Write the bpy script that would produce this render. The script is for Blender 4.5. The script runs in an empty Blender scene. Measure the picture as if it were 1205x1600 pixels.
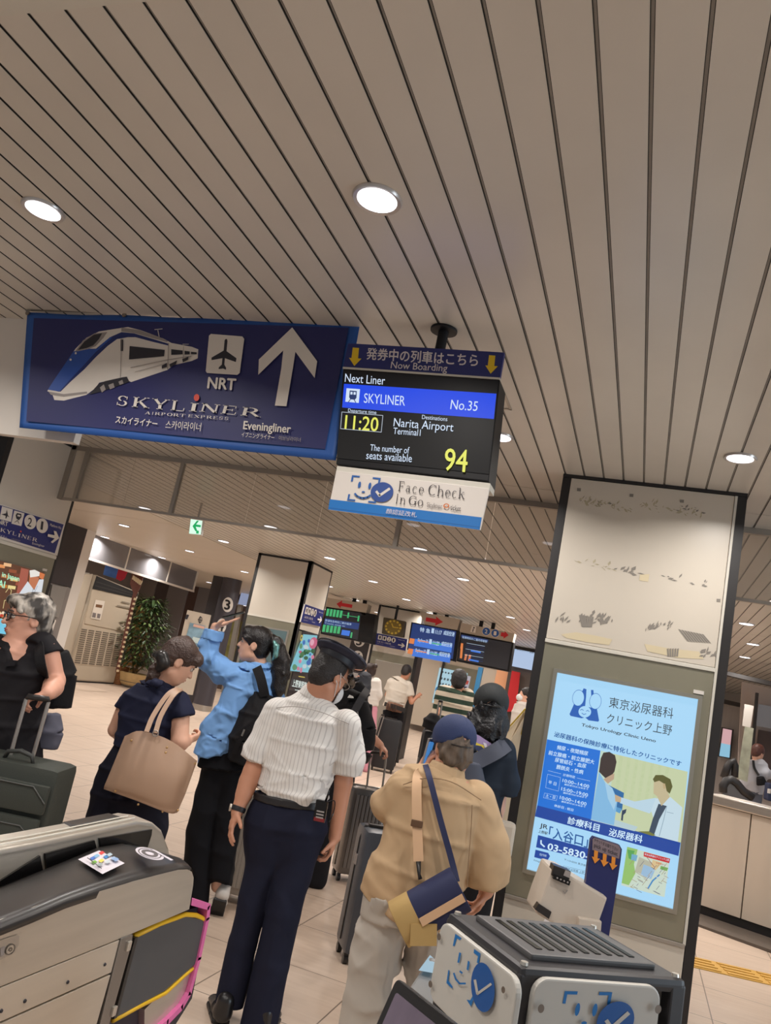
import bpy, bmesh, math, random
import numpy as np
from mathutils import Vector, Matrix

# ------------------------------------------------------------------ camera, world, light, exposure
SC = bpy.context.scene
COL = SC.collection
FPX, YAW, PITCH, ROLL, EYE = 1257.35, -0.342409, 0.199267, 0.203706, 1.60
ZC = 2.924                                   # ceiling height
_cy, _sy, _cp, _sp, _cr, _sr = (math.cos(YAW), math.sin(YAW), math.cos(PITCH), math.sin(PITCH), math.cos(ROLL), math.sin(ROLL))
FWD = np.array([_sy*_cp, _cy*_cp, _sp])
_rt = np.array([_cy, -_sy, 0.0])
_up = np.cross(_rt, FWD)
CR = _rt*_cr + _up*_sr
CU = -_rt*_sr + _up*_cr
OC = np.array([0.0, 0.0, EYE])
HD = np.array([_sy, _cy, 0.0])               # heading on the floor
ER = np.array([_cy, -_sy, 0.0])              # to the right of the heading
EZ = np.array([0.0, 0.0, 1.0])
cam_data = bpy.data.cameras.new('camera')
cam = bpy.data.objects.new('camera', cam_data)
COL.objects.link(cam)
cam_data.sensor_fit = 'VERTICAL'
cam_data.sensor_height = 36.0
cam_data.lens = 36.0*FPX/1600.0
cam_data.clip_start = 0.02
cam.matrix_world = Matrix(((CR[0], CU[0], -FWD[0], 0), (CR[1], CU[1], -FWD[1], 0), (CR[2], CU[2], -FWD[2], EYE), (0, 0, 0, 1)))
SC.camera = cam
world = bpy.data.worlds.new('World')
SC.world = world
world.use_nodes = True
world.node_tree.nodes['Background'].inputs[0].default_value = (0.86, 0.93, 1.0, 1)
world.node_tree.nodes['Background'].inputs[1].default_value = 0.36
SC.view_settings.view_transform = 'Standard'
SC.view_settings.look = 'None'
SC.view_settings.exposure = 0.0
SC.view_settings.gamma = 1.0
LAMP_W = 12.6                                # watts of one downlight
# lamp added out of view at right, tilted up for daylight on the ceiling
_l = bpy.data.lights.new('entrance_daylight', 'AREA')
_l.shape = 'RECTANGLE'; _l.size = 5.0; _l.size_y = 2.4; _l.energy = 230; _l.color = (0.72, 0.87, 1.0)
_o = bpy.data.objects.new('entrance_daylight', _l)
_o.matrix_world = Matrix.Translation((6.8, 3.0, 1.35)) @ Matrix.Rotation(math.radians(112), 4, 'Y')
COL.objects.link(_o)

# ------------------------------------------------------------------ pixel of the photograph -> point on a plane of the place
def ray(x, y):
    return FWD + CR*(x-602.5)/FPX - CU*(y-800.0)/FPX
def PZ(x, y, z):
    d = ray(x, y); return OC + d*((z-EYE)/d[2])
def PY(x, y, v):
    d = ray(x, y); return OC + d*(v/d[1])
def PX(x, y, v):
    d = ray(x, y); return OC + d*(v/d[0])
def PD(x, y, v):
    d = ray(x, y); return OC + d*(v/(d @ HD))
def PN(x, y, o, n):
    d = ray(x, y); return OC + d*(((np.array(o)-OC) @ n)/(d @ n))
def FL(x, y):                                # the concourse floor climbs away from the gates
    u = x*HD[0]+y*HD[1]
    return max(0.0, 0.02*(u-7.0)) + max(0.0, 0.05*(u-15.0))
def PF(x, y):
    d = ray(x, y); a, b = 0.5, 60.0
    for _ in range(60):
        m = (a+b)/2; p = OC+d*m
        if p[2] > FL(p[0], p[1]): a = m
        else: b = m
    return OC+d*a

# ------------------------------------------------------------------ materials
def lin(c):
    return tuple((v/255/12.92 if v/255 <= .04045 else ((v/255+.055)/1.055)**2.4) for v in c[:3])
_M = {}
def creases(m, strength, scale):             # soft folds of cloth
    nt = m.node_tree; tc = nt.nodes.new('ShaderNodeTexCoord'); n = nt.nodes.new('ShaderNodeTexNoise')
    n.noise_type = 'RIDGED_MULTIFRACTAL'; n.inputs['Scale'].default_value = scale; n.inputs['Detail'].default_value = 2.2; n.inputs['Distortion'].default_value = 1.1
    nt.links.new(tc.outputs['Object'], n.inputs['Vector']); bp = nt.nodes.new('ShaderNodeBump'); bp.inputs['Strength'].default_value = strength; bp.inputs['Distance'].default_value = .02
    nt.links.new(n.outputs[0], bp.inputs['Height']); nt.links.new(bp.outputs[0], nt.nodes['Principled BSDF'].inputs['Normal'])
def M(name, c=(200, 200, 200), rough=.6, metal=0.0, emit=0.0, spec=.5, var=0.0, vscale=8.0, bump=0.0, bscale=40.0, alpha=1.0, coat=0.0, stretch=None, crease=0.0, cscale=9.0):
    if name in _M: return _M[name]
    m = bpy.data.materials.new(name); m.use_nodes = True
    nt = m.node_tree; b = nt.nodes['Principled BSDF']
    L = lin(c)
    b.inputs['Base Color'].default_value = (*L, 1)
    b.inputs['Roughness'].default_value = rough
    b.inputs['Metallic'].default_value = metal
    b.inputs['Specular IOR Level'].default_value = spec
    b.inputs['Coat Weight'].default_value = coat
    if emit:
        b.inputs['Emission Color'].default_value = (*L, 1)
        b.inputs['Emission Strength'].default_value = emit
        b.inputs['Base Color'].default_value = (.02, .02, .02, 1)
    if alpha < 1: b.inputs['Alpha'].default_value = alpha
    if crease: creases(m, crease, cscale)
    if var or bump:
        tc = nt.nodes.new('ShaderNodeTexCoord')
        mp = nt.nodes.new('ShaderNodeMapping')
        if stretch: mp.inputs['Scale'].default_value = stretch
        nt.links.new(tc.outputs['Object'], mp.inputs['Vector'])
        if var:
            n = nt.nodes.new('ShaderNodeTexNoise'); n.inputs['Scale'].default_value = vscale; n.inputs['Detail'].default_value = 5
            nt.links.new(mp.outputs[0], n.inputs['Vector'])
            r = nt.nodes.new('ShaderNodeValToRGB')
            r.color_ramp.elements[0].position = .3; r.color_ramp.elements[1].position = .7
            r.color_ramp.elements[0].color = (*[v*(1-var) for v in L], 1)
            r.color_ramp.elements[1].color = (*[min(1, v*(1+var)) for v in L], 1)
            nt.links.new(n.outputs[0], r.inputs[0]); nt.links.new(r.outputs[0], b.inputs['Base Color'])
        if bump:
            n2 = nt.nodes.new('ShaderNodeTexNoise'); n2.inputs['Scale'].default_value = bscale; n2.inputs['Detail'].default_value = 4
            nt.links.new(mp.outputs[0], n2.inputs['Vector'])
            bp = nt.nodes.new('ShaderNodeBump'); bp.inputs['Strength'].default_value = bump; bp.inputs['Distance'].default_value = .01
            nt.links.new(n2.outputs[0], bp.inputs['Height']); nt.links.new(bp.outputs[0], b.inputs['Normal'])
    _M[name] = m
    return m
def glass_mat(name, tint=(.9, .9, .88), milk=.10, milkc=(.62, .58, .53), refl=1.0):
    if name in _M: return _M[name]
    m = bpy.data.materials.new(name); m.use_nodes = True
    nt = m.node_tree; nt.nodes.clear()
    out = nt.nodes.new('ShaderNodeOutputMaterial')
    tr = nt.nodes.new('ShaderNodeBsdfTransparent'); tr.inputs[0].default_value = (*tint, 1)
    df = nt.nodes.new('ShaderNodeBsdfDiffuse'); df.inputs[0].default_value = (*milkc, 1)
    gl = nt.nodes.new('ShaderNodeBsdfGlossy'); gl.inputs['Roughness'].default_value = .03
    fr = nt.nodes.new('ShaderNodeFresnel'); fr.inputs[0].default_value = 1.5
    mu = nt.nodes.new('ShaderNodeMath'); mu.operation = 'MULTIPLY'; mu.inputs[1].default_value = refl
    nt.links.new(fr.outputs[0], mu.inputs[0])
    a = nt.nodes.new('ShaderNodeMixShader'); a.inputs[0].default_value = milk
    nt.links.new(tr.outputs[0], a.inputs[1]); nt.links.new(df.outputs[0], a.inputs[2])
    b = nt.nodes.new('ShaderNodeMixShader')
    nt.links.new(mu.outputs[0], b.inputs[0]); nt.links.new(a.outputs[0], b.inputs[1]); nt.links.new(gl.outputs[0], b.inputs[2])
    nt.links.new(b.outputs[0], out.inputs[0])
    _M[name] = m
    return m

# ------------------------------------------------------------------ objects
def tag(o, label=None, cat=None, group=None, kind=None):
    if label: o['label'] = label
    if cat: o['category'] = cat
    if group: o['group'] = group
    if kind: o['kind'] = kind
    return o
def thing(name, label, cat, loc=(0, 0, 0), group=None, kind=None):
    o = bpy.data.objects.new(name, None); COL.objects.link(o)
    o.location = [float(v) for v in loc]; o.empty_display_size = .1
    return tag(o, label, cat, group, kind)
def link(name, me, mat, parent=None, label=None):
    o = bpy.data.objects.new(name, me); COL.objects.link(o)
    if mat is not None:
        for m in (mat if isinstance(mat, (list, tuple)) else [mat]): me.materials.append(m)
    if parent is not None:
        o.parent = parent
        w = Vector((0, 0, 0)); q = parent
        while q is not None:
            w += q.location; q = q.parent
        o.location = -w                      # meshes are given in place coordinates
    if label: o['label'] = label
    return o
class MB:
    """collects shapes into one mesh"""
    def __init__(s): s.v = []; s.f = []; s.mi = []; s.cur = 0
    def add(s, vs, fs):
        n = len(s.v); s.v += [tuple(float(c) for c in v) for v in vs]
        s.f += [tuple(i+n for i in f) for f in fs]; s.mi += [s.cur]*len(fs); return s
    def hexa(s, p):                          # 8 points: bottom 4 (ccw), top 4
        return s.add(p, [(3, 2, 1, 0), (4, 5, 6, 7), (0, 1, 5, 4), (1, 2, 6, 5), (2, 3, 7, 6), (3, 0, 4, 7)])
    def box(s, a, b):
        x0, x1 = sorted((a[0], b[0])); y0, y1 = sorted((a[1], b[1])); z0, z1 = sorted((a[2], b[2]))
        return s.hexa([(x0, y0, z0), (x1, y0, z0), (x1, y1, z0), (x0, y1, z0), (x0, y0, z1), (x1, y0, z1), (x1, y1, z1), (x0, y1, z1)])
    def obox(s, c, ux, uy, uz):              # centre and three half axes
        c, ux, uy, uz = map(np.array, (c, ux, uy, uz))
        return s.hexa([c-ux-uy-uz, c+ux-uy-uz, c+ux+uy-uz, c-ux+uy-uz, c-ux-uy+uz, c+ux-uy+uz, c+ux+uy+uz, c-ux+uy+uz])
    def slab(s, pts, off):                   # polygon pts extruded by vector off
        n = len(pts); pts = [np.array(p, float) for p in pts]; off = np.array(off, float)
        return s.add(pts+[p+off for p in pts], [tuple(range(n))[::-1], tuple(range(n, 2*n))]+[(i, (i+1) % n, n+(i+1) % n, n+i) for i in range(n)])
    def tube(s, pts, r, n=10, cap=True, sx=None):
        pts = [np.array(p, float) for p in pts]; rs = r if isinstance(r, (list, tuple)) else [r]*len(pts)
        vs = []; fs = []; prev = None
        for i, p in enumerate(pts):
            t = pts[min(i+1, len(pts)-1)]-pts[max(i-1, 0)]; t = t/(np.linalg.norm(t)+1e-9)
            if prev is None:
                a = np.cross(t, EZ if abs(t[2]) < .9 else np.array([1., 0, 0]))
            else: a = prev - t*(prev @ t)
            a = a/np.linalg.norm(a); prev = a; b = np.cross(t, a)
            for k in range(n):
                w = 2*math.pi*k/n; vs.append(p+(a*math.cos(w)+b*math.sin(w)*(sx or 1))*rs[i])
        for i in range(len(pts)-1):
            for k in range(n): fs.append((i*n+k, i*n+(k+1) % n, (i+1)*n+(k+1) % n, (i+1)*n+k))
        if cap: fs += [tuple(range(n))[::-1], tuple(range((len(pts)-1)*n, len(pts)*n))]
        return s.add(vs, fs)
    def lathe(s, prof, c, n=24, ax=None, ux=None):   # prof (r,h) about axis at c
        ax = EZ if ax is None else np.array(ax, float); ax = ax/np.linalg.norm(ax)
        a = np.cross(ax, np.array([1., 0, 0]) if abs(ax[0]) < .9 else np.array([0, 1., 0])); a /= np.linalg.norm(a); b = np.cross(ax, a)
        c = np.array(c, float); vs = []; fs = []
        for r, h in prof:
            for k in range(n):
                w = 2*math.pi*k/n; vs.append(c+ax*h+(a*math.cos(w)+b*math.sin(w))*r)
        for i in range(len(prof)-1):
            for k in range(n): fs.append((i*n+k, i*n+(k+1) % n, (i+1)*n+(k+1) % n, (i+1)*n+k))
        fs += [tuple(range(n))[::-1], tuple(range((len(prof)-1)*n, len(prof)*n))]
        return s.add(vs, fs)
    def sphere(s, c, r, n=12, m=8):
        c = np.array(c, float); r = np.array(r if hasattr(r, '__len__') else (r, r, r), float)
        vs = [c+np.array([0, 0, r[2]])]; fs = []
        for j in range(1, m):
            for k in range(n):
                t = math.pi*j/m; w = 2*math.pi*k/n
                vs.append(c+r*np.array([math.sin(t)*math.cos(w), math.sin(t)*math.sin(w), math.cos(t)]))
        vs.append(c-np.array([0, 0, r[2]])); L = len(vs)-1
        for k in range(n): fs.append((0, 1+k, 1+(k+1) % n)); fs.append((L, L-n+(k+1) % n, L-n+k))
        for j in range(m-2):
            for k in range(n): fs.append((1+j*n+k, 1+(j+1)*n+k, 1+(j+1)*n+(k+1) % n, 1+j*n+(k+1) % n))
        return s.add(vs, fs)
    def build(s, name, mat, parent=None, bevel=0.0, smooth=False, label=None, fix=True):
        me = bpy.data.meshes.new(name)
        me.from_pydata(s.v, [], s.f)
        if any(s.mi): me.polygons.foreach_set('material_index', s.mi)
        if fix or bevel:
            bm = bmesh.new(); bm.from_mesh(me)
            bmesh.ops.recalc_face_normals(bm, faces=bm.faces)
            if bevel:
                es = [e for e in bm.edges if len(e.link_faces) == 2 and e.calc_face_angle(0) > .6]
                bmesh.ops.bevel(bm, geom=es, offset=bevel, segments=2, profile=.6, affect='EDGES', clamp_overlap=True)
            bm.to_mesh(me); bm.free()
        if smooth:
            me.polygons.foreach_set('use_smooth', [True]*len(me.polygons))
            if smooth != True:
                me.set_sharp_from_angle(angle=smooth)
        me.update()
        return link(name, me, mat, parent, label)
def structure(o): o['kind'] = 'structure'; return o
# ------------------------------------------------------------------ flat graphics on signs: polygons, discs and lettering laid on a sign's own plane
_TXT = {}
def text_mesh(s, bold=0.0):
    k = (s, bold)
    if k in _TXT: return _TXT[k]
    cu = bpy.data.curves.new('lettering', 'FONT'); cu.body = s; cu.resolution_u = 3
    o = bpy.data.objects.new('lettering', cu); COL.objects.link(o)
    dg = bpy.context.evaluated_depsgraph_get()
    me = bpy.data.meshes.new_from_object(o.evaluated_get(dg))
    bpy.data.objects.remove(o); bpy.data.curves.remove(cu)
    v = np.zeros(len(me.vertices)*3); me.vertices.foreach_get('co', v); v = v.reshape(-1, 3)
    fs = [tuple(p.vertices) for p in me.polygons]
    bpy.data.meshes.remove(me)
    if bold and len(v):                      # heavier strokes: the same outlines laid again a little to each side
        n = len(v); v0 = v; f0 = fs; v = v0.copy(); fs = list(f0)
        for i, (dx, dy) in enumerate(((bold, 0), (-bold, 0), (0, bold*.8), (0, -bold*.8))):
            v = np.concatenate([v, v0+np.array([dx, dy, .12*(i+1)])]); fs += [tuple(q+n*(i+1) for q in f) for f in f0]
    if len(v):
        a, b = v[:, :2].min(0), v[:, :2].max(0); v[:, :2] = (v[:, :2]-a)/np.maximum(b-a, 1e-6)
    _TXT[k] = (v, fs)
    return _TXT[k]
# a small roman alphabet with thick stems, thin hairlines and serifs (unit box, y up)
def _rom(ch):
    P = []; T, t, s = .17, .055, .05
    def st(x0, y0, x1, y1, w): P.append([(x0-w/2, y0), (x0+w/2, y0), (x1+w/2, y1), (x1-w/2, y1)])
    def hb(x0, x1, y, h=t): P.append([(x0, y), (x1, y), (x1, y+h), (x0, y+h)])
    def sf(x, y, w=.17): P.append([(x-w, y), (x+w, y), (x+w, y+s), (x-w, y+s)])
    def arc(cx, cy, rx, ry, a0, a1, wx, wy, n=14):
        o = []; i = []
        for k in range(n+1):
            a = math.radians(a0+(a1-a0)*k/n); c, q = math.cos(a), math.sin(a)
            o.append((cx+rx*c, cy+ry*q)); i.append((cx+(rx-wx)*c, cy+(ry-wy)*q))
        for k in range(n): P.append([o[k], o[k+1], i[k+1], i[k]])
    if ch == 'S': arc(.42, .73, .34, .27, 30, 255, .15, .06); arc(.42, .27, .36, .27, 75, -150, .16, .06); st(.72, .66, .72, .95, .05); st(.09, .05, .09, .34, .05)
    elif ch == 'K': st(.2, 0, .2, 1, T); st(.28, .42, .78, 1, .09); st(.86, 0, .42, .58, .2); sf(.2, 0); sf(.2, 1-s); sf(.8, 1-s, .14); sf(.86, 0, .17)
    elif ch == 'Y': st(.5, 0, .5, .48, T); st(.5, .42, .16, 1, .19); st(.5, .42, .84, 1, .09); sf(.5, 0); sf(.16, 1-s, .16); sf(.84, 1-s, .14)
    elif ch == 'L': st(.2, 0, .2, 1, T); hb(.1, .85, 0); st(.83, 0, .87, .3, .05); sf(.2, 0); sf(.2, 1-s)
    elif ch == 'I': st(.5, 0, .5, 1, T); sf(.5, 0); sf(.5, 1-s)
    elif ch == 'N': st(.18, 0, .18, 1, .08); st(.84, 0, .2, 1, .2); st(.84, 0, .84, 1, .08); sf(.18, 0, .14); sf(.18, 1-s, .14); sf(.84, 1-s, .14)
    elif ch == 'E': st(.2, 0, .2, 1, T); hb(.1, .8, 0); hb(.1, .78, 1-t); hb(.2, .62, .48); st(.8, 0, .84, .28, .05); st(.77, .74, .77, 1, .05); st(.62, .38, .62, .62, .05); sf(.2, 0); sf(.2, 1-s)
    elif ch in 'PR':
        st(.2, 0, .2, 1, T); arc(.42, .73, .38, .27, -90, 90, .17, .055); hb(.2, .45, .945); hb(.2, .45, .46); sf(.2, 0); sf(.2, 1-s)
        if ch == 'R': st(.88, 0, .48, .5, .2); sf(.88, 0, .14)
    elif ch == 'A': st(.84, 0, .5, 1, .2); st(.14, 0, .46, 1, .07); hb(.25, .7, .3); sf(.14, 0, .13); sf(.84, 0, .16)
    elif ch == 'O': arc(.5, .5, .46, .51, 0, 360, .17, .06, 28)
    elif ch == 'T': st(.5, 0, .5, 1, T); hb(.06, .94, 1-t); st(.08, .74, .06, 1, .05); st(.92, .74, .94, 1, .05); sf(.5, 0)
    elif ch == 'X': st(.84, 0, .18, 1, .2); st(.14, 0, .84, 1, .08); sf(.14, 0, .14); sf(.84, 0, .15); sf(.18, 1-s, .15); sf(.84, 1-s, .13)
    elif ch == 'F': st(.24, 0, .24, 1, .14); hb(.1, .85, 1-t); hb(.2, .66, .5); st(.84, .74, .84, 1, .05); st(.66, .4, .66, .64, .05); sf(.24, 0); sf(.24, 1-s)
    elif ch == 'C': arc(.55, .5, .5, .51, 48, 312, .15, .05, 24); st(.9, .72, .9, .97, .05)
    elif ch == 'G': arc(.52, .5, .5, .51, 48, 318, .15, .05, 24); st(.88, .74, .88, .97, .05); st(.84, .06, .84, .45, .14); sf(.84, .42, .16)
    elif ch == 'a': arc(.42, .5, .3, .16, 20, 150, .09, .05); st(.64, .06, .64, .54, .13); arc(.4, .2, .32, .2, 0, 360, .12, .05); hb(.6, .86, 0)
    elif ch == 'c': arc(.5, .33, .42, .35, 45, 315, .14, .05, 20)
    elif ch == 'e': arc(.5, .33, .42, .35, 0, 320, .14, .05, 20); hb(.15, .9, .33)
    elif ch == 'h': st(.18, 0, .18, 1, .13); arc(.5, .4, .36, .27, 0, 180, .13, .06); st(.8, 0, .8, .42, .13); sf(.18, 0, .15); sf(.8, 0, .15); sf(.12, 1-s, .1)
    elif ch == 'k': st(.18, 0, .18, 1, .13); st(.24, .28, .7, .62, .07); st(.82, 0, .42, .44, .16); sf(.18, 0, .15); sf(.82, 0, .14); sf(.12, 1-s, .1); sf(.7, .6, .14)
    elif ch == 'n': st(.2, 0, .2, .66, .13); arc(.5, .4, .36, .27, 0, 180, .13, .06); st(.8, 0, .8, .42, .13); sf(.2, 0, .15); sf(.8, 0, .15); sf(.14, .62, .1)
    elif ch == 'o': arc(.5, .33, .44, .35, 0, 360, .14, .05, 24)
    return P
_ROMW = dict(I=.5, F=.72, a=.62, c=.58, e=.6, h=.68, k=.66, n=.7, o=.68, C=.86, G=.92, S=.72, L=.76, P=.8, E=.8)
def roman_mesh(s, gap=.08):
    vs = []; fs = []; x = 0
    for ch in s:
        if ch == ' ': x += .3; continue
        w = _ROMW.get(ch, .9)
        for poly in _rom(ch):
            n = len(vs); vs += [(x+px*w, py, 0) for px, py in poly]; fs.append(tuple(range(n, n+len(poly))))
        x += w+gap
    v = np.array(vs); a, b = v[:, :2].min(0), v[:, :2].max(0); v[:, :2] = (v[:, :2]-a)/(b-a)
    return v, fs
class Art:
    """graphics on the plane through o with normal n (towards the viewer); points are pixels of the photograph put on that plane"""
    def __init__(s, o, n, parent, step=.0005, name='print'):
        s.o = np.array(o, float); s.n = np.array(n, float)/np.linalg.norm(n); s.p = parent; s.h = .0; s.step = step; s.g = {}; s.name = name
    def at(s, x, y): return PN(x, y, s.o, s.n)
    def _put(s, mat, vs, fs, keep=False):
        if not keep: s.h += s.step
        vs = [np.array(v)+s.n*s.h for v in vs]
        g = s.g.setdefault(mat.name, (mat, MB()))
        g[1].add(vs, fs); return s
    def poly(s, mat, pts, keep=False):
        return s._put(mat, [s.at(*p) for p in pts], [tuple(range(len(pts)))], keep)
    def quads(s, mat, polys):
        s.h += s.step
        for p in polys: s.poly(mat, p, True)
        return s
    def disc(s, mat, c, ax, bx, n=28, a0=0, a1=360, r0=0.0, keep=False):   # ax, bx: pixel vectors of the two half axes
        c = np.array(c, float); ax = np.array(ax, float); bx = np.array(bx, float)
        if r0:
            vs = []; fs = []
            for k in range(n+1):
                w = math.radians(a0+(a1-a0)*k/n); d = ax*math.cos(w)+bx*math.sin(w)
                vs += [s.at(*(c+d)), s.at(*(c+d*r0))]
            fs = [(2*k, 2*k+2, 2*k+3, 2*k+1) for k in range(n)]
            return s._put(mat, vs, fs, keep)
        return s.poly(mat, [tuple(c+ax*math.cos(2*math.pi*k/n)+bx*math.sin(2*math.pi*k/n)) for k in range(n)], keep)
    def line(s, mat, pts, w, keep=False, close=False):
        pts = [np.array(p, float) for p in pts]
        if close: pts = pts+[pts[0]]
        if not keep: s.h += s.step
        for a, b in zip(pts[:-1], pts[1:]):
            d = b-a; L = np.hypot(*d)
            if L < 1e-6: continue
            q = np.array([-d[1], d[0]])/L*w/2; e = d/L*w*.25
            s.poly(mat, [a-e+q, b+e+q, b+e-q, a-e-q], True)
        return s
    def text(s, mat, t, tl, tr, bl, bold=0.0, roman=False):
        v, fs = roman_mesh(t) if roman else text_mesh(t, bold)
        if not len(v): return s
        TL, TR, BL = (np.array(s.at(*p)) for p in (tl, tr, bl))
        ux = TR-TL; uy = TL-BL
        return s._put(mat, [BL+ux*a+uy*b+s.n*s.step*c for a, b, c in v], fs)
    def label(s, mat, t, c, h, w=None, dx=(1, .1), up=(.15, -1), bold=0.0):   # centred on pixel c, height h px, width w px
        v, _ = text_mesh(t, bold); c = np.array(c, float)
        dx = np.array(dx, float)/np.hypot(*dx); up = np.array(up, float)/np.hypot(*up)
        tl = c-dx*w/2+up*h/2
        return s.text(mat, t, tl, tl+dx*w, tl-up*h, bold)
    def done(s, names=None):
        out = []
        for k, (mat, mb) in s.g.items():
            out.append(mb.build((names or {}).get(k, s.name), mat, s.p, fix=False))
        s.g = {}
        return out
# ------------------------------------------------------------------ soft bodies: blended volumes meshed as one continuous surface
def _n(v): v = np.array(v, float); return v/(np.linalg.norm(v)+1e-12)
class Soft:
    def __init__(s, vox=.008, k=.02): s.vox = vox; s.k = k; s.ops = []; s.wr = None; s.pl = []
    def clip(s, *pl):                        # following shapes end at these planes (point, outward normal)
        s.pl = [(np.array(pl[i], float), _n(pl[i+1])) for i in range(0, len(pl), 2)]; return s
    def _a(s, fn, lo, hi, k, op):
        if op == '+' and s.pl:
            f0, pl = fn, list(s.pl)
            def fn(P):
                d = f0(P)
                for p, n in pl: d = np.maximum(d, (P-p) @ n)
                return d
        s.ops.append((fn, np.array(lo), np.array(hi), s.k if k is None else k, op)); return s
    def cone(s, a, b, ra, rb, k=None, op='+'):
        a = np.array(a, float); b = np.array(b, float); d = b-a; L = d @ d+1e-12
        def fn(P):
            q = P-a; t = np.clip((q @ d)/L, 0, 1)
            return np.sqrt(((q-t[..., None]*d)**2).sum(-1))-(ra+(rb-ra)*t)
        r = max(ra, rb); return s._a(fn, np.minimum(a, b)-r, np.maximum(a, b)+r, k, op)
    def chain(s, pts, rs, k=None):
        for i in range(len(pts)-1): s.cone(pts[i], pts[i+1], rs[i], rs[i+1], k)
        return s
    def ell(s, c, ax, k=None, op='+'):       # ax: three half-axis vectors
        c = np.array(c, float); A = np.array(ax, float); l = np.linalg.norm(A, axis=1); U = A/l[:, None]; m = l.min()
        def fn(P):
            q = ((P-c) @ U.T)/l; r = np.sqrt((q**2).sum(-1)); g = np.sqrt(((q/l)**2).sum(-1))+1e-9
            return r*(r-1)/g
        e = np.sqrt((A**2).sum(0)); return s._a(fn, c-e, c+e, k, op)
    def seg(s, a, b, wa, wb, right, k=None):   # elliptical tapered trunk piece; w = (half width, half depth)
        a = np.array(a, float); b = np.array(b, float); d = b-a; L2 = d @ d+1e-12
        z = d/math.sqrt(L2); x = np.array(right, float); x = _n(x-z*(x @ z)); y = np.cross(z, x); Lh = math.sqrt(L2)
        def fn(P):
            q = P-a; t = np.clip((q @ d)/L2, 0, 1); A = wa[0]+(wb[0]-wa[0])*t; B = wa[1]+(wb[1]-wa[1])*t
            u = (q @ x)/A; v = (q @ y)/B; h = q @ z; h = h-np.clip(h, 0, Lh)
            m = np.minimum(A, B); r = np.sqrt(u*u+v*v)
            g = np.sqrt((u/A)**2+(v/B)**2)+1e-9
            dd = np.where(r > .3, r*(r-1)/g, (r-1)*m)
            return np.where(np.abs(h) > 1e-9, np.sqrt(np.maximum(dd, 0)**2+h*h)+np.minimum(dd, 0)*.0, dd)
        r = max(*wa, *wb); return s._a(fn, np.minimum(a, b)-r, np.maximum(a, b)+r, k, '+')
    def trunk(s, rows, right, k=None):       # rows: (point, half width, half depth)
        for i in range(len(rows)-1): s.seg(rows[i][0], rows[i+1][0], rows[i][1:3], rows[i+1][1:3], right, k)
        return s
    def cut(s, p, n, k=.004, box=None):      # removes the side that n points to; box limits it
        p = np.array(p, float); n = _n(n)
        def fn(P): return -((P-p) @ n)
        lo, hi = (np.full(3, -1e9), np.full(3, 1e9)) if box is None else (np.array(box[0]), np.array(box[1]))
        return s._a(fn, lo, hi, k, 'c' if box is None else 'cb')
    def wrinkle(s, amp, freq, seed=0, along=None): s.wr = (amp, freq, seed, along); return s
    def mesh(s, name, mat, parent, smooth=True):
        add = [o for o in s.ops if o[4] == '+']
        lo = np.min([o[1] for o in add], 0)-3*s.vox-.01; hi = np.max([o[2] for o in add], 0)+3*s.vox+.01
        N = np.ceil((hi-lo)/s.vox).astype(int)+1
        D = np.full(N, .25, np.float32)
        ax = [lo[i]+s.vox*np.arange(N[i]) for i in range(3)]
        for fn, a, b, k, op in s.ops:
            m = k+4*s.vox
            i0 = np.clip(np.floor((a-m-lo)/s.vox).astype(int), 0, N-1); i1 = np.clip(np.ceil((b+m-lo)/s.vox).astype(int)+1, 0, N)
            if (i1 <= i0).any(): continue
            sl = tuple(slice(i0[i], i1[i]) for i in range(3))
            P = np.stack(np.meshgrid(*[ax[i][i0[i]:i1[i]] for i in range(3)], indexing='ij'), -1)
            d = fn(P).astype(np.float32); cur = D[sl]
            if op == '+':
                h = np.clip(.5+.5*(cur-d)/k, 0, 1); D[sl] = cur*(1-h)+d*h-k*h*(1-h)
            else:                            # subtract
                dd = -d if op in ('c', 'cb') else d
                # region removed where fn < 0  -> keep max(cur, -region)
                reg = d; h = np.clip(.5-.5*(cur+reg)/k, 0, 1); D[sl] = cur*(1-h)+(-reg)*h+k*h*(1-h)
        if s.wr:
            amp, fq, seed, along = s.wr; rng = np.random.RandomState(seed)
            idx = np.argwhere(np.abs(D) < amp*1.5+2*s.vox); P = lo+idx*s.vox; w = np.zeros(len(P)); fq = fq*2.1
            for j in range(6):
                v = rng.normal(size=3)
                if along is not None: v = v*.9-np.array(along)*(v @ np.array(along))*.75
                v = v/np.linalg.norm(v)*fq*rng.uniform(.45, 1.5)
                v2 = rng.normal(size=3)*fq*.35; v3 = rng.normal(size=3)*fq*.22
                ph = P @ v+1.9*np.sin(P @ v2+rng.uniform(0, 6))+rng.uniform(0, 6)
                m = np.clip(np.sin(P @ v3+rng.uniform(0, 6))*1.4, 0, 1)
                w += (1-2*np.abs(np.sin(ph*.5))**.8)*m
            D[tuple(idx.T)] -= (amp*np.clip(w*.62, -1, 1)).astype(np.float32)
        D[[0, -1]] = np.maximum(D[[0, -1]], .001); D[:, [0, -1]] = np.maximum(D[:, [0, -1]], .001); D[:, :, [0, -1]] = np.maximum(D[:, :, [0, -1]], .001)
        v, f = surface_nets(D); v = lo+v*s.vox
        me = bpy.data.meshes.new(name)
        me.vertices.add(len(v)); me.vertices.foreach_set('co', v.astype(np.float32).ravel())
        me.loops.add(len(f)*4); me.loops.foreach_set('vertex_index', f.astype(np.int32).ravel())
        me.polygons.add(len(f)); me.polygons.foreach_set('loop_start', np.arange(0, len(f)*4, 4, dtype=np.int32))
        me.update(calc_edges=True); me.validate()
        me.polygons.foreach_set('use_smooth', [smooth]*len(me.polygons))
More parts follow.
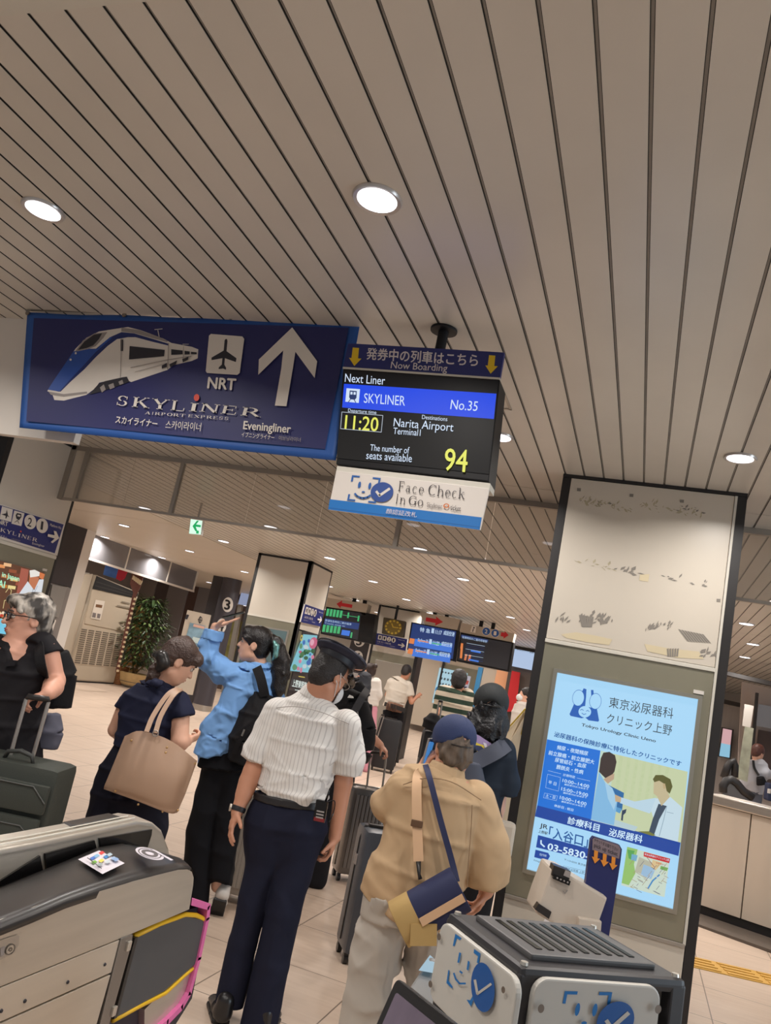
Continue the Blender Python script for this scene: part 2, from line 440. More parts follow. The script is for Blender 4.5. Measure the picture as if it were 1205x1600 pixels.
        return link(name, me, mat, parent)
def surface_nets(D):
    S = D < 0; n = np.array(D.shape); c = n-1
    acc = np.zeros((*c, 3), np.float32); cnt = np.zeros(tuple(c), np.int16)
    cors = [(i, j, k) for i in (0, 1) for j in (0, 1) for k in (0, 1)]
    def sub(A, o): return A[o[0]:o[0]+c[0], o[1]:o[1]+c[1], o[2]:o[2]+c[2]]
    sm = np.zeros(tuple(c), np.int8)
    for o in cors: sm += sub(S, o)
    act = np.argwhere((sm > 0) & (sm < 8))
    ids = np.full(tuple(c), -1, np.int64); ids[tuple(act.T)] = np.arange(len(act))
    pos = np.zeros((len(act), 3)); ct = np.zeros(len(act))
    for a in cors:
        for ax in range(3):
            if a[ax]: continue
            b = list(a); b[ax] = 1
            da = D[tuple((act+a).T)]; db = D[tuple((act+b).T)]
            m = (da < 0) != (db < 0); t = np.where(m, da/np.where(m, da-db, 1), 0)
            p = np.array(a, float)[None]+0*pos; p[:, ax] = t
            pos += p*m[:, None]; ct += m
    V = act+pos/np.maximum(ct, 1)[:, None]
    F = []
    for ax in range(3):
        u, w = (ax+1) % 3, (ax+2) % 3
        A = np.moveaxis(S, ax, 0); x = np.argwhere(A[:-1] != A[1:])
        full = np.zeros((len(x), 3), int)
        oth = [i for i in range(3) if i != ax]
        full[:, ax] = x[:, 0]; full[:, oth[0]] = x[:, 1]; full[:, oth[1]] = x[:, 2]
        ok = (full[:, u] > 0) & (full[:, w] > 0) & (full[:, u] < c[u]) & (full[:, w] < c[w]); full = full[ok]
        if not len(full): continue
        inside = S[tuple(full.T)]
        def g(du, dw):
            q = full.copy(); q[:, u] -= du; q[:, w] -= dw; return ids[tuple(q.T)]
        q = np.stack([g(1, 1), g(0, 1), g(0, 0), g(1, 0)], 1)
        q[~inside] = q[~inside][:, ::-1]
        F.append(q)
    F = np.concatenate(F); F = F[(F >= 0).all(1)]
    return V, F
# ------------------------------------------------------------------ setting materials
def floor_mat():
    m = bpy.data.materials.new('floor_tile'); m.use_nodes = True; nt = m.node_tree; b = nt.nodes['Principled BSDF']
    tc = nt.nodes.new('ShaderNodeTexCoord'); sx = nt.nodes.new('ShaderNodeSeparateXYZ'); nt.links.new(tc.outputs['Object'], sx.inputs[0])
    def line(out, off, pitch, w):
        a = nt.nodes.new('ShaderNodeMath'); a.operation = 'ADD'; a.inputs[1].default_value = off
        nt.links.new(out, a.inputs[0])
        p = nt.nodes.new('ShaderNodeMath'); p.operation = 'PINGPONG'; p.inputs[1].default_value = pitch/2
        nt.links.new(a.outputs[0], p.inputs[0])
        c = nt.nodes.new('ShaderNodeMath'); c.operation = 'LESS_THAN'; c.inputs[1].default_value = w
        nt.links.new(p.outputs[0], c.inputs[0]); return c
    l1 = line(sx.outputs[0], 1.845+60*.62, .62, .0035); l2 = line(sx.outputs[1], -5.19+60*.68, .68, .0035)
    mx = nt.nodes.new('ShaderNodeMath'); mx.operation = 'MAXIMUM'; nt.links.new(l1.outputs[0], mx.inputs[0]); nt.links.new(l2.outputs[0], mx.inputs[1])
    n = nt.nodes.new('ShaderNodeTexNoise'); n.inputs['Scale'].default_value = 1.7; n.inputs['Detail'].default_value = 6
    n2 = nt.nodes.new('ShaderNodeTexNoise'); n2.inputs['Scale'].default_value = 9; n2.inputs['Detail'].default_value = 4
    mp = nt.nodes.new('ShaderNodeMapping'); mp.inputs['Scale'].default_value = (.35, 2.6, 1); nt.links.new(tc.outputs['Object'], mp.inputs[0]); nt.links.new(mp.outputs[0], n2.inputs['Vector'])
    ad = nt.nodes.new('ShaderNodeMath'); ad.operation = 'ADD'; nt.links.new(n.outputs[0], ad.inputs[0]); nt.links.new(n2.outputs[0], ad.inputs[1])
    r = nt.nodes.new('ShaderNodeValToRGB'); r.color_ramp.elements[0].position = .7; r.color_ramp.elements[1].position = 1.3
    r.color_ramp.elements[0].position = .35; r.color_ramp.elements[1].position = .65
    hf = nt.nodes.new('ShaderNodeMath'); hf.operation = 'MULTIPLY'; hf.inputs[1].default_value = .5; nt.links.new(ad.outputs[0], hf.inputs[0])
    nt.links.new(hf.outputs[0], r.inputs[0])
    r.color_ramp.elements[0].color = (*lin((194, 171, 152)), 1); r.color_ramp.elements[1].color = (*lin((210, 189, 170)), 1)
    mi = nt.nodes.new('ShaderNodeMixRGB'); mi.inputs[2].default_value = (*lin((122, 106, 92)), 1)
    nt.links.new(mx.outputs[0], mi.inputs[0]); nt.links.new(r.outputs[0], mi.inputs[1]); nt.links.new(mi.outputs[0], b.inputs['Base Color'])
    b.inputs['Roughness'].default_value = .38; b.inputs['Specular IOR Level'].default_value = .45
    return m
m_slat = M('slat_white', (203, 196, 185), .33, spec=.8, var=.03, vscale=3)
m_gap = M('slat_groove', (40, 37, 34), .8)
m_gapl = M('slat_groove_light', (150, 146, 140), .6)
m_black = M('black_frame', (34, 31, 31), .5)
m_panel = M('white_panel', (202, 193, 179), .35, var=.02, vscale=2)
m_wallw = M('white_wall', (222, 214, 204), .6)
m_alu = M('aluminium_trim', (170, 162, 152), .4, .6)
m_steelo = M('olive_steel', (150, 145, 126), .36, .5, var=.05, vscale=4)
m_steel = M('brushed_steel', (196, 188, 178), .34, .85, var=.05, vscale=3, stretch=(1, 1, 30))
m_trimw = M('pale_trim', (205, 200, 188), .4)
m_smooth = M('smooth_ceiling', (200, 190, 176), .4, var=.02, vscale=2)
m_gl = glass_mat('smoke_glass', (.9, .88, .85), .22, (.72, .66, .58), 1.5)
m_glg = glass_mat('grey_glass', (.6, .6, .62), .5, (.36, .35, .37), 1.6)
# ------------------------------------------------------------------ floor
mb = MB()
nx, ny = 34, 34
xs = np.linspace(-24, 8, nx); ys = np.linspace(-3, 36, ny)
mb.add([(x, y, FL(x, y)) for y in ys for x in xs], [(j*nx+i, j*nx+i+1, (j+1)*nx+i+1, (j+1)*nx+i) for j in range(ny-1) for i in range(nx-1)])
o = structure(mb.build('floor', floor_mat(), fix=False))
# ------------------------------------------------------------------ ceiling of long slats
XS = -0.148                                  # one groove runs here
PITCH_S = 0.1075
def slats(name, x0, x1, y0, y1, gap):
    mb = MB(); k0 = math.ceil((x0-XS)/PITCH_S); k1 = math.floor((x1-XS)/PITCH_S)
    for k in range(k0, k1):
        a = XS+k*PITCH_S+gap/2; b = XS+(k+1)*PITCH_S-gap/2
        mb.box((a, y0, ZC), (b, y1, ZC+.012))
        mb.cur = 2
        for e in (a-.0016, b): mb.box((e, y0, ZC+.0006), (e+.0016, y1, ZC+.008))
        mb.cur = 0
    mb.cur = 1
    mb.box((x0, y0, ZC+.0055), (x1, y1, ZC+.045))
    return structure(mb.build(name, [m_slat, m_gapd, m_edge], fix=False))
m_gapd = M('slat_groove_mid', (160, 156, 150), .6); m_edge = M('slat_edge_dark', (40, 38, 35), .7)
seams = [1.195, 4.885, 5.21]
slats('ceiling', -6.6, 5.2, 1.195, 4.883, .0105)
slats('ceiling.001', -6.6, 5.2, 4.889, 5.206, .0105)
for i, (a, b) in enumerate(((5.25, 7.1), (7.106, 10.2), (10.206, 13.3), (13.306, 16.4), (16.406, 22))):
    slats('ceiling.%03d' % (i+2), -5.75, 5.2, a, b, .0105)
mb = MB()
for a, b in ((5.25, 8.6), (8.61, 11.8), (11.81, 15.0), (15.01, 22)): mb.box((-20, a, ZC), (-5.76, b, ZC+.03))
structure(mb.build('ceiling_smooth', m_smooth))
mb = MB(); mb.box((-6.6, -2.5, ZC), (5.2, .95, ZC+.03)); structure(mb.build('ceiling_behind', m_slat))
mb = MB(); mb.box((-6.6, 1.09, ZC-.006), (5.2, 1.195, ZC+.03)); structure(mb.build('trim_ceiling_edge', m_trimw))
mb = MB(); mb.box((-6.6, .95, ZC+.03), (5.2, 1.09, ZC+.06)); structure(mb.build('trim_ceiling_recess', m_black))
mb = MB(); mb.box((-20, -2.5, ZC+.2), (6, 22, ZC+.3)); structure(mb.build('ceiling_slab', m_black))
mb = MB()
for y in (5.208, 5.242): mb.box((-4.62, y, ZC-.004), (4, y+.01, ZC+.01))
structure(mb.build('trim_glass_channel', m_alu))
# access hatch outline beside the departure display, smoke detectors
def hatch():
    mb = MB(); c = PZ(788, 590, ZC); e = PZ(800, 640, ZC); x1 = e[0]; y1 = e[1]; y0 = y1-.45; x0 = x1-.45
    for a, b in (((x0, y0), (x1, y0+.012)), ((x0, y1-.012), (x1, y1)), ((x0, y0), (x0+.012, y1)), ((x1-.012, y0), (x1, y1))): mb.box((*a, ZC-.004), (*b, ZC+.004))
    tag(mb.build('ceiling_hatch', m_alu), 'square access hatch in the slatted ceiling behind the departure display', 'hatch')
hatch()
# ------------------------------------------------------------------ smoke glass hanging across the hall
YG = 5.229
gl = thing('smoke_barrier', 'row of clear hanging glass panels with a grey rail across the slatted ceiling', 'glass barrier', (-2.4, YG, 2.47))
gl['kind'] = 'structure'
jx = [-4.487, -4.025, -3.577, -2.932, -2.346, -1.745, -1.103, -.46, .2, .8, 1.5, 2.2, 2.9]
for a, b in zip(jx[:-1], jx[1:]):
    MB().box((a+.003, YG-.004, 2.485), (b-.003, YG+.004, ZC)).build('glass_panel', m_gl, gl)
for i, x in enumerate(jx[:-1]):
    if i in (0, 2, 5, 8): MB().box((x-.016, YG-.016, 2.47), (x+.016, YG+.016, ZC)).build('mullion', m_alu, gl)
MB().box((-4.64, YG-.014, 2.468), (3, YG+.014, 2.488)).build('bottom_rail', m_alu, gl)
MB().box((-4.64, YG-.02, ZC-.035), (3, YG+.02, ZC)).build('top_rail', m_alu, gl)
MB().box((-4.648, YG-.02, 2.468), (-4.60, YG+.02, ZC)).build('wall_post', m_alu, gl)
MB().box((-4.60, YG-.004, 2.485), (-4.487, YG+.004, ZC-.03)).build('glass_panel', m_panel, gl)
# ------------------------------------------------------------------ pillars
def pillar(name, x0, x1, y0, y1, label):
    t = thing(name, label, 'pillar', ((x0+x1)/2, (y0+y1)/2, FL((x0+x1)/2, (y0+y1)/2)), kind='structure')
    zf = FL((x0+x1)/2, (y0+y1)/2)-.05
    MB().box((x0+.03, y0+.03, zf), (x1-.03, y1-.03, ZC+.02)).build('core', m_black, t)
    return t
# the pillar with the clinic poster
P1 = pillar('pillar', -.589, .384, 4.5, 5.14, 'white panelled pillar with dark edges and a backlit clinic poster, right of the hall')
mb = MB()
for x in (-.589, .338): mb.box((x, 4.497, -.02), (x+.046, 4.56, ZC))
mb.box((-.589, 4.49, ZC-.018), (.384, 4.56, ZC))
mb.build('corner_strip', m_black, P1)
MB().box((-.541, 4.494, 1.985), (.322, 4.53, ZC-.02)).build('upper_panel', m_panel, P1, bevel=.003)
MB().box((.324, 4.492, .655), (.337, 4.53, ZC-.02)).build('edge_bead', m_trimw, P1)
MB().box((-.543, 4.488, 1.962), (.324, 4.53, 1.983)).build('ledge', m_trimw, P1, bevel=.003)
MB().box((-.541, 4.496, -.02), (.335, 4.53, .64)).build('lower_panel', m_panel, P1, bevel=.003)
MB().box((-.541, 4.488, .64), (.335, 4.53, .66)).build('sill', m_alu, P1, bevel=.003)
# steel surround with the poster opening: four pieces
mb = MB()
X0, X1, Z0, Z1 = -.452, .262, .80, 1.812
mb.box((-.541, 4.496, .662), (.322, 4.53, Z0-.02)); mb.box((-.541, 4.496, Z1+.02), (.322, 4.53, 1.96))
mb.box((-.541, 4.496, Z0-.02), (X0-.02, 4.53, Z1+.02)); mb.box((X1+.02, 4.496, Z0-.02), (.322, 4.53, Z1+.02))
mb.build('steel_surround', m_steelo, P1)
rng = random.Random(5)
a1 = Art((0, 4.4935, 0), (0, -1, 0), P1, .000006, 'glue_residue')
m_res = M('old_glue', (176, 166, 140), .7, var=.15, vscale=60); m_resd = M('grey_scrape', (132, 126, 118), .8); m_tape = M('old_tape', (206, 192, 160), .6)
def frag(mat, cx, cy, w, h, n, sk=.3, sz=(3, 10)):
    for _ in range(n):
        x = cx+rng.uniform(-w, w); y = cy+rng.uniform(-h, h)+(x-cx)*.16; L = rng.uniform(*sz); a = rng.uniform(-.5, .5)+(sk if rng.random() < .6 else -1.0)
        q = np.array([math.cos(a), math.sin(a)])*L; t = np.array([-q[1], q[0]])*rng.uniform(.08, .3)
        p = np.array([x, y]); a1.poly(mat, [p, p+q*.6+t, p+q, p+q*.4-t])
frag(m_res, 945, 788, 40, 4, 40); frag(m_res, 1048, 797, 50, 7, 34); frag(m_resd, 940, 786, 36, 3, 12, sz=(2, 6)); frag(m_resd, 1075, 797, 24, 6, 10, sz=(3, 9))
frag(m_res, 925, 882, 32, 3, 14); frag(m_resd, 975, 893, 26, 2, 10, .15, (4, 14)); frag(m_resd, 1070, 908, 40, 4, 10, .15, (3, 12))
a1.poly(m_tape, [(1000, 898), (1015, 897), (1013, 909), (999, 907)])
a1.poly(m_tape, [(877, 991), (900, 988), (930, 993), (957, 999), (952, 1008), (920, 1004), (885, 997)]); a1.poly(m_tape, [(1007, 1006), (1050, 1014), (1092, 1018), (1100, 1030), (1060, 1028), (1012, 1018)])
for (x, y, n) in ((912, 972, 16), (930, 966, 12), (945, 975, 10), (1015, 983, 8), (1035, 980, 8), (1105, 1026, 12), (875, 970, 6)): frag(m_resd, x, y, 14, 6, n, -.9, (5, 14))
for k in range(9): a1.poly(m_resd, [(1060+k*4.5, 983+k*.9), (1063.5+k*4.5, 984+k*.9), (1078+k*4.2, 1003+k*.3), (1074+k*4.2, 1001.5+k*.3)])
for k in range(5): a1.poly(m_resd, [(1042+k*4, 1014), (1045+k*4, 1013), (1046+k*3.4, 1026), (1043+k*3.4, 1026)])
for k in range(6): a1.poly(m_resd, [(905+k*4, 961+k*.6), (908+k*4, 961+k*.6), (912+k*2.6, 980), (909+k*2.6, 979)])
for x, y in ((905, 765), (987, 774), (1066, 783), (1123, 938)): a1.poly(m_resd, [(x-3, y-2.4), (x+3, y-2), (x+2.6, y+2.8), (x-3.2, y+2.3)])
a1.done()
# pillar further in, with the flower advert on its side
P2 = pillar('pillar.001', -5.258, -4.44, 9.97, 10.72, 'white panelled pillar in mid hall with an advert of flowers on its right side')
mb = MB()
for x in (-5.262, -4.49): mb.box((x, 9.965, 0), (x+.05, 10.02, ZC))
mb.box((-4.49, 9.965, 0), (-4.436, 10.02, ZC)); mb.box((-4.49, 10.69, 0), (-4.436, 10.74, ZC)); mb.box((-5.262, 9.965, ZC-.03), (-4.436, 10.0, ZC))
mb.box((-4.45, 9.965, ZC-.03), (-4.436, 10.74, ZC))
mb.build('corner_strip', m_black, P2)
MB().box((-5.21, 9.958, 2.08), (-4.492, 10.0, ZC-.03)).build('upper_panel', m_panel, P2)
MB().box((-5.21, 9.952, 2.055), (-4.492, 10.0, 2.08)).build('ledge', m_trimw, P2)
MB().box((-5.21, 9.958, 0), (-4.492, 10.0, 2.055)).build('steel_surround', m_steelo, P2)
MB().box((-4.47, 10.02, 2.0), (-4.43, 10.69, ZC-.03)).build('upper_panel', m_panel, P2)
MB().box((-4.47, 10.02, 0), (-4.43, 10.69, 1.98)).build('steel_surround', m_steelo, P2)
# pillar at the left with the platform sign
P3 = pillar('pillar.002', -5.6, -4.65, 4.56, 5.41, 'white panelled pillar at the left edge carrying the blue platform sign')
mb = MB(); mb.box((-4.72, 4.555, -.02), (-4.646, 4.606, ZC)); mb.box((-4.70, 5.39, -.02), (-4.646, 5.415, ZC)); mb.box((-4.70, 4.56, ZC-.022), (-4.646, 5.41, ZC))
mb.build('corner_strip', m_black, P3)
MB().box((-4.69, 4.61, 2.02), (-4.648, 5.388, ZC-.022)).build('upper_panel', m_panel, P3)
MB().box((-4.69, 4.61, -.02), (-4.648, 5.388, 1.995)).build('steel_surround', m_steelo, P3)
MB().box((-4.69, 4.61, 1.995), (-4.64, 5.388, 2.02)).build('ledge', m_trimw, P3)
# far pillar behind the clock
P4 = pillar('pillar.003', -4.945, -4.06, 14.6, 15.3, 'beige panelled far pillar behind the hanging square clock')
MB().box((-4.945, 14.59, 0), (-4.90, 14.64, ZC)).build('corner_strip', m_black, P4)
MB().box((-4.9, 14.59, 2.05), (-4.06, 14.62, ZC-.03)).build('upper_panel', m_panel, P4)
MB().box((-4.9, 14.59, 0), (-4.06, 14.62, 2.05)).build('steel_surround', m_steelo, P4)
MB().box((-4.80, 14.582, .75), (-4.16, 14.6, 1.90)).build('blank_panel', M('grey_panel', (150, 143, 132), .4), P4, bevel=.01)
MB().box((-4.06, 14.585, 0), (-4.0, 14.65, ZC)).build('corner_strip', m_black, P4)
# white bulkhead panel behind the banner
mb = MB(); mb.box((-3.75, 2.86, 2.34), (-2.55, 2.90, ZC)); structure(mb.build('trim_bulkhead', m_wallw))
# ------------------------------------------------------------------ the far left of the hall
def wall_between(name, p, q, z0, z1, mat, th=.08, parent=None):
    p = np.array([p[0], p[1], 0.]); q = np.array([q[0], q[1], 0.]); d = _n(q-p); nn = np.array([d[1], -d[0], 0.])
    if nn @ p > 0: nn = -nn
    return MB().slab([p+EZ*z0, q+EZ*z0, q+EZ*z1, p+EZ*z1], -nn*th).build(name, mat, parent), nn
m_dark = M('dark_panel', (50, 45, 47), .5)
m_greyp = M('grey_frame', (126, 120, 116), .45)
m_greyw = M('grey_shop_wall', (150, 142, 138), .6)
m_white = M('white_paint', (214, 208, 200), .5)
# dark panelled wall end with a grey lower part
a, b = PZ(100, 814, ZC), PZ(137, 827, ZC)
o, nn = wall_between('wall_dark_panel', a, b, 1.98, ZC, m_dark); structure(o)
o, nn = wall_between('wall_grey_panel', a, b, 0, 1.97, m_greyp); structure(o)
o, _ = wall_between('trim_white_post', b+np.array([.0, .0, 0]), b+np.array([.015, .2, 0]), .0, ZC, m_white, .06); structure(o)
ga = Art(b+nn*.012, nn, None, .002)
def proud(name, mat, pts, o, n, th, parent=None):
    return MB().slab([PN(*p, o, n) for p in pts], -np.array(n)*th).build(name, mat, parent, bevel=.004)
wo = np.array(b)
mirror = thing('wall_fitting', 'grey wall panel with a white box lid behind the woman with glasses', 'wall panel', PN(90, 980, wo+nn*.02, nn), kind='structure')
proud('inset', M('inset_grey', (150, 146, 140), .3, .3), [(82, 914), (105, 918), (92, 965), (73, 960)], wo+nn*.03, nn, .02, mirror)
proud('dark_gap', m_black, [(75, 912), (80, 913), (70, 945), (66, 943)], wo+nn*.03, nn, .02, mirror)
proud('white_lid', m_white, [(66, 965), (88, 969), (79, 997), (57, 992)], wo+nn*.06, nn, .05, mirror)
# grey glazed bulkhead over the shops
Xf = -8.853
fb = thing('shop_bulkhead', 'grey tinted glass bulkhead with white rails above the shop fronts', 'bulkhead', (Xf, 13, 2.5), kind='structure')
MB().box((Xf-.02, 10.6, 2.53), (Xf+.0, 14.35, ZC)).build('tinted_glass', m_glg, fb)
MB().box((Xf-.03, 10.6, 2.50), (Xf+.02, 14.4, 2.535)).build('bottom_rail', m_white, fb)
for y in (12.0, 13.35, 14.37): MB().box((Xf-.02, y, 2.5), (Xf+.012, y+.03, ZC)).build('divider', m_white, fb)
# shop fronts behind: wall with vertical bays
structure(MB().box((-13.5, 15.2, 0), (-13.3, 27, ZC)).build('wall_shops_left', m_greyw))
bx = [(-13.4, -12.6, (150, 140, 132)), (-12.6, -12.2, (96, 84, 80)), (-12.2, -11.6, (140, 132, 130)), (-11.6, -11.3, (92, 70, 62)), (-11.3, -10.4, (130, 124, 124)), (-10.4, -9.9, (70, 60, 58)), (-9.9, -9.5, (168, 160, 156)), (-9.5, -9.1, (44, 42, 52)), (-9.1, -8.6, (176, 168, 160))]
for i, (x0, x1, c) in enumerate(bx):
    structure(MB().box((x0, 18.6+.04*(i % 2), .2), (x1, 18.8, ZC+.1)).build('wall_shop_front' + ('.%03d' % i if i else ''), M('shop_bay_%d' % i, c, .6)))
# dark round-fronted column with the track numbers 3 and 4
cb = PZ(350, 902, ZC); cr = PZ(378, 909, ZC)
col = thing('number_column', 'dark column with white discs numbered 3 and 4 behind the raised arm', 'column', (cb[0], cb[1], FL(cb[0], cb[1])), kind='structure')
m_char = M('charcoal_panel', (64, 60, 66), .4)
ax_ = ER
c0 = PZ(364, 905, ZC); R_ = .5*np.linalg.norm(PZ(349, 902, ZC)-PZ(378, 909, ZC))*.98
MB().lathe([(R_, 0), (R_, ZC+.02)], (c0[0], c0[1], 0), 40).build('round_shaft', m_char, col, smooth=.6)
pL = PZ(334, 899, ZC); 
MB().slab([np.array([pL[0], pL[1], 0]), np.array([c0[0], c0[1], 0])-HD*R_*.2, np.array([c0[0], c0[1], 0])+HD*.3, np.array([pL[0], pL[1], 0])+HD*.3], EZ*ZC).build('flat_side', m_dark, col)
MB().lathe([(R_*1.02, 0), (R_*1.02, .0), (R_*1.02, FL(c0[0], c0[1])+.1)], (c0[0], c0[1], 0), 40).build('base_band', m_alu, col)
co = np.array([c0[0], c0[1], 0])-HD*(R_*1.01)
m_disc = M('white_disc', (222, 218, 212), .5); m_ink = M('black_ink', (30, 28, 30), .5)
an = Art(co, -HD, col, .002, 'track_number')
an.disc(m_disc, (356, 945), (8.2, 1.2), (-1.5, 11.5)); an.disc(m_disc, (346, 978), (7.6, 1.2), (-1.5, 11.5))
an.text(m_ink, '3', (352, 936), (361, 938), (350, 952), .03); an.text(m_ink, '4', (342, 969), (351, 971), (340, 985), .03); an.done()
# second dark wall with the numbers 3 and 4 beyond the green board
n2 = thing('number_wall', 'dark wall strip with white discs numbered 3 and 4 under the green departure board', 'wall', PY(565, 1060, 16.2), kind='structure')
MB().slab([PY(552, 990, 16.2), PY(582, 996, 16.2), PY(557, 1120, 16.2), PY(520, 1110, 16.2)], (0, .3, 0)).build('dark_panel', m_dark, n2)
MB().slab([PY(580, 996, 16.15), PY(584, 996, 16.15), PY(562, 1100, 16.15), PY(557, 1100, 16.15)], (0, .3, 0)).build('white_edge', m_white, n2)
an = Art((0, 16.19, 0), (0, -1, 0), n2, .003, 'track_number')
an.disc(m_disc, (562, 1001), (8.4, 1.4), (-1.6, 9.6)); an.disc(m_disc, (558.5, 1026), (8.4, 1.4), (-1.6, 9.2))
an.text(m_ink, '3', (558, 994), (567, 995.5), (556, 1008), .03); an.text(m_ink, '4', (555, 1019), (564, 1020.5), (553, 1033), .03); an.done()
# lit window and panels between the numbered column and the pillar
structure(MB().slab([PY(384, 900, 18), PY(402, 900, 18), PY(392, 948, 18), PY(372, 944, 18)], (0, .1, 0)).build('window_lit', M('lit_window', (150, 160, 190), emit=.8)))
structure(MB().slab([PY(345, 944, 18.1), PY(395, 948, 18.1), PY(340, 1100, 18.1), PY(300, 1095, 18.1)], (0, .1, 0)).build('wall_brown_bay', M('brown_bay', (92, 74, 64), .6)))
nb = thing('notice_board', 'yellow green notice board with a white sheet beside the pillar', 'notice board', PY(365, 1030, 17.9))
MB().slab([PY(362, 968, 17.9), PY(381, 972, 17.9), PY(366, 1032, 17.9), PY(350, 1028, 17.9)], (0, .04, 0)).build('board', M('moss_board', (128, 122, 66), .6, var=.3, vscale=6), nb)
MB().slab([PY(366, 985, 17.88), PY(373, 986, 17.88), PY(369, 1008, 17.88), PY(362, 1006, 17.88)], (0, .01, 0)).build('sheet', m_white, nb)
MB().slab([PY(372, 944, 17.7), PY(378, 945, 17.7), PY(348, 1100, 17.7), PY(342, 1098, 17.7)], (0, .1, 0)).build('frame', m_alu, nb)
# ------------------------------------------------------------------ back of the hall
YB = 19.5
m_beige = M('beige_wall', (196, 182, 164), .5)
structure(MB().box((-9, YB+2.2, 0), (6, YB+2.3, ZC)).build('wall_back', M('back_wall_grey', (150, 140, 130), .6)))
def yslab(name, mat, pts, y, th=.1, parent=None): return MB().slab([PY(*p, y) for p in pts], (0, th, 0)).build(name, mat, parent)
structure(yslab('wall_beige_panel', m_beige, [(657, 1015), (696, 1022), (682, 1140), (640, 1130)], YB))
structure(yslab('trim_dark_edge', m_black, [(694.5, 1022), (697, 1022), (670, 1160), (666, 1160)], YB-.05))
P5 = thing('pillar.004', 'far grey framed pillar with a lit noticeboard poster behind the striped shirt', 'pillar', PY(725, 1130, YB), kind='structure')
yslab('upper_panel', m_beige, [(697, 1010), (800, 1030), (790, 1056), (692, 1036)], YB+.02, .3, P5)
yslab('steel_surround', m_steelo, [(693, 1036), (770, 1052), (745, 1120), (678, 1104)], YB, .3, P5)
yslab('lower_panel', m_beige, [(678, 1104), (745, 1120), (735, 1190), (660, 1175)], YB, .3, P5)
m_lb = M('lit_pale_blue', (176, 214, 228), emit=.85)
def poster(name, label, pts, y, mat, parent=None, group=None):
    t = thing(name, label, 'poster', PY(*pts[3], y)); yslab('sheet', mat, pts, y, .004, t); return t
pp = poster('lit_poster', 'pale blue lit poster with rows of small signs, behind the striped shirt man', [(687, 1043), (731, 1052), (718, 1106), (675, 1098)], YB-.03, m_lb)
a_ = Art((0, YB-.035, 0), (0, -1, 0), pp, .003)
m_bl = M('poster_blue', (40, 130, 190), emit=.7); m_gr = M('poster_grey', (90, 110, 120), emit=.5)
for k in range(8): a_.disc(m_gr, (692+k*4.6, 1050+k*.95), (1.5, .2), (-.2, 1.5), 8, keep=True)
for k in range(7): a_.poly(m_gr, [(689+k*5, 1058+k), (692+k*5, 1058.6+k), (691+k*5, 1062+k), (688+k*5, 1061.4+k)], True)
for k in range(8): a_.poly(m_gr, [(687+k*4.6, 1066+k), (689.5+k*4.6, 1066.5+k), (688.5+k*4.6, 1069+k), (686+k*4.6, 1068.6+k)], True)
a_.disc(m_bl, (685.5, 1078), (5.2, .8), (-.8, 5.4)); a_.disc(m_gr, (689, 1068.5), (1, .1), (0, 1)); a_.done()
pp = poster('lit_poster.001', 'narrow pale blue lit poster with a green patch, right of the white tee man', [(641, 1034), (656, 1037), (642, 1102), (628, 1098)], YB-.05, m_lb)
a_ = Art((0, YB-.055, 0), (0, -1, 0), pp, .003); a_.poly(M('poster_green', (150, 200, 90), emit=.8), [(641, 1062), (648, 1064), (644, 1078), (638, 1076)]); a_.disc(M('poster_violet', (130, 120, 190), emit=.7), (650, 1043), (2.4, .4), (-.3, 2.2)); a_.done()
pp = poster('colour_poster', 'small bright poster of red and white shapes above the striped shoulder', [(727, 1055), (736, 1057), (730, 1083), (721, 1080)], YB-.042, M('poster_pale', (196, 190, 200), emit=.7))
a_ = Art((0, YB-.045, 0), (0, -1, 0), pp, .003); a_.poly(M('poster_red', (190, 70, 60), emit=.7), [(727, 1062), (733, 1064), (731, 1070), (725, 1068)]); a_.poly(M('poster_dark', (50, 50, 80), emit=.6), [(725, 1072), (730, 1073), (728, 1080), (723, 1078)]); a_.done()
structure(yslab('trim_blue_post', M('blue_post', (58, 130, 180), .5), [(748, 1042), (755, 1043.5), (742, 1105), (735, 1103)], YB-.3))
structure(yslab('wall_beige_round', m_beige, [(755, 1043), (782, 1049), (765, 1120), (738, 1112)], YB-.2))
structure(yslab('wall_peach_strip', M('peach_strip', (222, 160, 118), .6), [(777, 1046), (797, 1051), (785, 1120), (762, 1115)], YB-.35))
bn = thing('red_banner', 'red vertical banner on the dark wall left of the clinic pillar', 'banner', PY(800, 1110, YB-.5))
yslab('cloth', M('red_cloth', (196, 34, 40), .6), [(800, 1048), (813, 1051), (806, 1112), (789, 1112)], YB-.5, .03, bn)
structure(yslab('wall_dark_right', M('dark_taupe', (84, 74, 68), .6), [(796, 1040), (850, 1052), (820, 1140), (780, 1130)], YB-.4))
structure(yslab('window_pale', M('sky_window', (176, 196, 226), emit=.95), [(801, 1013), (842, 1021), (836, 1048), (798, 1040)], YB-.5))
structure(yslab('trim_window_band', m_black, [(800, 1000), (850, 1010), (846, 1024), (800, 1014)], YB-.5))
# bright gap of daylight above the far boards
structure(yslab('window_clerestory', M('daylight_band', (200, 210, 225), emit=.9), [(515, 922), (594, 938), (590, 956), (510, 940)], 17.5))
structure(yslab('wall_far_grey', M('far_grey', (140, 132, 122), .6), [(500, 985), (560, 1000), (520, 1120), (440, 1100)], 17.6))
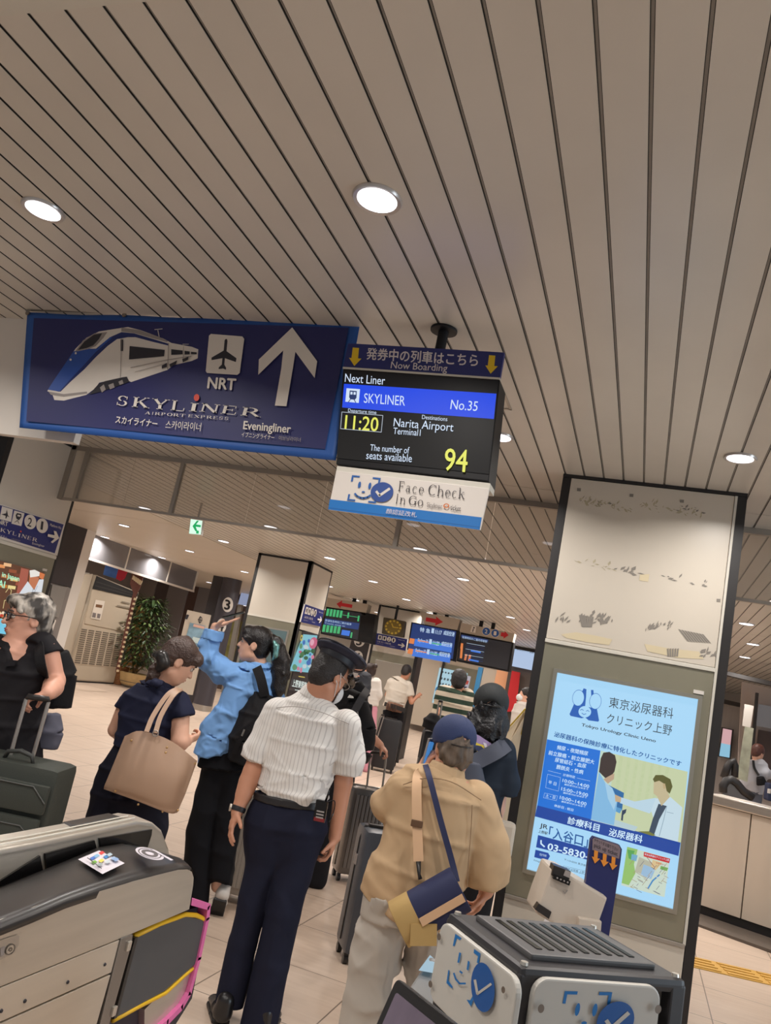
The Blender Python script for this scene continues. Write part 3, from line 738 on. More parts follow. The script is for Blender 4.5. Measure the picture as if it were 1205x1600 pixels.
# slanted pale partition beside the clinic pillar
sp = thing('slanted_partition', 'pale slanted sheet partition with yellow edges left of the clinic pillar', 'partition', PD(800, 1200, 7.6))
m_sheet = M('pale_sheet', (206, 192, 166), .5); m_yel = M('yellow_edge', (216, 190, 40), .5)
q = lambda x, y, d=7.6: PD(x, y, d)
MB().slab([q(821, 1108), q(825, 1112), q(792, 1172), q(783, 1150, 7.9)], HD*.03).build('upper_sheet', m_sheet, sp)
MB().slab([q(825, 1112), q(829, 1107), q(800, 1320), q(770, 1320), q(790, 1172)], HD*.03).build('lower_sheet', m_sheet, sp)
MB().tube([q(783, 1150, 7.85), q(821, 1107.5, 7.58)], .006).build('yellow_edge', m_yel, sp); MB().tube([q(821, 1124), q(815, 1148)], .008).build('yellow_edge', m_yel, sp)
# ------------------------------------------------------------------ right of the clinic pillar
cA, cB = np.array([.70, 8.97, 0]), np.array([2.3, 8.30, 0])
ct = thing('service_counter', 'pale panelled counter with a steel top right of the clinic pillar', 'counter', (cA+cB)/2)
dd = _n(cB-cA); nn = np.array([dd[1], -dd[0], 0])
L = np.linalg.norm(cB-cA)
m_cnt = M('counter_panel', (206, 190, 172), .42, var=.06, vscale=3, stretch=(1, 1, .3))
for k in range(4):
    p = cA+dd*(k*L/4+.006); qq = cA+dd*((k+1)*L/4-.006)
    MB().slab([p+EZ*.11, qq+EZ*.11, qq+EZ*1.045, p+EZ*1.045], -nn*.2).build('front_panel', m_cnt, ct, bevel=.003)
MB().slab([cA-nn*.03, cB-nn*.03, cB-nn*.03+EZ*1.05, cA-nn*.03+EZ*1.05], -nn*.2).build('core', m_black, ct)
MB().slab([cA+nn*.03+EZ*1.05, cB+nn*.03+EZ*1.05, cB+nn*.03+EZ*1.14, cA+nn*.03+EZ*1.14], -nn*.45).build('steel_top', m_steel, ct, bevel=.012)
MB().slab([cA-nn*.02, cB-nn*.02, cB-nn*.02+EZ*.1, cA-nn*.02+EZ*.1], -nn*.1).build('plinth', m_black, ct)
structure(MB().slab([cA-EZ*.0+nn*.0, cB+nn*.0, cB+nn*.5, cA+nn*.5], EZ*.034).build('trim_dark_floor_border', M('dark_floor_border', (96, 86, 78), .4)))
# tactile paving
tA = np.array([.50, 7.11, 0]); tB = np.array([2.0, 7.5, 0]); td = _n(tB-tA); tn = np.array([-td[1], td[0], 0])
tp = thing('tactile_paving', 'yellow ribbed tactile paving strip on the floor right of the clinic pillar', 'tactile paving', tA); tp['kind'] = 'structure'
m_tac = M('tactile_yellow', (206, 158, 66), .6)
MB().slab([tA-tn*.15, tB-tn*.15, tB+tn*.15, tA+tn*.15], EZ*.006).build('tile', m_tac, tp)
mb = MB()
for j in range(4):
    for k in range(5):
        a = tA+td*(.02+k*.3)+tn*(-.11+j*.073); b = a+td*.25; mb.slab([a-tn*.017, b-tn*.017, b+tn*.017, a+tn*.017], EZ*.012)
mb.build('rib', m_tac, tp)
# far right hall: beams, corrugated wall, lit poster, escalator rails
m_beam = M('dark_beam', (52, 48, 46), .5)
def PR(x, y, v): return PY(x, y, v)
structure(MB().slab([PR(1128, 1047, 13.2), PR(1230, 1070, 13.2), PR(1230, 1077, 13.2), PR(1128, 1053, 13.2)], (0, .2, 0)).build('trim_beam', m_beam))
structure(MB().slab([PR(1120, 1090, 15.5), PR(1160, 1099, 15.5), PR(1160, 1105, 15.5), PR(1120, 1096, 15.5)], (0, .2, 0)).build('trim_beam.001', m_beam))
structure(MB().slab([PR(1100, 1094, 15.6), PR(1162, 1106, 15.6), PR(1150, 1260, 15.6), PR(1085, 1260, 15.6)], (0, .1, 0)).build('wall_corrugated', M('corrugated_grey', (158, 152, 148), .5, .1, bump=.6, bscale=3, stretch=(14, 1, .01))))
structure(MB().slab([PR(1160, 1065, 14.8), PR(1240, 1084, 14.8), PR(1240, 1260, 14.8), PR(1150, 1260, 14.8)], (0, .1, 0)).build('wall_far_right', M('warm_grey', (176, 164, 156), .6)))
structure(MB().slab([PR(1182, 1082, 14.5), PR(1186, 1083, 14.5), PR(1172, 1260, 14.5), PR(1166, 1260, 14.5)], (0, .12, 0)).build('trim_post', m_beam))
structure(MB().slab([PR(1186, 1100, 14.6), PR(1230, 1108, 14.6), PR(1226, 1142, 14.6), PR(1182, 1134, 14.6)], (0, .05, 0)).build('window_right', M('right_window', (148, 142, 142), emit=.35)))
structure(MB().slab([PR(1186, 1140, 14.6), PR(1240, 1150, 14.6), PR(1230, 1240, 14.6), PR(1176, 1230, 14.6)], (0, .05, 0)).build('door_1', M('brown_door', (70, 54, 50), .5)))
lp = thing('wall_screen', 'pink and blue lit poster on the corrugated wall beyond the counter', 'poster', PR(1130, 1180, 15.4))
MB().slab([PR(1128, 1136, 15.45), PR(1147, 1140, 15.45), PR(1142, 1186, 15.45), PR(1122, 1182, 15.45)], (0, .05, 0)).build('frame', m_beam, lp)
a_ = Art((0, 15.44, 0), (0, -1, 0), lp, .004)
a_.poly(M('pink_lit', (226, 178, 182), emit=.8), [(1130, 1138), (1144, 1141), (1141.5, 1164), (1127, 1161)]); a_.poly(M('blue_lit', (150, 205, 232), emit=.8), [(1127, 1161), (1141.5, 1164), (1140, 1184), (1124, 1181)]); a_.done()
gp = thing('glass_partition', 'greenish glass screen with posters beside the far escalator', 'glass screen', PR(1165, 1225, 13))
MB().slab([PR(1164, 1135, 13), PR(1178, 1138, 13), PR(1168, 1222, 13), PR(1152, 1216, 13)], (0, .03, 0)).build('pane', M('green_glass', (168, 170, 150), .2, var=.35, vscale=5), gp)
MB().slab([PR(1164, 1100, 13), PR(1178, 1103, 13), PR(1173, 1137, 13), PR(1160, 1134, 13)], (0, .03, 0)).build('notice', m_white, gp)
def handrail(label, pts, d, nm='escalator_rail'):
    t = thing(nm, label, 'escalator rail', PD(*pts[-1], d))
    P = [PD(*p, d) for p in pts]
    MB().tube(P, .05, 8).build('rubber_rail', m_black, t, smooth=True)
    MB().slab(P+[PD(pts[-1][0], pts[-1][1]+14, d), PD(pts[0][0], pts[0][1]+14, d)], HD*.05).build('skirt', M('rail_grey', (96, 90, 86), .4, .4), t)
handrail('black escalator handrail nearest the counter top', [(1130, 1238), (1130, 1228), (1135, 1220), (1143, 1218), (1152, 1224), (1162, 1236), (1176, 1246)], 10.2)
handrail('black escalator handrail rising behind the nearer one', [(1131, 1215), (1136, 1200), (1141, 1192), (1147, 1189), (1149, 1196), (1148, 1214)], 11.5, 'escalator_rail.001')
# ------------------------------------------------------------------ downlights
m_ring = M('lamp_ring', (196, 188, 182), .3, .5)
def lampmat(s): return M('lamp_glow_%s' % s, (250, 248, 255), emit=s)
def downlight(x, y, label, r=.072, power=1.0, group='ceiling downlights', em=3.0):
    t = thing('downlight', label, 'ceiling light', (x, y, ZC), group)
    MB().lathe([(r*.80, -.002), (r*.98, -.006), (r*1.03, .0), (r*1.03, .006), (r*.8, .006)], (x, y, ZC-.004), 28).build('trim_ring', m_ring, t, smooth=.7)
    MB().lathe([(.001, -.0005), (r*.82, -.0005), (r*.82, .002), (.001, .002)], (x, y, ZC-.0075), 28).build('diffuser', lampmat(em), t)
    l = bpy.data.lights.new('lamp', 'AREA'); l.shape = 'DISK'; l.size = r*1.5; l.energy = LAMP_W*power; l.color = (1.0, .95, .90); l.spread = math.radians(150)
    lo = bpy.data.objects.new('lamp', l); COL.objects.link(lo); lo.parent = t; lo.location = (0, 0, -.016)
near = [((68, 327), 'round downlight at the far left of the ceiling above the train banner'), ((590, 310), 'round downlight in mid ceiling above the departure display'),
        ((781, 682), 'round downlight half hidden behind the right edge of the departure display'), ((1157, 715), 'round downlight at the right, above the right edge of the clinic pillar')]
for (px, lb) in near:
    p = PZ(*px, ZC); downlight(p[0], p[1], lb)
downlight(.33, 1.93, 'round downlight out of frame at upper right'); downlight(-3.3, 1.95, 'round downlight left of the frame above the banner'); downlight(-2.05, 3.93, 'round downlight hidden behind the train banner'); downlight(-3.3, 3.93, 'round downlight hidden behind the left of the banner')
downlight(-.9, .3, 'round downlight overhead behind the photographer'); downlight(-2.1, .3, 'round downlight behind the photographer on the left')
ORD = ['first', 'second', 'third', 'fourth', 'fifth', 'sixth', 'seventh']
rows = [(7.7, (-5.62, -4.0, -2.3, -.6, 1.0, 2.6)), (9.37, (-7.1, -5.5, -3.95, -2.2, -.6, .93, 2.5)), (11.08, (-8.7, -7.06, -5.4, -3.92, -2.17, -.5, 1.2)), (12.8, (-8.7, -6.95, -5.3, -3.89, -2.14, -.4, 1.3)), (14.5, (-7.2, -5.4, -3.9, -2.1, -.4))]
for j, (y, xs_) in enumerate(rows):
    for i, x in enumerate(xs_):
        downlight(x, y, 'small far downlight, %s from the left in the %s row beyond the hanging glass' % (ORD[i], ORD[j]), .085, 1.25, 'downlights beyond the glass')
for i, (x, y) in enumerate(((-10.4, 11.08), (-10.3, 12.8), (-9.6, 14.5), (-11.9, 12.6))):  # lamps added to brighten the far left around the air conditioner
    downlight(x, y, 'far left downlight before the air conditioner, %s from the front' % ORD[i], .085, 1.7, 'downlights at the far left')
for k, y in enumerate((16.5, 18.3)):
    for i, x in enumerate((-9.8, -7.6, -5.6, -3.6, -1.6)):
        downlight(x, y, 'tiny downlight at the far end, %s from the left in the %s last row' % (ORD[i], ('second', 'very')[k]), .08, 1.3, 'downlights at the far end')
# ------------------------------------------------------------------ train banner
YBN = 2.75
bn = thing('banner', 'large dark blue cloth banner with a white express train, airport pictogram and up arrow', 'banner', PY(300, 600, YBN))
m_navy = M('banner_navy', (34, 36, 92), .55, var=.05, vscale=2); m_blue = M('banner_blue', (34, 84, 158), .55)
m_wht = M('print_white', (222, 214, 204), .55); m_gry = M('print_grey', (150, 142, 138), .55); m_drk = M('print_dark', (40, 38, 46), .55); m_rd = M('print_red', (214, 66, 44), .5)
m_tblue = M('train_blue', (38, 78, 160), .5); m_tnavy = M('train_navy', (24, 40, 104), .5)
def banner_cloth():                          # slightly rippled sheet, hanging free
    tl, tr, br, bl = (PY(*p, YBN) for p in ((43, 488), (563, 503), (525, 720), (30, 668)))
    vs = []; nx, nz = 60, 24
    for j in range(nz+1):
        for i in range(nx+1):
            u, v = i/nx, j/nz
            p = (tl*(1-u)+tr*u)*(1-v)+(bl*(1-u)+br*u)*v
            p[1] += .003*math.sin(u*9+v*2)*(.3+v*.5)
            p[2] -= .006*math.sin(u*math.pi*3)**2*(1-v)*(1 if 0 < i < nx else 0)
            vs.append(p)
    mb = MB(); mb.add(vs, [(j*(nx+1)+i, j*(nx+1)+i+1, (j+1)*(nx+1)+i+1, (j+1)*(nx+1)+i) for j in range(nz) for i in range(nx)])
    o = mb.build('cloth', m_blue, bn, smooth=True)
    s = o.modifiers.new('thick', 'SOLIDIFY'); s.thickness = .002; s.offset = 0
banner_cloth()
A = Art((0, YBN-.0065, 0), (0, -1, 0), bn, .00025, 'print')
A.poly(m_navy, [(53, 497), (545, 512), (508, 702), (41, 658)])
# train: body, roof, blue nose, windscreen, windows, running gear
A.poly(m_wht, [(74, 611), (84, 597), (100, 572), (118, 545), (135, 528), (155, 518), (180, 514), (200, 511), (220, 516), (255, 529), (268, 536), (300, 542), (310, 546), (309, 560), (300, 564), (270, 571), (262, 578), (205, 597), (192, 590), (155, 598), (150, 606), (135, 617), (100, 626), (85, 625), (82, 616)])
A.poly(m_tnavy, [(190, 519), (210, 521), (240, 530), (263, 537), (263, 540), (238, 534), (212, 527), (200, 527), (183, 530), (168, 541), (150, 558), (132, 577), (110, 597), (95, 612), (90, 612), (120, 580), (150, 545), (172, 527)])
A.poly(m_tblue, [(75, 609), (86, 592), (103, 567), (115, 549), (122, 549), (140, 545), (152, 545), (160, 537), (172, 527), (176, 527), (150, 550), (130, 572), (108, 595), (93, 612)])
A.poly(m_gry, [(118, 549), (130, 532), (148, 521), (168, 519), (162, 528), (150, 541), (140, 545), (122, 549)])
A.poly(m_drk, [(122, 547), (132, 534), (147, 523), (160, 521), (155, 530), (146, 540), (136, 544)])
A.poly(m_gry, [(76, 612), (100, 616), (136, 612), (137, 615), (100, 620), (80, 617)])
A.poly(m_gry, [(190, 512), (218, 516), (252, 528), (262, 533), (262, 535), (240, 529), (212, 521), (190, 518)])
A.poly(m_drk, [(203, 541), (258, 547), (257, 557), (202, 562)]); A.poly(m_drk, [(268, 546), (286, 548), (286, 554), (268, 555)]); A.poly(m_drk, [(289, 548.5), (297, 549.5), (297, 554), (289, 554.5)]); A.poly(m_drk, [(299, 550), (308, 551), (308, 554), (299, 554)])
A.poly(m_drk, [(189, 531), (193, 531), (193, 549), (189, 549)]); A.poly(m_drk, [(155, 600), (165, 596), (192, 590), (199, 589), (203, 597), (190, 602), (160, 612), (140, 617)])
A.poly(m_gry, [(157, 606), (163, 601), (166, 609), (160, 614)]); A.poly(m_gry, [(170, 602), (178, 599), (180, 606), (173, 609)]); A.poly(m_gry, [(186, 597), (192, 594), (194, 600), (188, 602)])
A.line(m_gry, [(205, 575), (262, 563), (300, 557)], 1); A.line(m_gry, [(212, 582), (262, 568)], .7); A.line(m_gry, [(191, 530), (189, 590)], .8); A.line(m_gry, [(264.5, 537), (263, 578)], 1.2); A.line(m_gry, [(288, 542), (287, 567)], .8)
A.poly(m_drk, [(254, 572), (262, 568), (262, 574), (254, 577)]); A.poly(m_drk, [(266, 570), (278, 564), (276, 570), (267, 575)]); A.poly(m_drk, [(286, 562), (296, 558), (295, 563), (287, 567)])
A.line(m_wht, [(248, 517), (250, 527)], 1); A.line(m_wht, [(243, 516), (255, 515)], 1); A.line(m_wht, [(287, 539), (296, 539)], .8)
A.disc(m_wht, (112, 563), (1.8, 0), (0, 1.8), 10); A.disc(m_wht, (120, 553), (1.6, 0), (0, 1.8), 10)
# airport pictogram and NRT
A.poly(m_wht, [(331, 523), (380, 527), (383, 531), (376, 584), (372, 587), (325, 584), (323, 581), (328, 526)])
A.poly(m_drk, [(354, 531), (356, 531), (357, 534), (355.5, 550), (371, 561), (370, 567), (353, 561), (352, 571), (355, 576), (354.5, 579), (350, 577), (343, 578), (343.5, 575), (348, 571), (349, 561), (332, 564), (332, 560), (351, 549), (352.5, 533)])
A.text(m_wht, 'NRT', (327, 590), (371, 593), (325, 608), .03)
# arrow
A.poly(m_wht, [(458, 513), (497, 566), (493, 592), (463, 551), (459, 577), (449, 636), (431, 635), (441, 577), (444, 549), (405, 587), (406, 563)])
# logo lettering
A.text(m_wht, 'SKYL', (187, 619), (292, 628), (184, 634.5), roman=True)
A.text(m_wht, 'I', (300, 630.5), (312, 631.5), (297, 643.5), roman=True); A.text(m_wht, 'NER', (317, 631), (413, 640), (313, 644), roman=True)
A.disc(m_rd, (309, 622.5), (4.2, .4), (-.6, 5.5))
A.text(m_wht, 'AIRPORT EXPRESS', (229, 644), (359, 653), (228, 648.5), roman=True)
A.text(m_wht, 'スカイライナー', (184, 651), (249, 658), (182, 662), .015); A.text(m_wht, '스카이라이너', (262, 658), (317, 662), (260, 671)); A.text(m_wht, 'Eveningliner', (383, 659), (457, 665), (381, 676), .02)
A.text(m_wht, 'イブニングライナー', (380, 676), (431, 681), (379, 684)); A.text(m_gry, '이브닝라이너', (438, 682), (472, 685), (437, 689))
A.done({'print_white': 'white_print', 'banner_navy': 'navy_field'})
# grommets and the rail the banner hangs from
m_brass = M('hook_steel', (150, 140, 128), .35, .9)
l, r_ = PY(40, 486, YBN), PY(567, 500, YBN)
MB().tube([l+EZ*.004, r_+EZ*.004], .004, 8).build('hanging_rail', m_brass, bn, smooth=True)
for x, y in ((43, 489), (194, 492), (361, 496), (561, 505)):
    p = PY(x, y, YBN-.008); mb = MB(); mb.lathe([(.004, -.002), (.011, -.002), (.011, .002), (.004, .002)], p, 16, (0, 1, 0)); mb.tube([p, p+np.array([.004, .0, .012]), p+np.array([.012, .006, .018])], .0035, 6)
    mb.build('grommet_hook', m_brass, bn, smooth=.7)
# ------------------------------------------------------------------ departure display
YD = 2.66
ds = thing('departure_display', 'black hanging departure display with a blue band and yellow numbers, blue header above', 'display', PY(655, 660, YD))
m_blk = M('display_black', (22, 21, 23), .5, spec=.3); m_scr = M('screen_black', (18, 17, 20), .4, emit=.3, spec=.12)
def pslab(name, mat, pts, y, th, parent, bevel=0.0): return MB().slab([PY(*p, y) for p in pts], (0, th, 0)).build(name, mat, parent, bevel=bevel)
pp = PZ(691, 517, ZC)
pp = np.array([PY(692, 525, YD+.07)[0], YD+.07, ZC])
MB().lathe([(.052, -.012), (.052, 0)], pp, 32).build('ceiling_flange', m_blk, ds, bevel=.004, smooth=.6)
MB().lathe([(.020, -.22), (.020, -.006)], pp, 20).build('pole', m_blk, ds, smooth=.7)
m_hnavy = M('header_navy', (33, 40, 104), .45)
pslab('header_sign', m_hnavy, [(544, 536), (788.5, 550.5), (781.5, 590), (536, 573)], YD, .02, ds, .002)
pslab('header_lip', m_trimw, [(536, 573), (781.5, 590), (781, 593), (535.5, 576)], YD-.002, .02, ds)
pslab('screen_housing', m_blk, [(536, 576), (781.5, 593), (764, 752.5), (525, 725.5)], YD, .13, ds, .004)
pslab('lower_ledge', m_trimw, [(527, 728), (766, 755), (765, 765), (525.5, 737)], YD+.004, .09, ds)
A = Art((0, YD-.001, 0), (0, -1, 0), ds, .0003, 'screen_print')
m_yl = M('arrow_yellow', (224, 188, 30), .5); m_hw = M('header_white', (214, 206, 206), .5)
for x, y in ((555, 543), (768, 555)): A.poly(m_yl, [(x-3.6, y), (x+6.2, y+.8), (x+4.6, y+17), (x+10, y+17.4), (x-1.2, y+29), (x-9.4, y+16), (x-5.6, y+16.4)])
A.text(m_hw, '発券中の列車はこちら', (574, 543), (748, 553.5), (572, 562), .02); A.text(m_hw, 'Now Boarding', (612, 565), (700, 570), (610, 579), .005)
m_w = M('led_white', (212, 228, 250), emit=.95); m_ye = M('led_yellow', (226, 228, 92), emit=1.0); m_lcd = M('lcd_blue', (4, 66, 224), emit=1.0); m_lg = M('led_box', (196, 206, 220), emit=.8)
A.poly(m_scr, [(538, 579), (779, 596), (764, 741), (529, 716)])
A.text(m_w, 'Next Liner', (540, 584), (602.5, 588.5), (539, 597), .0)
A.poly(m_lcd, [(538, 600), (776, 615.5), (772, 655), (535, 637)])
A.poly(m_w, [(542, 607), (563, 608.5), (561, 630), (540, 628)])
m_ic = M('icon_navy', (24, 52, 110), emit=.8)
A.poly(m_ic, [(547, 610.5), (558, 611.4), (557.5, 622), (555, 625), (548, 624.4), (546, 621)]); A.poly(m_w, [(548.3, 612.6), (551.6, 612.9), (551.3, 617), (547.9, 616.7)]); A.poly(m_w, [(553.2, 613), (556.6, 613.3), (556.2, 617.4), (552.9, 617.1)])
A.line(m_ic, [(548.4, 624), (545, 629)], 1.2); A.line(m_ic, [(554, 625), (556.5, 629.6)], 1.2)
A.text(m_w, 'SKYLINER', (570, 615), (634, 619.5), (569, 630)); A.text(m_w, 'No.35', (706, 625), (748, 628), (704, 640))
A.text(m_w, 'Departure time', (545, 639), (589, 642.5), (544.5, 646)); A.line(m_lg, [(535, 644.5), (599, 650), (596.5, 676), (533, 670.5)], .9, close=True)
A.text(m_ye, '11:20', (541, 649), (593, 653), (539, 671), .01)
A.text(m_w, 'Destinations', (660.5, 649), (700, 652.5), (660, 655.5)); A.text(m_w, 'Narita Airport', (617, 654), (710, 662), (615, 671)); A.text(m_w, 'Terminal1', (616, 669), (658.5, 672), (615, 679))
A.text(m_w, 'The number of', (580, 695), (641, 699.5), (579, 705)); A.text(m_w, 'seats available', (574, 706), (645, 711), (573, 718)); A.text(m_ye, '94', (697, 701), (733, 704), (694, 736), .01)
A.done({'lcd_blue': 'blue_band', 'screen_black': 'screen'})
# face check board hanging under the display
fc = thing('face_check_board', 'white board with a blue smiling face mark hanging under the departure display', 'sign board', PY(640, 790, YD-.01))
m_bw = M('board_white', (214, 206, 198), .45); m_bb = M('board_blue', (30, 110, 182), .45); m_fb = M('face_blue', (40, 92, 160), .5); m_fn = M('check_navy', (46, 74, 140), .5); m_tx = M('board_text', (58, 52, 56), .5)
pslab('board', m_bw, [(525.5, 735), (765, 763), (750.5, 828), (513, 796)], YD-.006, .012, fc, .002)
A = Art((0, YD-.007, 0), (0, -1, 0), fc, .0003, 'print')
A.poly(m_bb, [(515.5, 780), (753, 808.5), (749.5, 828), (513, 796)]); A.line(M('board_blue_dark', (22, 84, 150), .5), [(514, 793.5), (750, 824)], .9)
def face_mark(A, c, s, mb_, mn, mw, ux=(1, .12), uy=(-.17, 1)):
    c = np.array(c, float); ux = np.array(ux)*s; uy = np.array(uy)*s
    f = lambda a, b: tuple(c+ux*a+uy*b)
    P = lambda m, pts: A.poly(m, [f(*p) for p in pts])
    w = .13
    P(mb_, [(-1, -1), (-.45, -1), (-.45, -1+w), (-1+w, -1+w), (-1+w, -.5), (-1, -.5)])
    P(mb_, [(1, -1), (.45, -1), (.45, -1+w), (1-w, -1+w), (1-w, -.5), (1, -.5)])
    P(mb_, [(-1, 1), (-.45, 1), (-.45, 1-w), (-1+w, 1-w), (-1+w, .5), (-1, .5)])
    P(mb_, [(1, 1), (.45, 1), (.45, 1-w), (1-w, 1-w), (1-w, .5), (1, .5)])
    for e in (-.36, .36): A.disc(mb_, f(e, -.3), ux*.1, uy*.26, 14)
    A.disc(mb_, f(.0, .22), ux*.12, uy*.07, 12)
    A.line(mb_, [f(-.55, .42), f(-.36, .6), f(-.1, .7), f(.12, .7), f(.36, .6), f(.52, .44)], np.hypot(*ux)*.13)
    A.disc(mn, f(1.28, .1), ux*.78, uy*.78, 36)
    A.line(mw, [f(.9, .1), f(1.16, .38), f(1.74, -.22)], np.hypot(*ux)*.17)
face_mark(A, (569, 764.5), 22.5, m_fb, m_fn, m_bw, (1, .1), (-.17, .88))
A.text(m_tx, 'Face', (624.5, 752), (664, 757), (622.5, 768), roman=True); A.text(m_tx, 'Check', (671, 757), (728, 763.5), (669, 774), roman=True)
A.text(m_tx, 'In', (621, 772), (635.5, 774), (619, 787), roman=True); A.text(m_tx, 'Go', (640.5, 774.5), (663, 777.5), (638.5, 789), roman=True)
A.text(M('board_grey', (120, 112, 110), .5), 'Skyliner', (668, 785), (692, 788), (667, 794.5)); A.disc(M('orange_ink', (200, 110, 50), .5), (698, 791), (4.5, .6), (-1, 3.6), 16, r0=.6); A.text(m_tx, 'ticket', (705, 789), (721, 791.5), (704, 797))
A.text(m_hw, '顔認証改札', (605, 795), (653, 801), (603.5, 803)); A.done()
# ------------------------------------------------------------------ platform sign on the left pillar
XW = -4.642
A0 = thing('platform_sign', 'dark blue platform sign with 2 and 1 in white discs on the left pillar', 'sign', PX(50, 830, XW))
MB().slab([PX(*p, XW) for p in ((-30, 778), (101.5, 818.5), (89.5, 868.5), (-30, 833))], (-.02, 0, 0)).build('white_frame', m_white, A0)
A = Art((XW+.001, 0, 0), (1, 0, 0), A0, .0006, 'print')
m_sn = M('sign_navy', (30, 38, 108), .45)
A.poly(m_sn, [(-30, 780), (99.5, 819.5), (85.5, 864.5), (-30, 828.5)])
A.poly(m_wht, [(3, 791), (20, 796), (17, 815.5), (-1, 811)]); A.poly(m_wht, [(22, 797.5), (38, 802), (33, 822), (17.5, 818)])
A.poly(m_drk, [(10.5, 796), (12, 805), (14.5, 808), (11, 806.5), (9.5, 810), (8, 810), (8.5, 806), (1.5, 803.5), (9, 802)]); A.poly(m_drk, [(26, 801.5), (33, 803), (33, 808), (29, 813), (25, 810), (24, 805)]); A.poly(m_wht, [(27, 804), (31.5, 805), (31, 807.5), (26.5, 806.5)]); A.line(m_drk, [(27, 813), (22, 816)], .8); A.line(m_drk, [(27, 813.5), (29, 818)], .8)
A.disc(m_wht, (46.5, 815.3), (9.2, 2.6), (-1.6, 11.2)); A.disc(m_wht, (65, 821.3), (9, 2.6), (-1.6, 11.2))
A.text(m_drk, '2', (43.5, 808), (50, 810), (41, 821.5), .01); A.text(m_drk, '1', (63.5, 814), (67, 815), (62, 827), .01)
A.text(m_wht, 'NRT', (-3, 811), (11.5, 815.5), (-4, 818), .02); A.text(m_wht, 'SKYL', (-8, 822), (25, 831.5), (-9, 828), roman=True); A.text(m_wht, 'I', (27.5, 833), (31, 834), (26.5, 838.5), roman=True); A.text(m_wht, 'NER', (33, 834), (58, 841.5), (31.5, 839.5), roman=True); A.disc(m_rd, (31, 830), (1.2, .3), (0, 1.6), 10)
A.text(m_wht, 'ライナー', (-4, 833.5), (10, 838), (-5, 837)); A.text(m_gry, '스카이라이너', (16, 840), (30, 843.5), (15, 843.5)); A.text(m_wht, 'Eveningliner', (49, 846.5), (68, 851.5), (48, 851)); A.text(m_wht, 'Platform No.', (77, 817.5), (95, 823), (76, 821.5))
A.poly(m_wht, [(73, 834), (83.5, 836), (82, 829), (86, 830), (90.5, 840.5), (80, 848.5), (77.5, 846.5), (83.5, 841), (72.5, 838)]); A.done({'sign_navy': 'navy_field'})
# ------------------------------------------------------------------ food advert lightbox on the left pillar
fd = thing('lightbox_advert', 'lit food advert lightbox with a cook in white behind the woman with glasses', 'advert', PX(30, 920, XW))
m_bz = M('lightbox_bezel', (140, 134, 120), .35, .7)
MB().slab([PX(*p, -4.64) for p in ((-30, 866), (71.5, 892), (50, 1000), (-40, 985))], (-.007, 0, 0)).build('bezel', m_bz, fd)
A = Art((-4.638, 0, 0), (1, 0, 0), fd, .0006, 'lit_print')
E = lambda n, c, s=.9: M('lit_'+n, c, emit=s)
A.poly(E('brown', (96, 58, 38)), [(-30, 868), (69, 894.5), (48, 998), (-40, 983)])
for k, (x, y, c) in enumerate(((2, 884, (230, 150, 90)), (12, 882, (240, 190, 140)), (20, 892, (150, 80, 50)), (8, 900, (190, 110, 50)), (22, 905, (232, 190, 120)), (5, 915, (200, 120, 40)), (18, 917, (240, 220, 150)), (28, 898, (120, 60, 40)), (30, 912, (160, 80, 60)))):
    A.poly(E('patch%d' % k, c), [(x-6, y-3), (x+6, y-1), (x+5, y+4), (x-7, y+2)])
A.poly(E('pillar', (170, 92, 74)), [(32, 887), (44, 890), (38, 935), (24, 930)])
A.poly(E('skin', (196, 120, 84)), [(45, 898), (60, 902), (57, 916), (50, 922), (44, 912)]); A.poly(E('cap', (238, 234, 226)), [(45, 891), (53, 890), (61, 894), (60, 900), (46, 902)]); A.poly(E('skin2', (214, 120, 70)), [(61, 894), (69, 897), (66, 906), (60, 902)])
A.poly(E('coat', (222, 226, 232)), [(42, 908), (52, 922), (60, 905), (67, 905), (58, 960), (22, 948), (28, 928)]); A.line(E('fold', (170, 176, 190)), [(50, 920), (47, 950)], 1.2); A.line(E('fold', (170, 176, 190)), [(57, 915), (50, 930)], 1)
A.text(E('mint', (180, 250, 210)), 'in Japan', (2, 893), (29, 900.5), (1, 903), .02); A.text(E('mint', (180, 250, 210)), 'AI', (-4, 905), (7, 908), (-6, 916), .02)
A.line(E('glassw', (220, 200, 140)), [(7, 925), (12, 918), (16, 922), (13, 936), (5, 938), (3, 950)], 1)
for k in range(16): A.disc(E('food%d' % (k % 4), ((236, 200, 130), (226, 130, 80), (200, 60, 40), (240, 220, 190))[k % 4]), (-3+(k*7 % 24), 957+(k*5 % 11)), (2.6, .6), (-.5, 2.4), 9)
A.poly(E('cyan', (120, 206, 236)), [(-34, 960), (52, 976), (47, 997), (-40, 983)]); A.line(E('darkline', (60, 30, 20)), [(-30, 959), (52, 975)], 2); A.line(E('paleink', (210, 236, 244)), [(0, 974), (12, 976.5)], .8); A.done()
MB().slab([PX(*p, -4.637) for p in ((67.5, 888), (74, 889.5), (73, 893), (66.5, 891.5))], (-.01, 0, 0)).build('number_tag', m_white, fd)
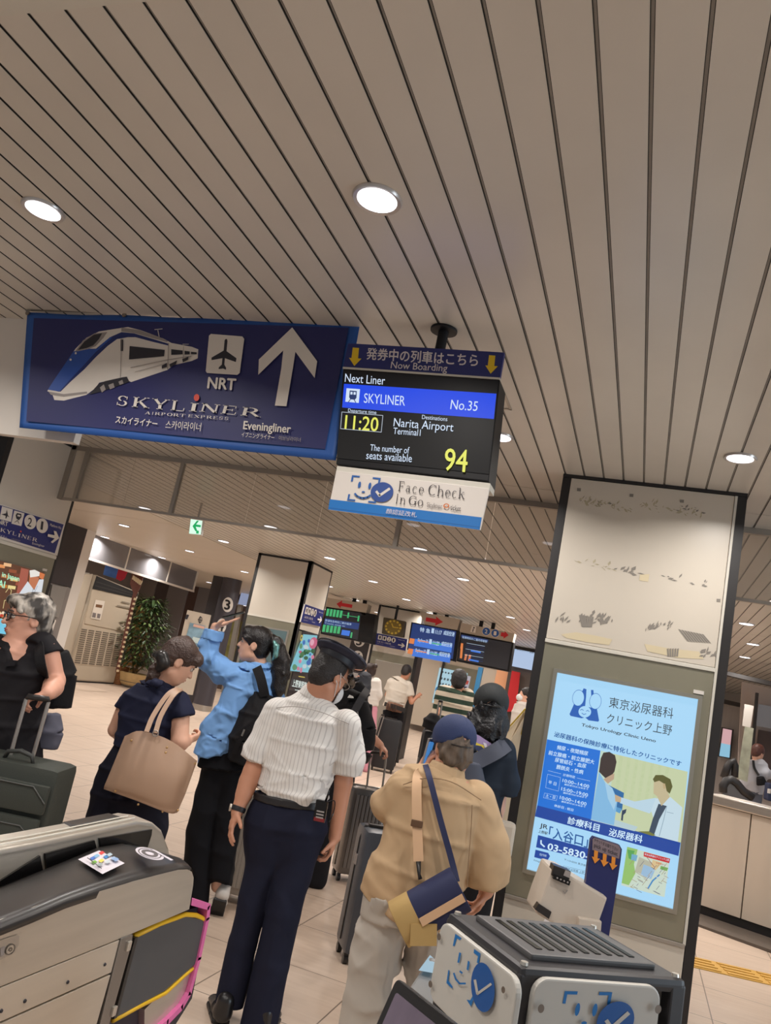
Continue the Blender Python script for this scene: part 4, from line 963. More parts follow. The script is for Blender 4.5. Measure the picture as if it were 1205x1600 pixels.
# ------------------------------------------------------------------ exit sign
ex = thing('exit_sign', 'small green and white exit sign with a left arrow hanging below the glass', 'exit sign', PY(306, 823, 6.9))
pe = [PY(*p, 6.9) for p in ((298, 810), (317, 812), (314, 836), (295, 834))]
MB().slab(pe, (0, .04, 0)).build('housing', m_white, ex)
A = Art((0, 6.898, 0), (0, -1, 0), ex, .0006, 'lit_print'); m_gn = M('exit_green', (20, 168, 96), emit=1.0); m_ew = M('exit_white', (214, 246, 226), emit=1.1)
A.poly(m_ew, [(298.3, 810.5), (316.5, 812.4), (313.6, 835.4), (295.5, 833.6)]); A.poly(m_gn, [(301, 822), (308, 813.5), (311, 814), (306.5, 819.5), (314, 820.5), (313.6, 824), (306, 823), (308.6, 830), (305.4, 830)]); A.poly(m_gn, [(307, 829), (311, 829.4), (310.5, 834), (306.5, 833.6)]); A.done()
pt = (pe[0]+pe[1])/2+np.array([0, .02, 0])
MB().tube([pt, np.array([pt[0], pt[1], ZC])], .012, 8).build('hanger', m_alu, ex)
# ------------------------------------------------------------------ clinic poster in the pillar
cp = thing('clinic_poster', 'large lit clinic poster with two doctors and a map on the right pillar', 'poster', (-.09, 4.49, 1.3))
mb = MB()
for a, b in (((-.472, 4.486, .78), (-.452, 4.53, 1.832)), ((.262, 4.486, .78), (.282, 4.53, 1.832)), ((-.452, 4.486, .78), (.262, 4.53, .80)), ((-.452, 4.486, 1.812), (.262, 4.53, 1.832))): mb.box(a, b)
mb.build('snap_frame', M('snap_frame', (176, 170, 156), .3, .8), cp)
m_pb = M('poster_sky', (166, 214, 246), emit=.98)
MB().box((-.456, 4.505, .79), (.266, 4.515, 1.82)).build('lit_sheet', m_pb, cp)
A = Art((0, 4.5045, 0), (0, -1, 0), cp, .0002, 'lit_print')
m_mb = M('poster_midblue', (16, 112, 214), emit=.95); m_db = M('poster_deepblue', (14, 66, 156), emit=.95); m_pw = M('poster_white', (206, 232, 250), emit=1.0); m_pk = M('poster_ink', (52, 62, 70), emit=.7); m_hd = M('poster_head', (20, 88, 160), emit=.9); m_mk = M('poster_mark', (22, 92, 180), emit=.95)
# mark: two bean shapes over a cape with a round smiling face
def b2(x, y, s=.2158, ox=840., oy=1050.): return (ox+x*s, oy+y*s)
A.poly(m_mk, [b2(*p) for p in ((318, 150), (335, 118), (355, 125), (352, 180), (345, 250), (392, 258), (388, 130), (405, 130), (408, 170), (385, 230), (395, 262), (430, 262), (446, 350), (440, 360), (370, 350), (345, 328), (320, 335), (240, 318), (232, 305), (265, 232), (310, 246), (325, 200))])
A.disc(m_pb, b2(296, 188), (9.3, 1), (-1.5, 12.8)); A.disc(m_mk, b2(296, 188), (9.3, 1), (-1.5, 12.8), r0=.94); A.disc(m_pb, b2(420, 212), (9.3, 1.4), (-1.5, 12.6)); A.disc(m_mk, b2(420, 212), (9.3, 1.4), (-1.5, 12.6), r0=.94)
A.disc(m_pb, b2(343, 288), (9.8, 1.2), (-1.2, 8.8)); A.line(m_mk, [b2(310, 276), b2(322, 270), b2(334, 278)], .8); A.line(m_mk, [b2(352, 284), b2(364, 278), b2(376, 287)], .8); A.line(m_mk, [b2(322, 298), b2(336, 308), b2(352, 302)], .9)
A.text(m_pk, '東京泌尿器科', b2(524, 178), b2(988, 262), b2(515, 255), .0); A.text(m_pk, 'クリニック上野', b2(508, 298), b2(978, 388), b2(498, 370), .0)
A.text(m_pk, 'Tokyo Urology Clinic Ueno', b2(322, 370), b2(860, 488), b2(316, 398), .018)
A.text(m_hd, '泌尿器科の保険診療に特化したクリニックです', b2(125, 430), b2(1045, 646), b2(118, 468), .025)
def b3(x, y): return (820+x*.2324, 1150+y*.2324)
A.poly(m_mb, [b3(*p) for p in ((152, 22), (510, 98), (447, 560), (85, 470))]); A.poly(m_db, [b3(*p) for p in ((85, 466), (1048, 716), (1034, 806), (70, 540))])
A.poly(M('room_cream', (206, 218, 176), emit=.85), [b3(*p) for p in ((512, 98), (1096, 240), (1050, 716), (446, 562))])
for k in range(7): A.poly(M('curtain', (196, 212, 166), emit=.8), [b3(640+k*52, 130+k*13), b3(662+k*52, 136+k*13), b3(628+k*48, 400+k*20), b3(606+k*48, 394+k*20)], True)
A.poly(M('wall_pale', (200, 226, 210), emit=.85), [b3(512, 98), b3(600, 120), b3(560, 590), b3(446, 562)])
mk = lambda n, c, pts, s=.85: A.poly(M('ad_'+n, c, emit=s), [b3(*p) for p in pts])
mk('screen', (40, 110, 170), [(566, 330), (668, 382), (655, 500), (600, 480)]); mk('screen2', (90, 160, 210), [(600, 470), (655, 490), (640, 520), (608, 505)]); mk('desk', (190, 214, 220), [(440, 560), (600, 560), (760, 610), (740, 640), (450, 566)])
mk('hair1', (58, 46, 44), [(512, 150), (530, 112), (570, 106), (608, 130), (618, 175), (604, 240), (580, 270), (545, 285), (500, 240)]); mk('neck1', (196, 168, 140), [(580, 262), (604, 250), (600, 290), (560, 320), (530, 290)]); mk('coat1', (136, 194, 236), [(500, 240), (540, 310), (590, 350), (625, 430), (600, 600), (446, 560)])
mk('coat1b', (170, 214, 242), [(540, 310), (590, 350), (618, 440), (600, 500), (560, 420)]); mk('arm2', (196, 224, 240), [(650, 412), (740, 440), (880, 415), (905, 450), (840, 520), (720, 480), (640, 450)]); mk('hand2', (206, 178, 140), [(606, 392), (650, 412), (645, 446), (610, 440)])
mk('coat2', (206, 230, 242), [(880, 420), (980, 410), (1060, 480), (1048, 560), (1030, 710), (840, 660), (868, 560), (850, 500)]); mk('shirt2', (58, 76, 96), [(900, 455), (955, 470), (905, 560), (870, 665), (832, 655), (860, 560)]); mk('face2', (204, 190, 152), [(868, 310), (900, 290), (950, 320), (960, 370), (975, 410), (920, 470), (890, 405), (866, 385)]); mk('hair2', (92, 92, 40), [(862, 290), (880, 262), (930, 262), (980, 290), (994, 340), (975, 388), (955, 370), (945, 325), (905, 300), (872, 310)])
mk('ear2', (196, 172, 130), [(928, 322), (944, 318), (948, 350), (934, 356)]); mk('chair', (120, 124, 60), [(835, 640), (880, 665), (860, 672), (760, 640)]); mk('dk', (40, 60, 90), [(655, 500), (685, 490), (680, 515), (664, 530), (660, 570), (648, 565)])
A.line(M('coatline', (150, 180, 200), emit=.7), [b3(955, 470), b3(935, 560), b3(905, 670)], .9); A.line(M('coatline', (150, 180, 200), emit=.7), [b3(955, 510), b3(1000, 520)], .7)
for i, (t, x0, y0, x1, y1) in enumerate((('頻尿・夜間頻尿', 222, 60, 430, 104), ('前立腺癌・前立腺肥大', 165, 95, 472, 160), ('尿管結石・血尿', 208, 143, 418, 188), ('膀胱炎・性病', 218, 190, 398, 228))):
    A.text(m_pw, t, b3(x0, y0), b3(x1, y1), b3(x0-6, y0+30), .012)
A.text(m_pw, '診療時間', b3(262, 250), b3(340, 268), b3(258, 268)); A.line(m_pw, [b3(158, 232), b3(245, 254)], .35); A.line(m_pw, [b3(352, 282), b3(440, 302)], .35)
for t, x0, y0, x1, y1, h in (('10:00~14:00', 258, 286, 436, 328, 22), ('最終受付は13:40まで', 270, 318, 430, 352, 12), ('15:00~19:00', 250, 342, 428, 386, 22), ('最終受付は18:40まで', 262, 374, 420, 408, 12), ('10:00~14:00', 240, 400, 418, 446, 22), ('最終受付は13:40まで', 250, 432, 412, 470, 12), ('平 日', 163, 298, 216, 312, 22), ('土・日', 145, 388, 208, 402, 22), ('休診日 : 祝日', 202, 456, 330, 488, 18)):
    A.text(m_pw, t, b3(x0, y0), b3(x1, y1), b3(x0-4, y0+h), .008)
A.line(m_pw, [b3(155, 256), b3(242, 278), b3(228, 370), b3(142, 346)], .3, close=True); A.line(m_pw, [b3(136, 382), b3(222, 402), b3(214, 434), b3(128, 414)], .3, close=True)
A.text(m_pw, '診療科目', b3(295, 538), b3(508, 592), b3(286, 588), .02); A.text(m_pw, '泌尿器科', b3(572, 616), b3(798, 668), b3(562, 668), .02)
A.text(m_pk, 'JR', b3(106, 584), b3(160, 598), b3(100, 622), .015); A.text(m_pk, '上野駅', b3(96, 628), b3(158, 644), b3(92, 648), .015); A.text(m_hd, '「入谷口」', b3(170, 604), b3(432, 672), b3(160, 682), .02)
A.poly(m_db, [b3(*p) for p in ((92, 664), (436, 756), (432, 832), (78, 746))]); A.text(m_pw, '03-5830-', b3(160, 716), b3(436, 784), b3(152, 762), .025); A.line(m_pw, [b3(112, 700), b3(112, 722), b3(134, 742)], 2.2)
A.poly(m_db, [b3(*p) for p in ((75, 762), (160, 784), (172, 806), (154, 836), (66, 812))]); A.text(m_pw, '完全予約制', b3(104, 784), b3(150, 796), b3(100, 800)); A.text(m_pk, 'https://kayo', b3(66, 826), b3(196, 862), b3(62, 840)); A.text(m_pk, '〒110-0005 東京都', b3(270, 820), b3(414, 862), b3(267, 834))
A.line(m_pk, [b3(262, 870), b3(410, 905), b3(406, 928), b3(258, 892)], .3, close=True); A.text(m_pk, '東京泌尿器 上野', b3(276, 878), b3(404, 908), b3(272, 894))
# map
A.poly(M('map_pale', (206, 222, 206), emit=.9), [b3(*p) for p in ((690, 742), (975, 820), (940, 1080), (650, 1000))]); A.poly(M('map_green', (150, 196, 110), emit=.9), [b3(*p) for p in ((690, 742), (760, 760), (735, 860), (745, 920), (700, 1000), (652, 985))])
for k, (c, pts) in enumerate((((90, 170, 90), ((690, 760), (740, 770), (720, 830), (700, 820))), ((120, 180, 210), ((720, 790), (760, 800), (750, 840), (715, 830))), ((190, 190, 170), ((770, 810), (860, 850), (820, 960), (740, 910))), ((160, 196, 226), ((800, 860), (880, 890), (850, 960), (780, 930))), ((226, 200, 150), ((860, 830), (925, 850), (880, 900), (850, 880))), ((120, 180, 90), ((915, 870), (965, 884), (955, 905), (910, 892))))): mk('map%d' % k, c, pts)
A.line(M('ad_river', (70, 140, 200), emit=.9), [b3(905, 930), b3(860, 970), b3(830, 1020)], 2.4)
rg = random.Random(3)
for k in range(46):
    x = rg.uniform(700, 940); y = rg.uniform(850, 1030)+(x-700)*.12; a = rg.choice((-.9, .5)); L = rg.uniform(14, 46)
    A.line(M('ad_road%d' % (k % 3), ((170, 150, 120), (110, 110, 130), (214, 224, 226))[k % 3], emit=.8), [b3(x, y), b3(x+L*math.cos(a), y+L*math.sin(a))], .7, keep=k > 0)
mk('flag', (206, 34, 40), [(802, 776), (978, 822), (972, 852), (800, 806)]); A.text(m_pw, '東京泌尿器科クリニック上野', b3(808, 784), b3(972, 826), b3(806, 798)); A.line(M('ad_pin', (150, 30, 40), emit=.8), [b3(822, 812), b3(872, 878)], .7); A.text(M('ad_red', (190, 50, 50), emit=.8), '駐車場あり', b3(884, 842), b3(944, 858), b3(882, 854))
A.done({'poster_ink': 'lit_lettering', 'poster_white': 'lit_lettering'})
MB().box((.235, 4.484, 1.838), (.285, 4.5, 1.856)).build('number_tag', m_white, cp)
# ------------------------------------------------------------------ adverts on the mid pillar
ta = thing('wall_poster', 'dark teal framed poster on the mid pillar behind the woman in blue', 'poster', (-4.85, 9.95, 1.6))
MB().slab([PY(*p, 9.945) for p in ((385, 974), (452, 985), (420, 1120), (352, 1106))], (0, .02, 0)).build('frame', m_alu, ta)
A = Art((0, 9.943, 0), (0, -1, 0), ta, .001, 'print'); A.poly(M('teal_print', (84, 104, 108), .3, var=.35, vscale=5), [(388, 977), (449, 987), (418, 1116), (356, 1103)]); A.poly(M('teal_light', (120, 160, 170), .4), [(388, 977), (402, 979), (388, 1010), (380, 1006)]); A.done()
XP2 = -4.416
fa = thing('flower_advert', 'lit advert of pink and blue flowers with a dark caption on the mid pillar side', 'advert', (XP2, 10.35, 1.4))
MB().slab([PX(*p, XP2) for p in ((474, 986), (500, 992), (478, 1092), (449, 1088))], (-.013, 0, 0)).build('panel', m_dark, fa)
A = Art((XP2+.001, 0, 0), (1, 0, 0), fa, .001, 'lit_print')
A.poly(E('aqua', (130, 200, 216), .8), [(474, 991), (496, 993), (483, 1051), (452, 1048)])
rg = random.Random(8)
for k in range(34):
    v = rg.random(); u = rg.random(); x = 474+22*u-v*(20-8*u); y = 992+v*57+u*2
    c = rg.choice([(196, 90, 130), (222, 130, 160), (60, 120, 70), (40, 96, 60), (50, 110, 190), (206, 220, 226), (90, 150, 110)])
    A.disc(E('fl%d%d%d' % c, c, .75), (x, y), (rg.uniform(1.5, 4), .5), (-.6, rg.uniform(2, 5)), 9)
A.disc(E('peony', (206, 96, 130), .8), (486, 1004), (6, 1), (-2, 9)); A.disc(E('peony2', (232, 170, 190), .8), (484, 1003), (3, .6), (-1, 5))
A.text(E('ivory', (224, 236, 230), .9), '上野東照宮', (454, 1060), (476, 1065), (452, 1072), .02); A.line(E('gold', (206, 186, 80), .8), [(463, 1056), (472, 1057.5)], 1.6); A.line(E('ivory', (224, 236, 230), .9), [(457, 1077), (470, 1079)], 1); A.disc(E('gold', (206, 186, 80), .8), (467, 996), (2, .6), (-.8, 5), 12, r0=.5); A.done()
def blue_sign(name, label, A, P, mk_slab):
    t = thing(name, label, 'sign', A.at(*P[0])); A.p = t
    TL, TR, BR, BL = (np.array(p, float) for p in P); f = lambda u, v: tuple((TL*(1-u)+TR*u)*(1-v)+(BL*(1-u)+BR*u)*v)
    mk_slab([A.at(*p) for p in P], t)
    A.poly(m_sn, P)
    for k in range(4):
        u = .08+k*.145
        if k < 2: A.poly(m_wht, [f(u, .12), f(u+.12, .12), f(u+.12, .5), f(u, .5)]); A.poly(m_drk, [f(u+.03, .2), f(u+.09, .2), f(u+.08, .42), f(u+.04, .42)])
        else:
            c = np.array(f(u+.06, .31)); A.disc(m_wht, c, np.array(f(u+.125, .31))-c, np.array(f(u+.06, .52))-c, 18); A.text(m_drk, '21'[k-2], f(u+.035, .18), f(u+.085, .18), f(u+.035, .45), .02)
    A.text(m_wht, 'SKYLINER', f(.08, .62), f(.52, .62), f(.08, .74), roman=True); A.text(m_wht, 'スカイライナー', f(.08, .82), f(.3, .82), f(.08, .88)); A.text(m_wht, 'Eveningliner', f(.5, .82), f(.66, .82), f(.5, .89)); A.text(m_wht, 'Platform No.', f(.72, .14), f(.94, .14), f(.72, .2))
    A.poly(m_wht, [f(.74, .56), f(.88, .56), f(.83, .42), f(.88, .42), f(.96, .6), f(.88, .8), f(.83, .8), f(.88, .66), f(.74, .66)]); A.done({'sign_navy': 'navy_field'})
blue_sign('platform_sign.001', 'dark blue platform sign on the side of the mid pillar left of the green board', Art((XP2+.004, 0, 0), (1, 0, 0), None, .001), [(477, 944), (506, 954), (501, 979), (470, 972)], lambda q, t: MB().slab(q, (-.02, 0, 0)).build('plate', m_white, t))
blue_sign('platform_sign.002', 'dark blue platform sign under the square clock on the far pillar', Art((0, 14.57, 0), (0, -1, 0), None, .001), [(588, 989), (637, 999), (634, 1017), (585, 1007)], lambda q, t: MB().slab(q, (0, .02, 0)).build('plate', m_white, t))
# ------------------------------------------------------------------ hanging boards far down the hall
def hboard(name, label, y, hdr, scr, posts, side=None, th=.22):
    t = thing(name, label, 'display', PY(*scr[0], y))
    if hdr: MB().slab([PY(*p, y) for p in hdr], (0, th, 0)).build('header', M('board_header', (176, 164, 148), .5), t)
    MB().slab([PY(*p, y) for p in scr], (0, th, 0)).build('housing', m_blk, t)
    for p in posts:
        a = PZ(*p, ZC); MB().box((a[0]-.03, y+.05, 2.5), (a[0]+.03, y+.11, ZC)).build('hanger', m_blk, t)
    return t, Art((0, y-.002, 0), (0, -1, 0), t, .0015, 'screen_print')
m_red = M('sign_red', (192, 34, 44), .5); m_sblue = M('screen_blue', (28, 62, 128), emit=.7); m_sgrn = M('screen_green', (70, 190, 120), emit=.8); m_swh = M('screen_white', (190, 214, 240), emit=.9); m_sbrt = M('screen_bright', (60, 120, 220), emit=.9); m_sor = M('screen_orange', (226, 130, 70), emit=.9); m_sdk = M('screen_dark', (30, 32, 40), emit=.5)
t, A = hboard('train_board', 'far hanging train board with green tables and a red left arrow', 14.2, [(512, 934), (575.5, 944), (571, 961), (509, 950)], [(510, 948), (587, 960), (581, 1006), (501, 990)], [(543, 930), (560, 933)])
A.poly(m_red, [(526, 943.5), (535, 938), (534.4, 942), (551, 944.8), (550, 950), (533, 947), (532, 950.5)])
A.poly(m_sdk, [(511, 950), (565, 958), (559, 1000), (503, 988.5)]); A.poly(m_sblue, [(508, 966), (562, 974), (560, 984), (506, 976)])
for a, b, c, d, n in ((511, 951, 537, 966, 5), (505, 976, 534, 991, 5)):
    for k in range(n):
        u0, u1 = a+(c-a)*k/n+.4, a+(c-a)*(k+.8)/n; yy = b+(k/n)*3.6; A.poly(m_sgrn, [(u0, yy), (u1, yy+.5), (u1-2, yy+11.5), (u0-2, yy+11)], k > 0)
for x, y in ((544, 957), (560, 962), (549, 988)): A.poly(m_sgrn, [(x, y), (x+2.4, y+.4), (x+1, y+9), (x-1.4, y+8.6)])
A.poly(m_sbrt, [(535, 984), (548, 986), (546, 994), (533.4, 992)]); A.line(m_sgrn, [(536, 961), (562, 965)], .8); A.text(m_swh, '普通特急時刻ご案内電車', (509, 967.5), (550, 974), (508.4, 971)); A.text(m_swh, 'Trains stop at', (508, 972.5), (540, 977.6), (507.6, 975)); A.done()
t, A = hboard('train_board.001', 'far hanging train board with blue rows under a red right arrow', 14.25, [(655, 955), (719, 968), (714, 986), (664, 976)], [(643, 972), (715.5, 985), (709, 1033), (636.5, 1015)], [(679, 957), (699, 961)])
A.poly(m_red, [(666, 964.5), (682, 967.2), (681, 963), (692.5, 972), (680, 977.5), (680.6, 973.6), (665, 970.6)])
A.poly(m_sblue, [(645, 974), (713, 986.5), (707.5, 1030), (638, 1014)])
for k, (dy, tm) in enumerate(((0, '11:17'), (17, '11:20'), (33, '11:35'))):
    x = 657-k*3.4; y = 980+dy
    if k: A.poly(m_sbrt, [(652-k*3, y+1), (709-k*2, y+11), (707.4-k*2, y+23), (650-k*3, y+12)]); A.poly(m_sor, [(643-k*2, y), (650.5-k*2, y+1.4), (649-k*2, y+9.5), (641-k*2, y+8)])
    A.text(m_swh, ('特 急', 'Skyliner 35', 'Skyliner 37')[k], (x, y), (x+16, y+2.8), (x-1, y+7), .02); A.poly(m_swh, [(x+18, y+1.5), (x+22, y+2.2), (x+21, y+10), (x+17, y+9)]); A.text(m_swh, tm, (x+24, y+4), (x+34, y+5.8), (x+23, y+10.5), .03); A.text(m_swh, '成田空港', (x+37, y+5), (x+54, y+8), (x+36, y+12), .03)
for k in range(2): A.line(m_sor, [(654-k*3, 1001+k*16), (670-k*3, 1003.8+k*16)], 1.6); A.line(m_sgrn, [(676-k*3, 1005+k*16), (690-k*3, 1007.5+k*16)], 1.6)
A.done()
t, A = hboard('train_board.002', 'far hanging dark board under a sign with blue 2 and 1', 14.25, [(721, 973), (804, 990), (801, 1004), (719, 989)], [(720, 988), (803, 1004), (795.5, 1049.5), (713.5, 1033)], [(754, 971), (775, 976)])
m_nb2 = M('number_blue', (28, 84, 156), .5)
for x, y, n in ((760, 986.5, '2'), (774, 989.5, '1')): A.disc(m_wht, (x, y), (6.6, .9), (-.9, 6.4)); A.disc(m_nb2, (x, y), (6, .8), (-.8, 5.8)); A.text(m_wht, n, (x-1.9, y-3.4), (x+2.3, y-2.8), (x-2.6, y+3), .02)
A.poly(m_red, [(783.5, 988), (789, 989), (788.6, 985.4), (795, 992.6), (787, 998), (787.4, 995), (782.6, 994)]); A.poly(m_wht, [(738, 977.5), (745, 979), (743, 989), (735, 987.4)]); A.disc(m_drk, (741, 981), (1.2, 0), (0, 1.4), 8); A.line(m_drk, [(740, 983), (739, 987)], 1.4)
A.poly(m_sdk, [(722, 991), (800, 1005.6), (793, 1047), (716, 1031)]); A.line(m_sblue, [(722, 994), (762, 1001.5)], 4); A.text(m_swh, '発車時刻のご案内停車駅', (723, 993.5), (762, 1000.8), (722.4, 997.5))
for x, y, h in ((721, 1005, 24), (727.5, 1022, 10), (733.5, 1023, 10)): A.poly(m_sor, [(x, y), (x+3.4, y+.7), (x+1.4, y+h), (x-2, y+h-.6)])
A.poly(m_sor, [(721, 1005), (724.4, 1005.6), (723, 1014), (719.8, 1013.4)])
for k in range(9): A.line(m_sblue if k % 3 else m_swh, [(730-k*.6, 1005+k*3), (758-k*.4, 1010+k*3)], .5, keep=k > 0)
for x, y in ((737, 1017), (734, 1031)): A.line(m_sbrt, [(x, y), (x+14, y+2.6)], 2.6)
A.done()
# square clock on a rod
ck = thing('clock', 'square brown clock with a yellow dial hanging before the far pillar', 'clock', PY(613, 978, 14.1))
MB().slab([PY(*p, 14.1) for p in ((599, 964), (633.5, 970.5), (630, 996), (596, 990))], (0, .12, 0)).build('case', M('clock_case', (70, 62, 44), .5), ck, bevel=.02)
A = Art((0, 14.098, 0), (0, -1, 0), ck, .002, 'dial_mark'); m_cy = M('clock_yellow', (196, 170, 60), .5, emit=.0); m_cd = M('clock_dial', (118, 100, 40), .5)
c = np.array((614.5, 980.)); A.disc(m_cd, c, (13.5, 2), (-1.8, 11.6))
for k in range(12): a = k*math.pi/6; A.disc(m_cy, c+np.array((11.2, 1.6))*math.cos(a)+np.array((-1.6, 9.6))*math.sin(a), (1.7, .2), (-.2, 1.7), 8, keep=k > 0)
A.line(m_cy, [c, c+np.array((8, 1.0))], 1.4); A.line(m_cy, [c, c+np.array((-2, -5.5))], 1.6); A.done()
pt = PY(618, 967, 14.16); MB().tube([pt-EZ*.1, np.array([pt[0], 14.16, ZC])], .025, 8).build('rod', m_blk, ck)
# red and blue flag poster and strip by the air conditioner
ff = thing('flag_poster', 'small blue and red hanging flag above the air conditioner', 'flag', PD(178, 895, 15.5))
MB().slab([PD(*p, 15.5) for p in ((165, 882), (186, 886), (181, 904), (161, 898))], HD*.02).build('blue_half', M('flag_blue', (62, 104, 176), .6, var=.2), ff); MB().slab([PD(*p, 15.5) for p in ((186, 886), (200, 891), (195, 904), (188, 908), (181, 904))], HD*.02).build('red_half', M('flag_red', (176, 36, 58), .6), ff)
MB().tube([PD(180, 886, 15.5), PD(180, 886, 15.5)*np.array([1, 1, 0])+EZ*ZC], .006, 6).build('cord', m_gry, ff)
sp_ = thing('striped_strip', 'narrow brown and cream checked strip hanging at the right edge of the air conditioner', 'strip', PD(200, 980, 16.4))
A_ = [(206, 896), (224, 900), (219, 918), (213, 930), (184, 1050), (180, 1050), (208, 926), (203, 912)]
MB().slab([PD(*p, 16.4) for p in A_], HD*.02).build('strip', M('strip_brown', (96, 52, 40), .7), sp_)
mb = MB()
for k in range(16):
    u = k/15; x, y = 211-27*u, 934+112*u; mb.slab([PD(*p, 16.37) for p in ((x-1.5, y), (x+2, y+.8), (x+1, y+4), (x-2.5, y+3.2))], HD*.02)
for k in range(5): mb.slab([PD(*p, 16.37) for p in ((208+k*3, 899+k*2), (211+k*3, 900+k*2), (209+k*2.6, 906+k*2), (206+k*2.6, 905+k*2))], HD*.02)
mb.build('cream_check', M('strip_cream', (206, 186, 150), .7), sp_)
# ------------------------------------------------------------------ floor-standing air conditioner
fa_, fb_ = PF(103, 1065), PF(177, 1069)
n_ac = np.array([fb_[1]-fa_[1], -(fb_[0]-fa_[0]), 0]); n_ac = _n(n_ac); n_ac = n_ac if n_ac[0] > 0 else -n_ac
dx_ac = _n(np.array([fb_[0]-fa_[0], fb_[1]-fa_[1], 0]))
ac = thing('air_conditioner', 'tall beige floor standing air conditioner with a black louvre top by the potted plant', 'air conditioner', (fa_+fb_)/2)
m_ac = M('ac_beige', (186, 172, 152), .45); m_acd = M('ac_beige_side', (180, 168, 150), .4); m_lou = M('louvre_black', (26, 24, 24), .5)
def ap(x, y): return PN(x, y, fa_, n_ac)
def aslab(name, mat, pts, off=0.0, th=.02, parent=ac, bevel=0): return MB().slab([ap(*p)+n_ac*off for p in pts], -n_ac*th).build(name, mat, parent, bevel=bevel)
TLc, TRc, BRc, BLc = (152, 899), (217, 926), (177, 1068), (103, 1063)
aslab('casing', m_ac, [TLc, TRc, BRc, BLc], 0, .36)
aslab('base', m_black, [(102, 1062), (177.4, 1067), (176.6, 1071), (101, 1066)], .005, .34)
aslab('louvre', m_lou, [(151, 900), (216, 927), (211, 935), (144.5, 920)], .012, .02)
aslab('louvre_blade', M('louvre_grey', (52, 48, 46), .5), [(150, 908), (213, 928.5), (212.6, 930), (149.6, 909.5)], .016, .006); aslab('louvre_blade', M('louvre_grey', (52, 48, 46), .5), [(148, 914), (212, 931.5), (211.6, 933), (147.6, 915.5)], .016, .006)
aslab('upper_door', m_ac, [(143.5, 922), (210.5, 937), (194, 987), (131.5, 974)], .012, .02)
aslab('lower_door', m_ac, [(129, 976), (194, 989), (177.5, 1065), (105, 1061)], .010, .02)
gr = aslab('intake_grille', m_ac, [(126, 981), (196 - 3, 992), (182, 1043), (114.5, 1037)], .016, .004)
mb = MB()
for k in range(6):
    u0, u1 = (k+.07)/6, (k+.86)/6
    f = lambda u, v: (126+67*u-v*(11.5-0*u)*1.0-u*v*(0), 982.5+10*u+v*(54-4.5*u)) if False else ((126+(193-126)*u)*(1-v)+(114.5+(182-114.5)*u)*v, (981.5+(991.5-981.5)*u)*(1-v)+(1036.5+(1042.5-1036.5)*u)*v)
    for j in range(17):
        v0, v1 = (j+.15)/17, (j+.72)/17
        mb.slab([ap(*f(u0, v0))+n_ac*.02, ap(*f(u1, v0))+n_ac*.02, ap(*f(u1, v1))+n_ac*.02, ap(*f(u0, v1))+n_ac*.02], -n_ac*.004)
mb.build('grille_slot', M('grille_shadow', (104, 94, 82), .7), ac)
A = Art(fa_+n_ac*.02, n_ac, ac, .002, 'sticker')
A.poly(M('notice_paper', (218, 208, 194), .6), [(149.5, 937), (164, 939.5), (157, 969), (141.5, 966)]); A.poly(M('notice_brown', (116, 80, 50), .6), [(150, 944), (160, 945.5), (159, 950), (149, 948.5)]); A.poly(M('notice_grey', (120, 112, 110), .6), [(145, 957), (150, 958), (149, 965), (143.5, 964)]); A.poly(M('notice_grey', (120, 112, 110), .6), [(152, 958.5), (157, 959.5), (155.6, 966), (151, 965)])
A.line(M('ac_ink', (130, 118, 102), .6), [(190, 940.5), (202, 943)], 2.4); A.line(M('ac_ink', (130, 118, 102), .6), [(183, 946.5), (203, 950.5)], 2.4); A.done()
structure(MB().slab([ap(85, 1062)-n_ac*.05, ap(103, 1063)-n_ac*.05, ap(148, 897)-n_ac*.05, ap(112, 900)-n_ac*.05], -n_ac*.02).build('wall_pale_bay', m_acd))
bx_ = thing('wall_box', 'small cream wall box above the left corner of the air conditioner', 'box', ap(138, 905)-n_ac*.3)
MB().slab([ap(124, 894)-n_ac*.2, ap(150, 897)-n_ac*.2, ap(144, 921)-n_ac*.2, ap(117, 913)-n_ac*.2], -n_ac*.2).build('body', m_white, bx_); MB().slab([ap(127, 898)-n_ac*.19, ap(137, 900)-n_ac*.19, ap(132, 914)-n_ac*.19, ap(122, 911)-n_ac*.19], -n_ac*.02).build('vent', m_gry, bx_)
# ------------------------------------------------------------------ potted plant, basket, wooden screen, sign stand
rg = random.Random(11)
pb = PF(205, 1073); dp = float(pb @ HD)
pl = thing('potted_plant', 'tall leafy green pot plant in a cream bowl pot right of the air conditioner', 'plant', pb)
s_ = dp/FPX
pr = .036*dp*.9/1.0*0+22*s_
MB().lathe([(pr*.66, 0), (pr*.9, pr*.3), (pr*1.0, pr*.75), (pr*1.04, pr*.9), (pr*.96, pr*.95), (pr*.9, pr*.85), (.01, pr*.8)], pb, 28).build('pot', M('cream_pot', (196, 166, 116), .6, var=.12), pl, smooth=.8)
MB().lathe([(pr*.665, .0), (pr*.93, pr*.35), (pr*.94, pr*.36), (pr*.67, .005)], pb, 28).build('pot_foot', M('grey_pot_foot', (120, 110, 98), .7), pl, smooth=.8)
mb = MB(); st = MB(); top = PD(238, 938, dp); base = pb+EZ*pr*.8
for k in range(9):
    q = base+ER*rg.uniform(-.25, .25)+HD*rg.uniform(-.2, .2); e = base+(top-base)*rg.uniform(.55, .98)+ER*rg.uniform(-.42, .36)+HD*rg.uniform(-.35, .35)
    st.tube([base+ER*rg.uniform(-.06, .06), (base+q)/2+EZ*.2, (q+e)/2, e], [.018, .014, .011, .005], 6)
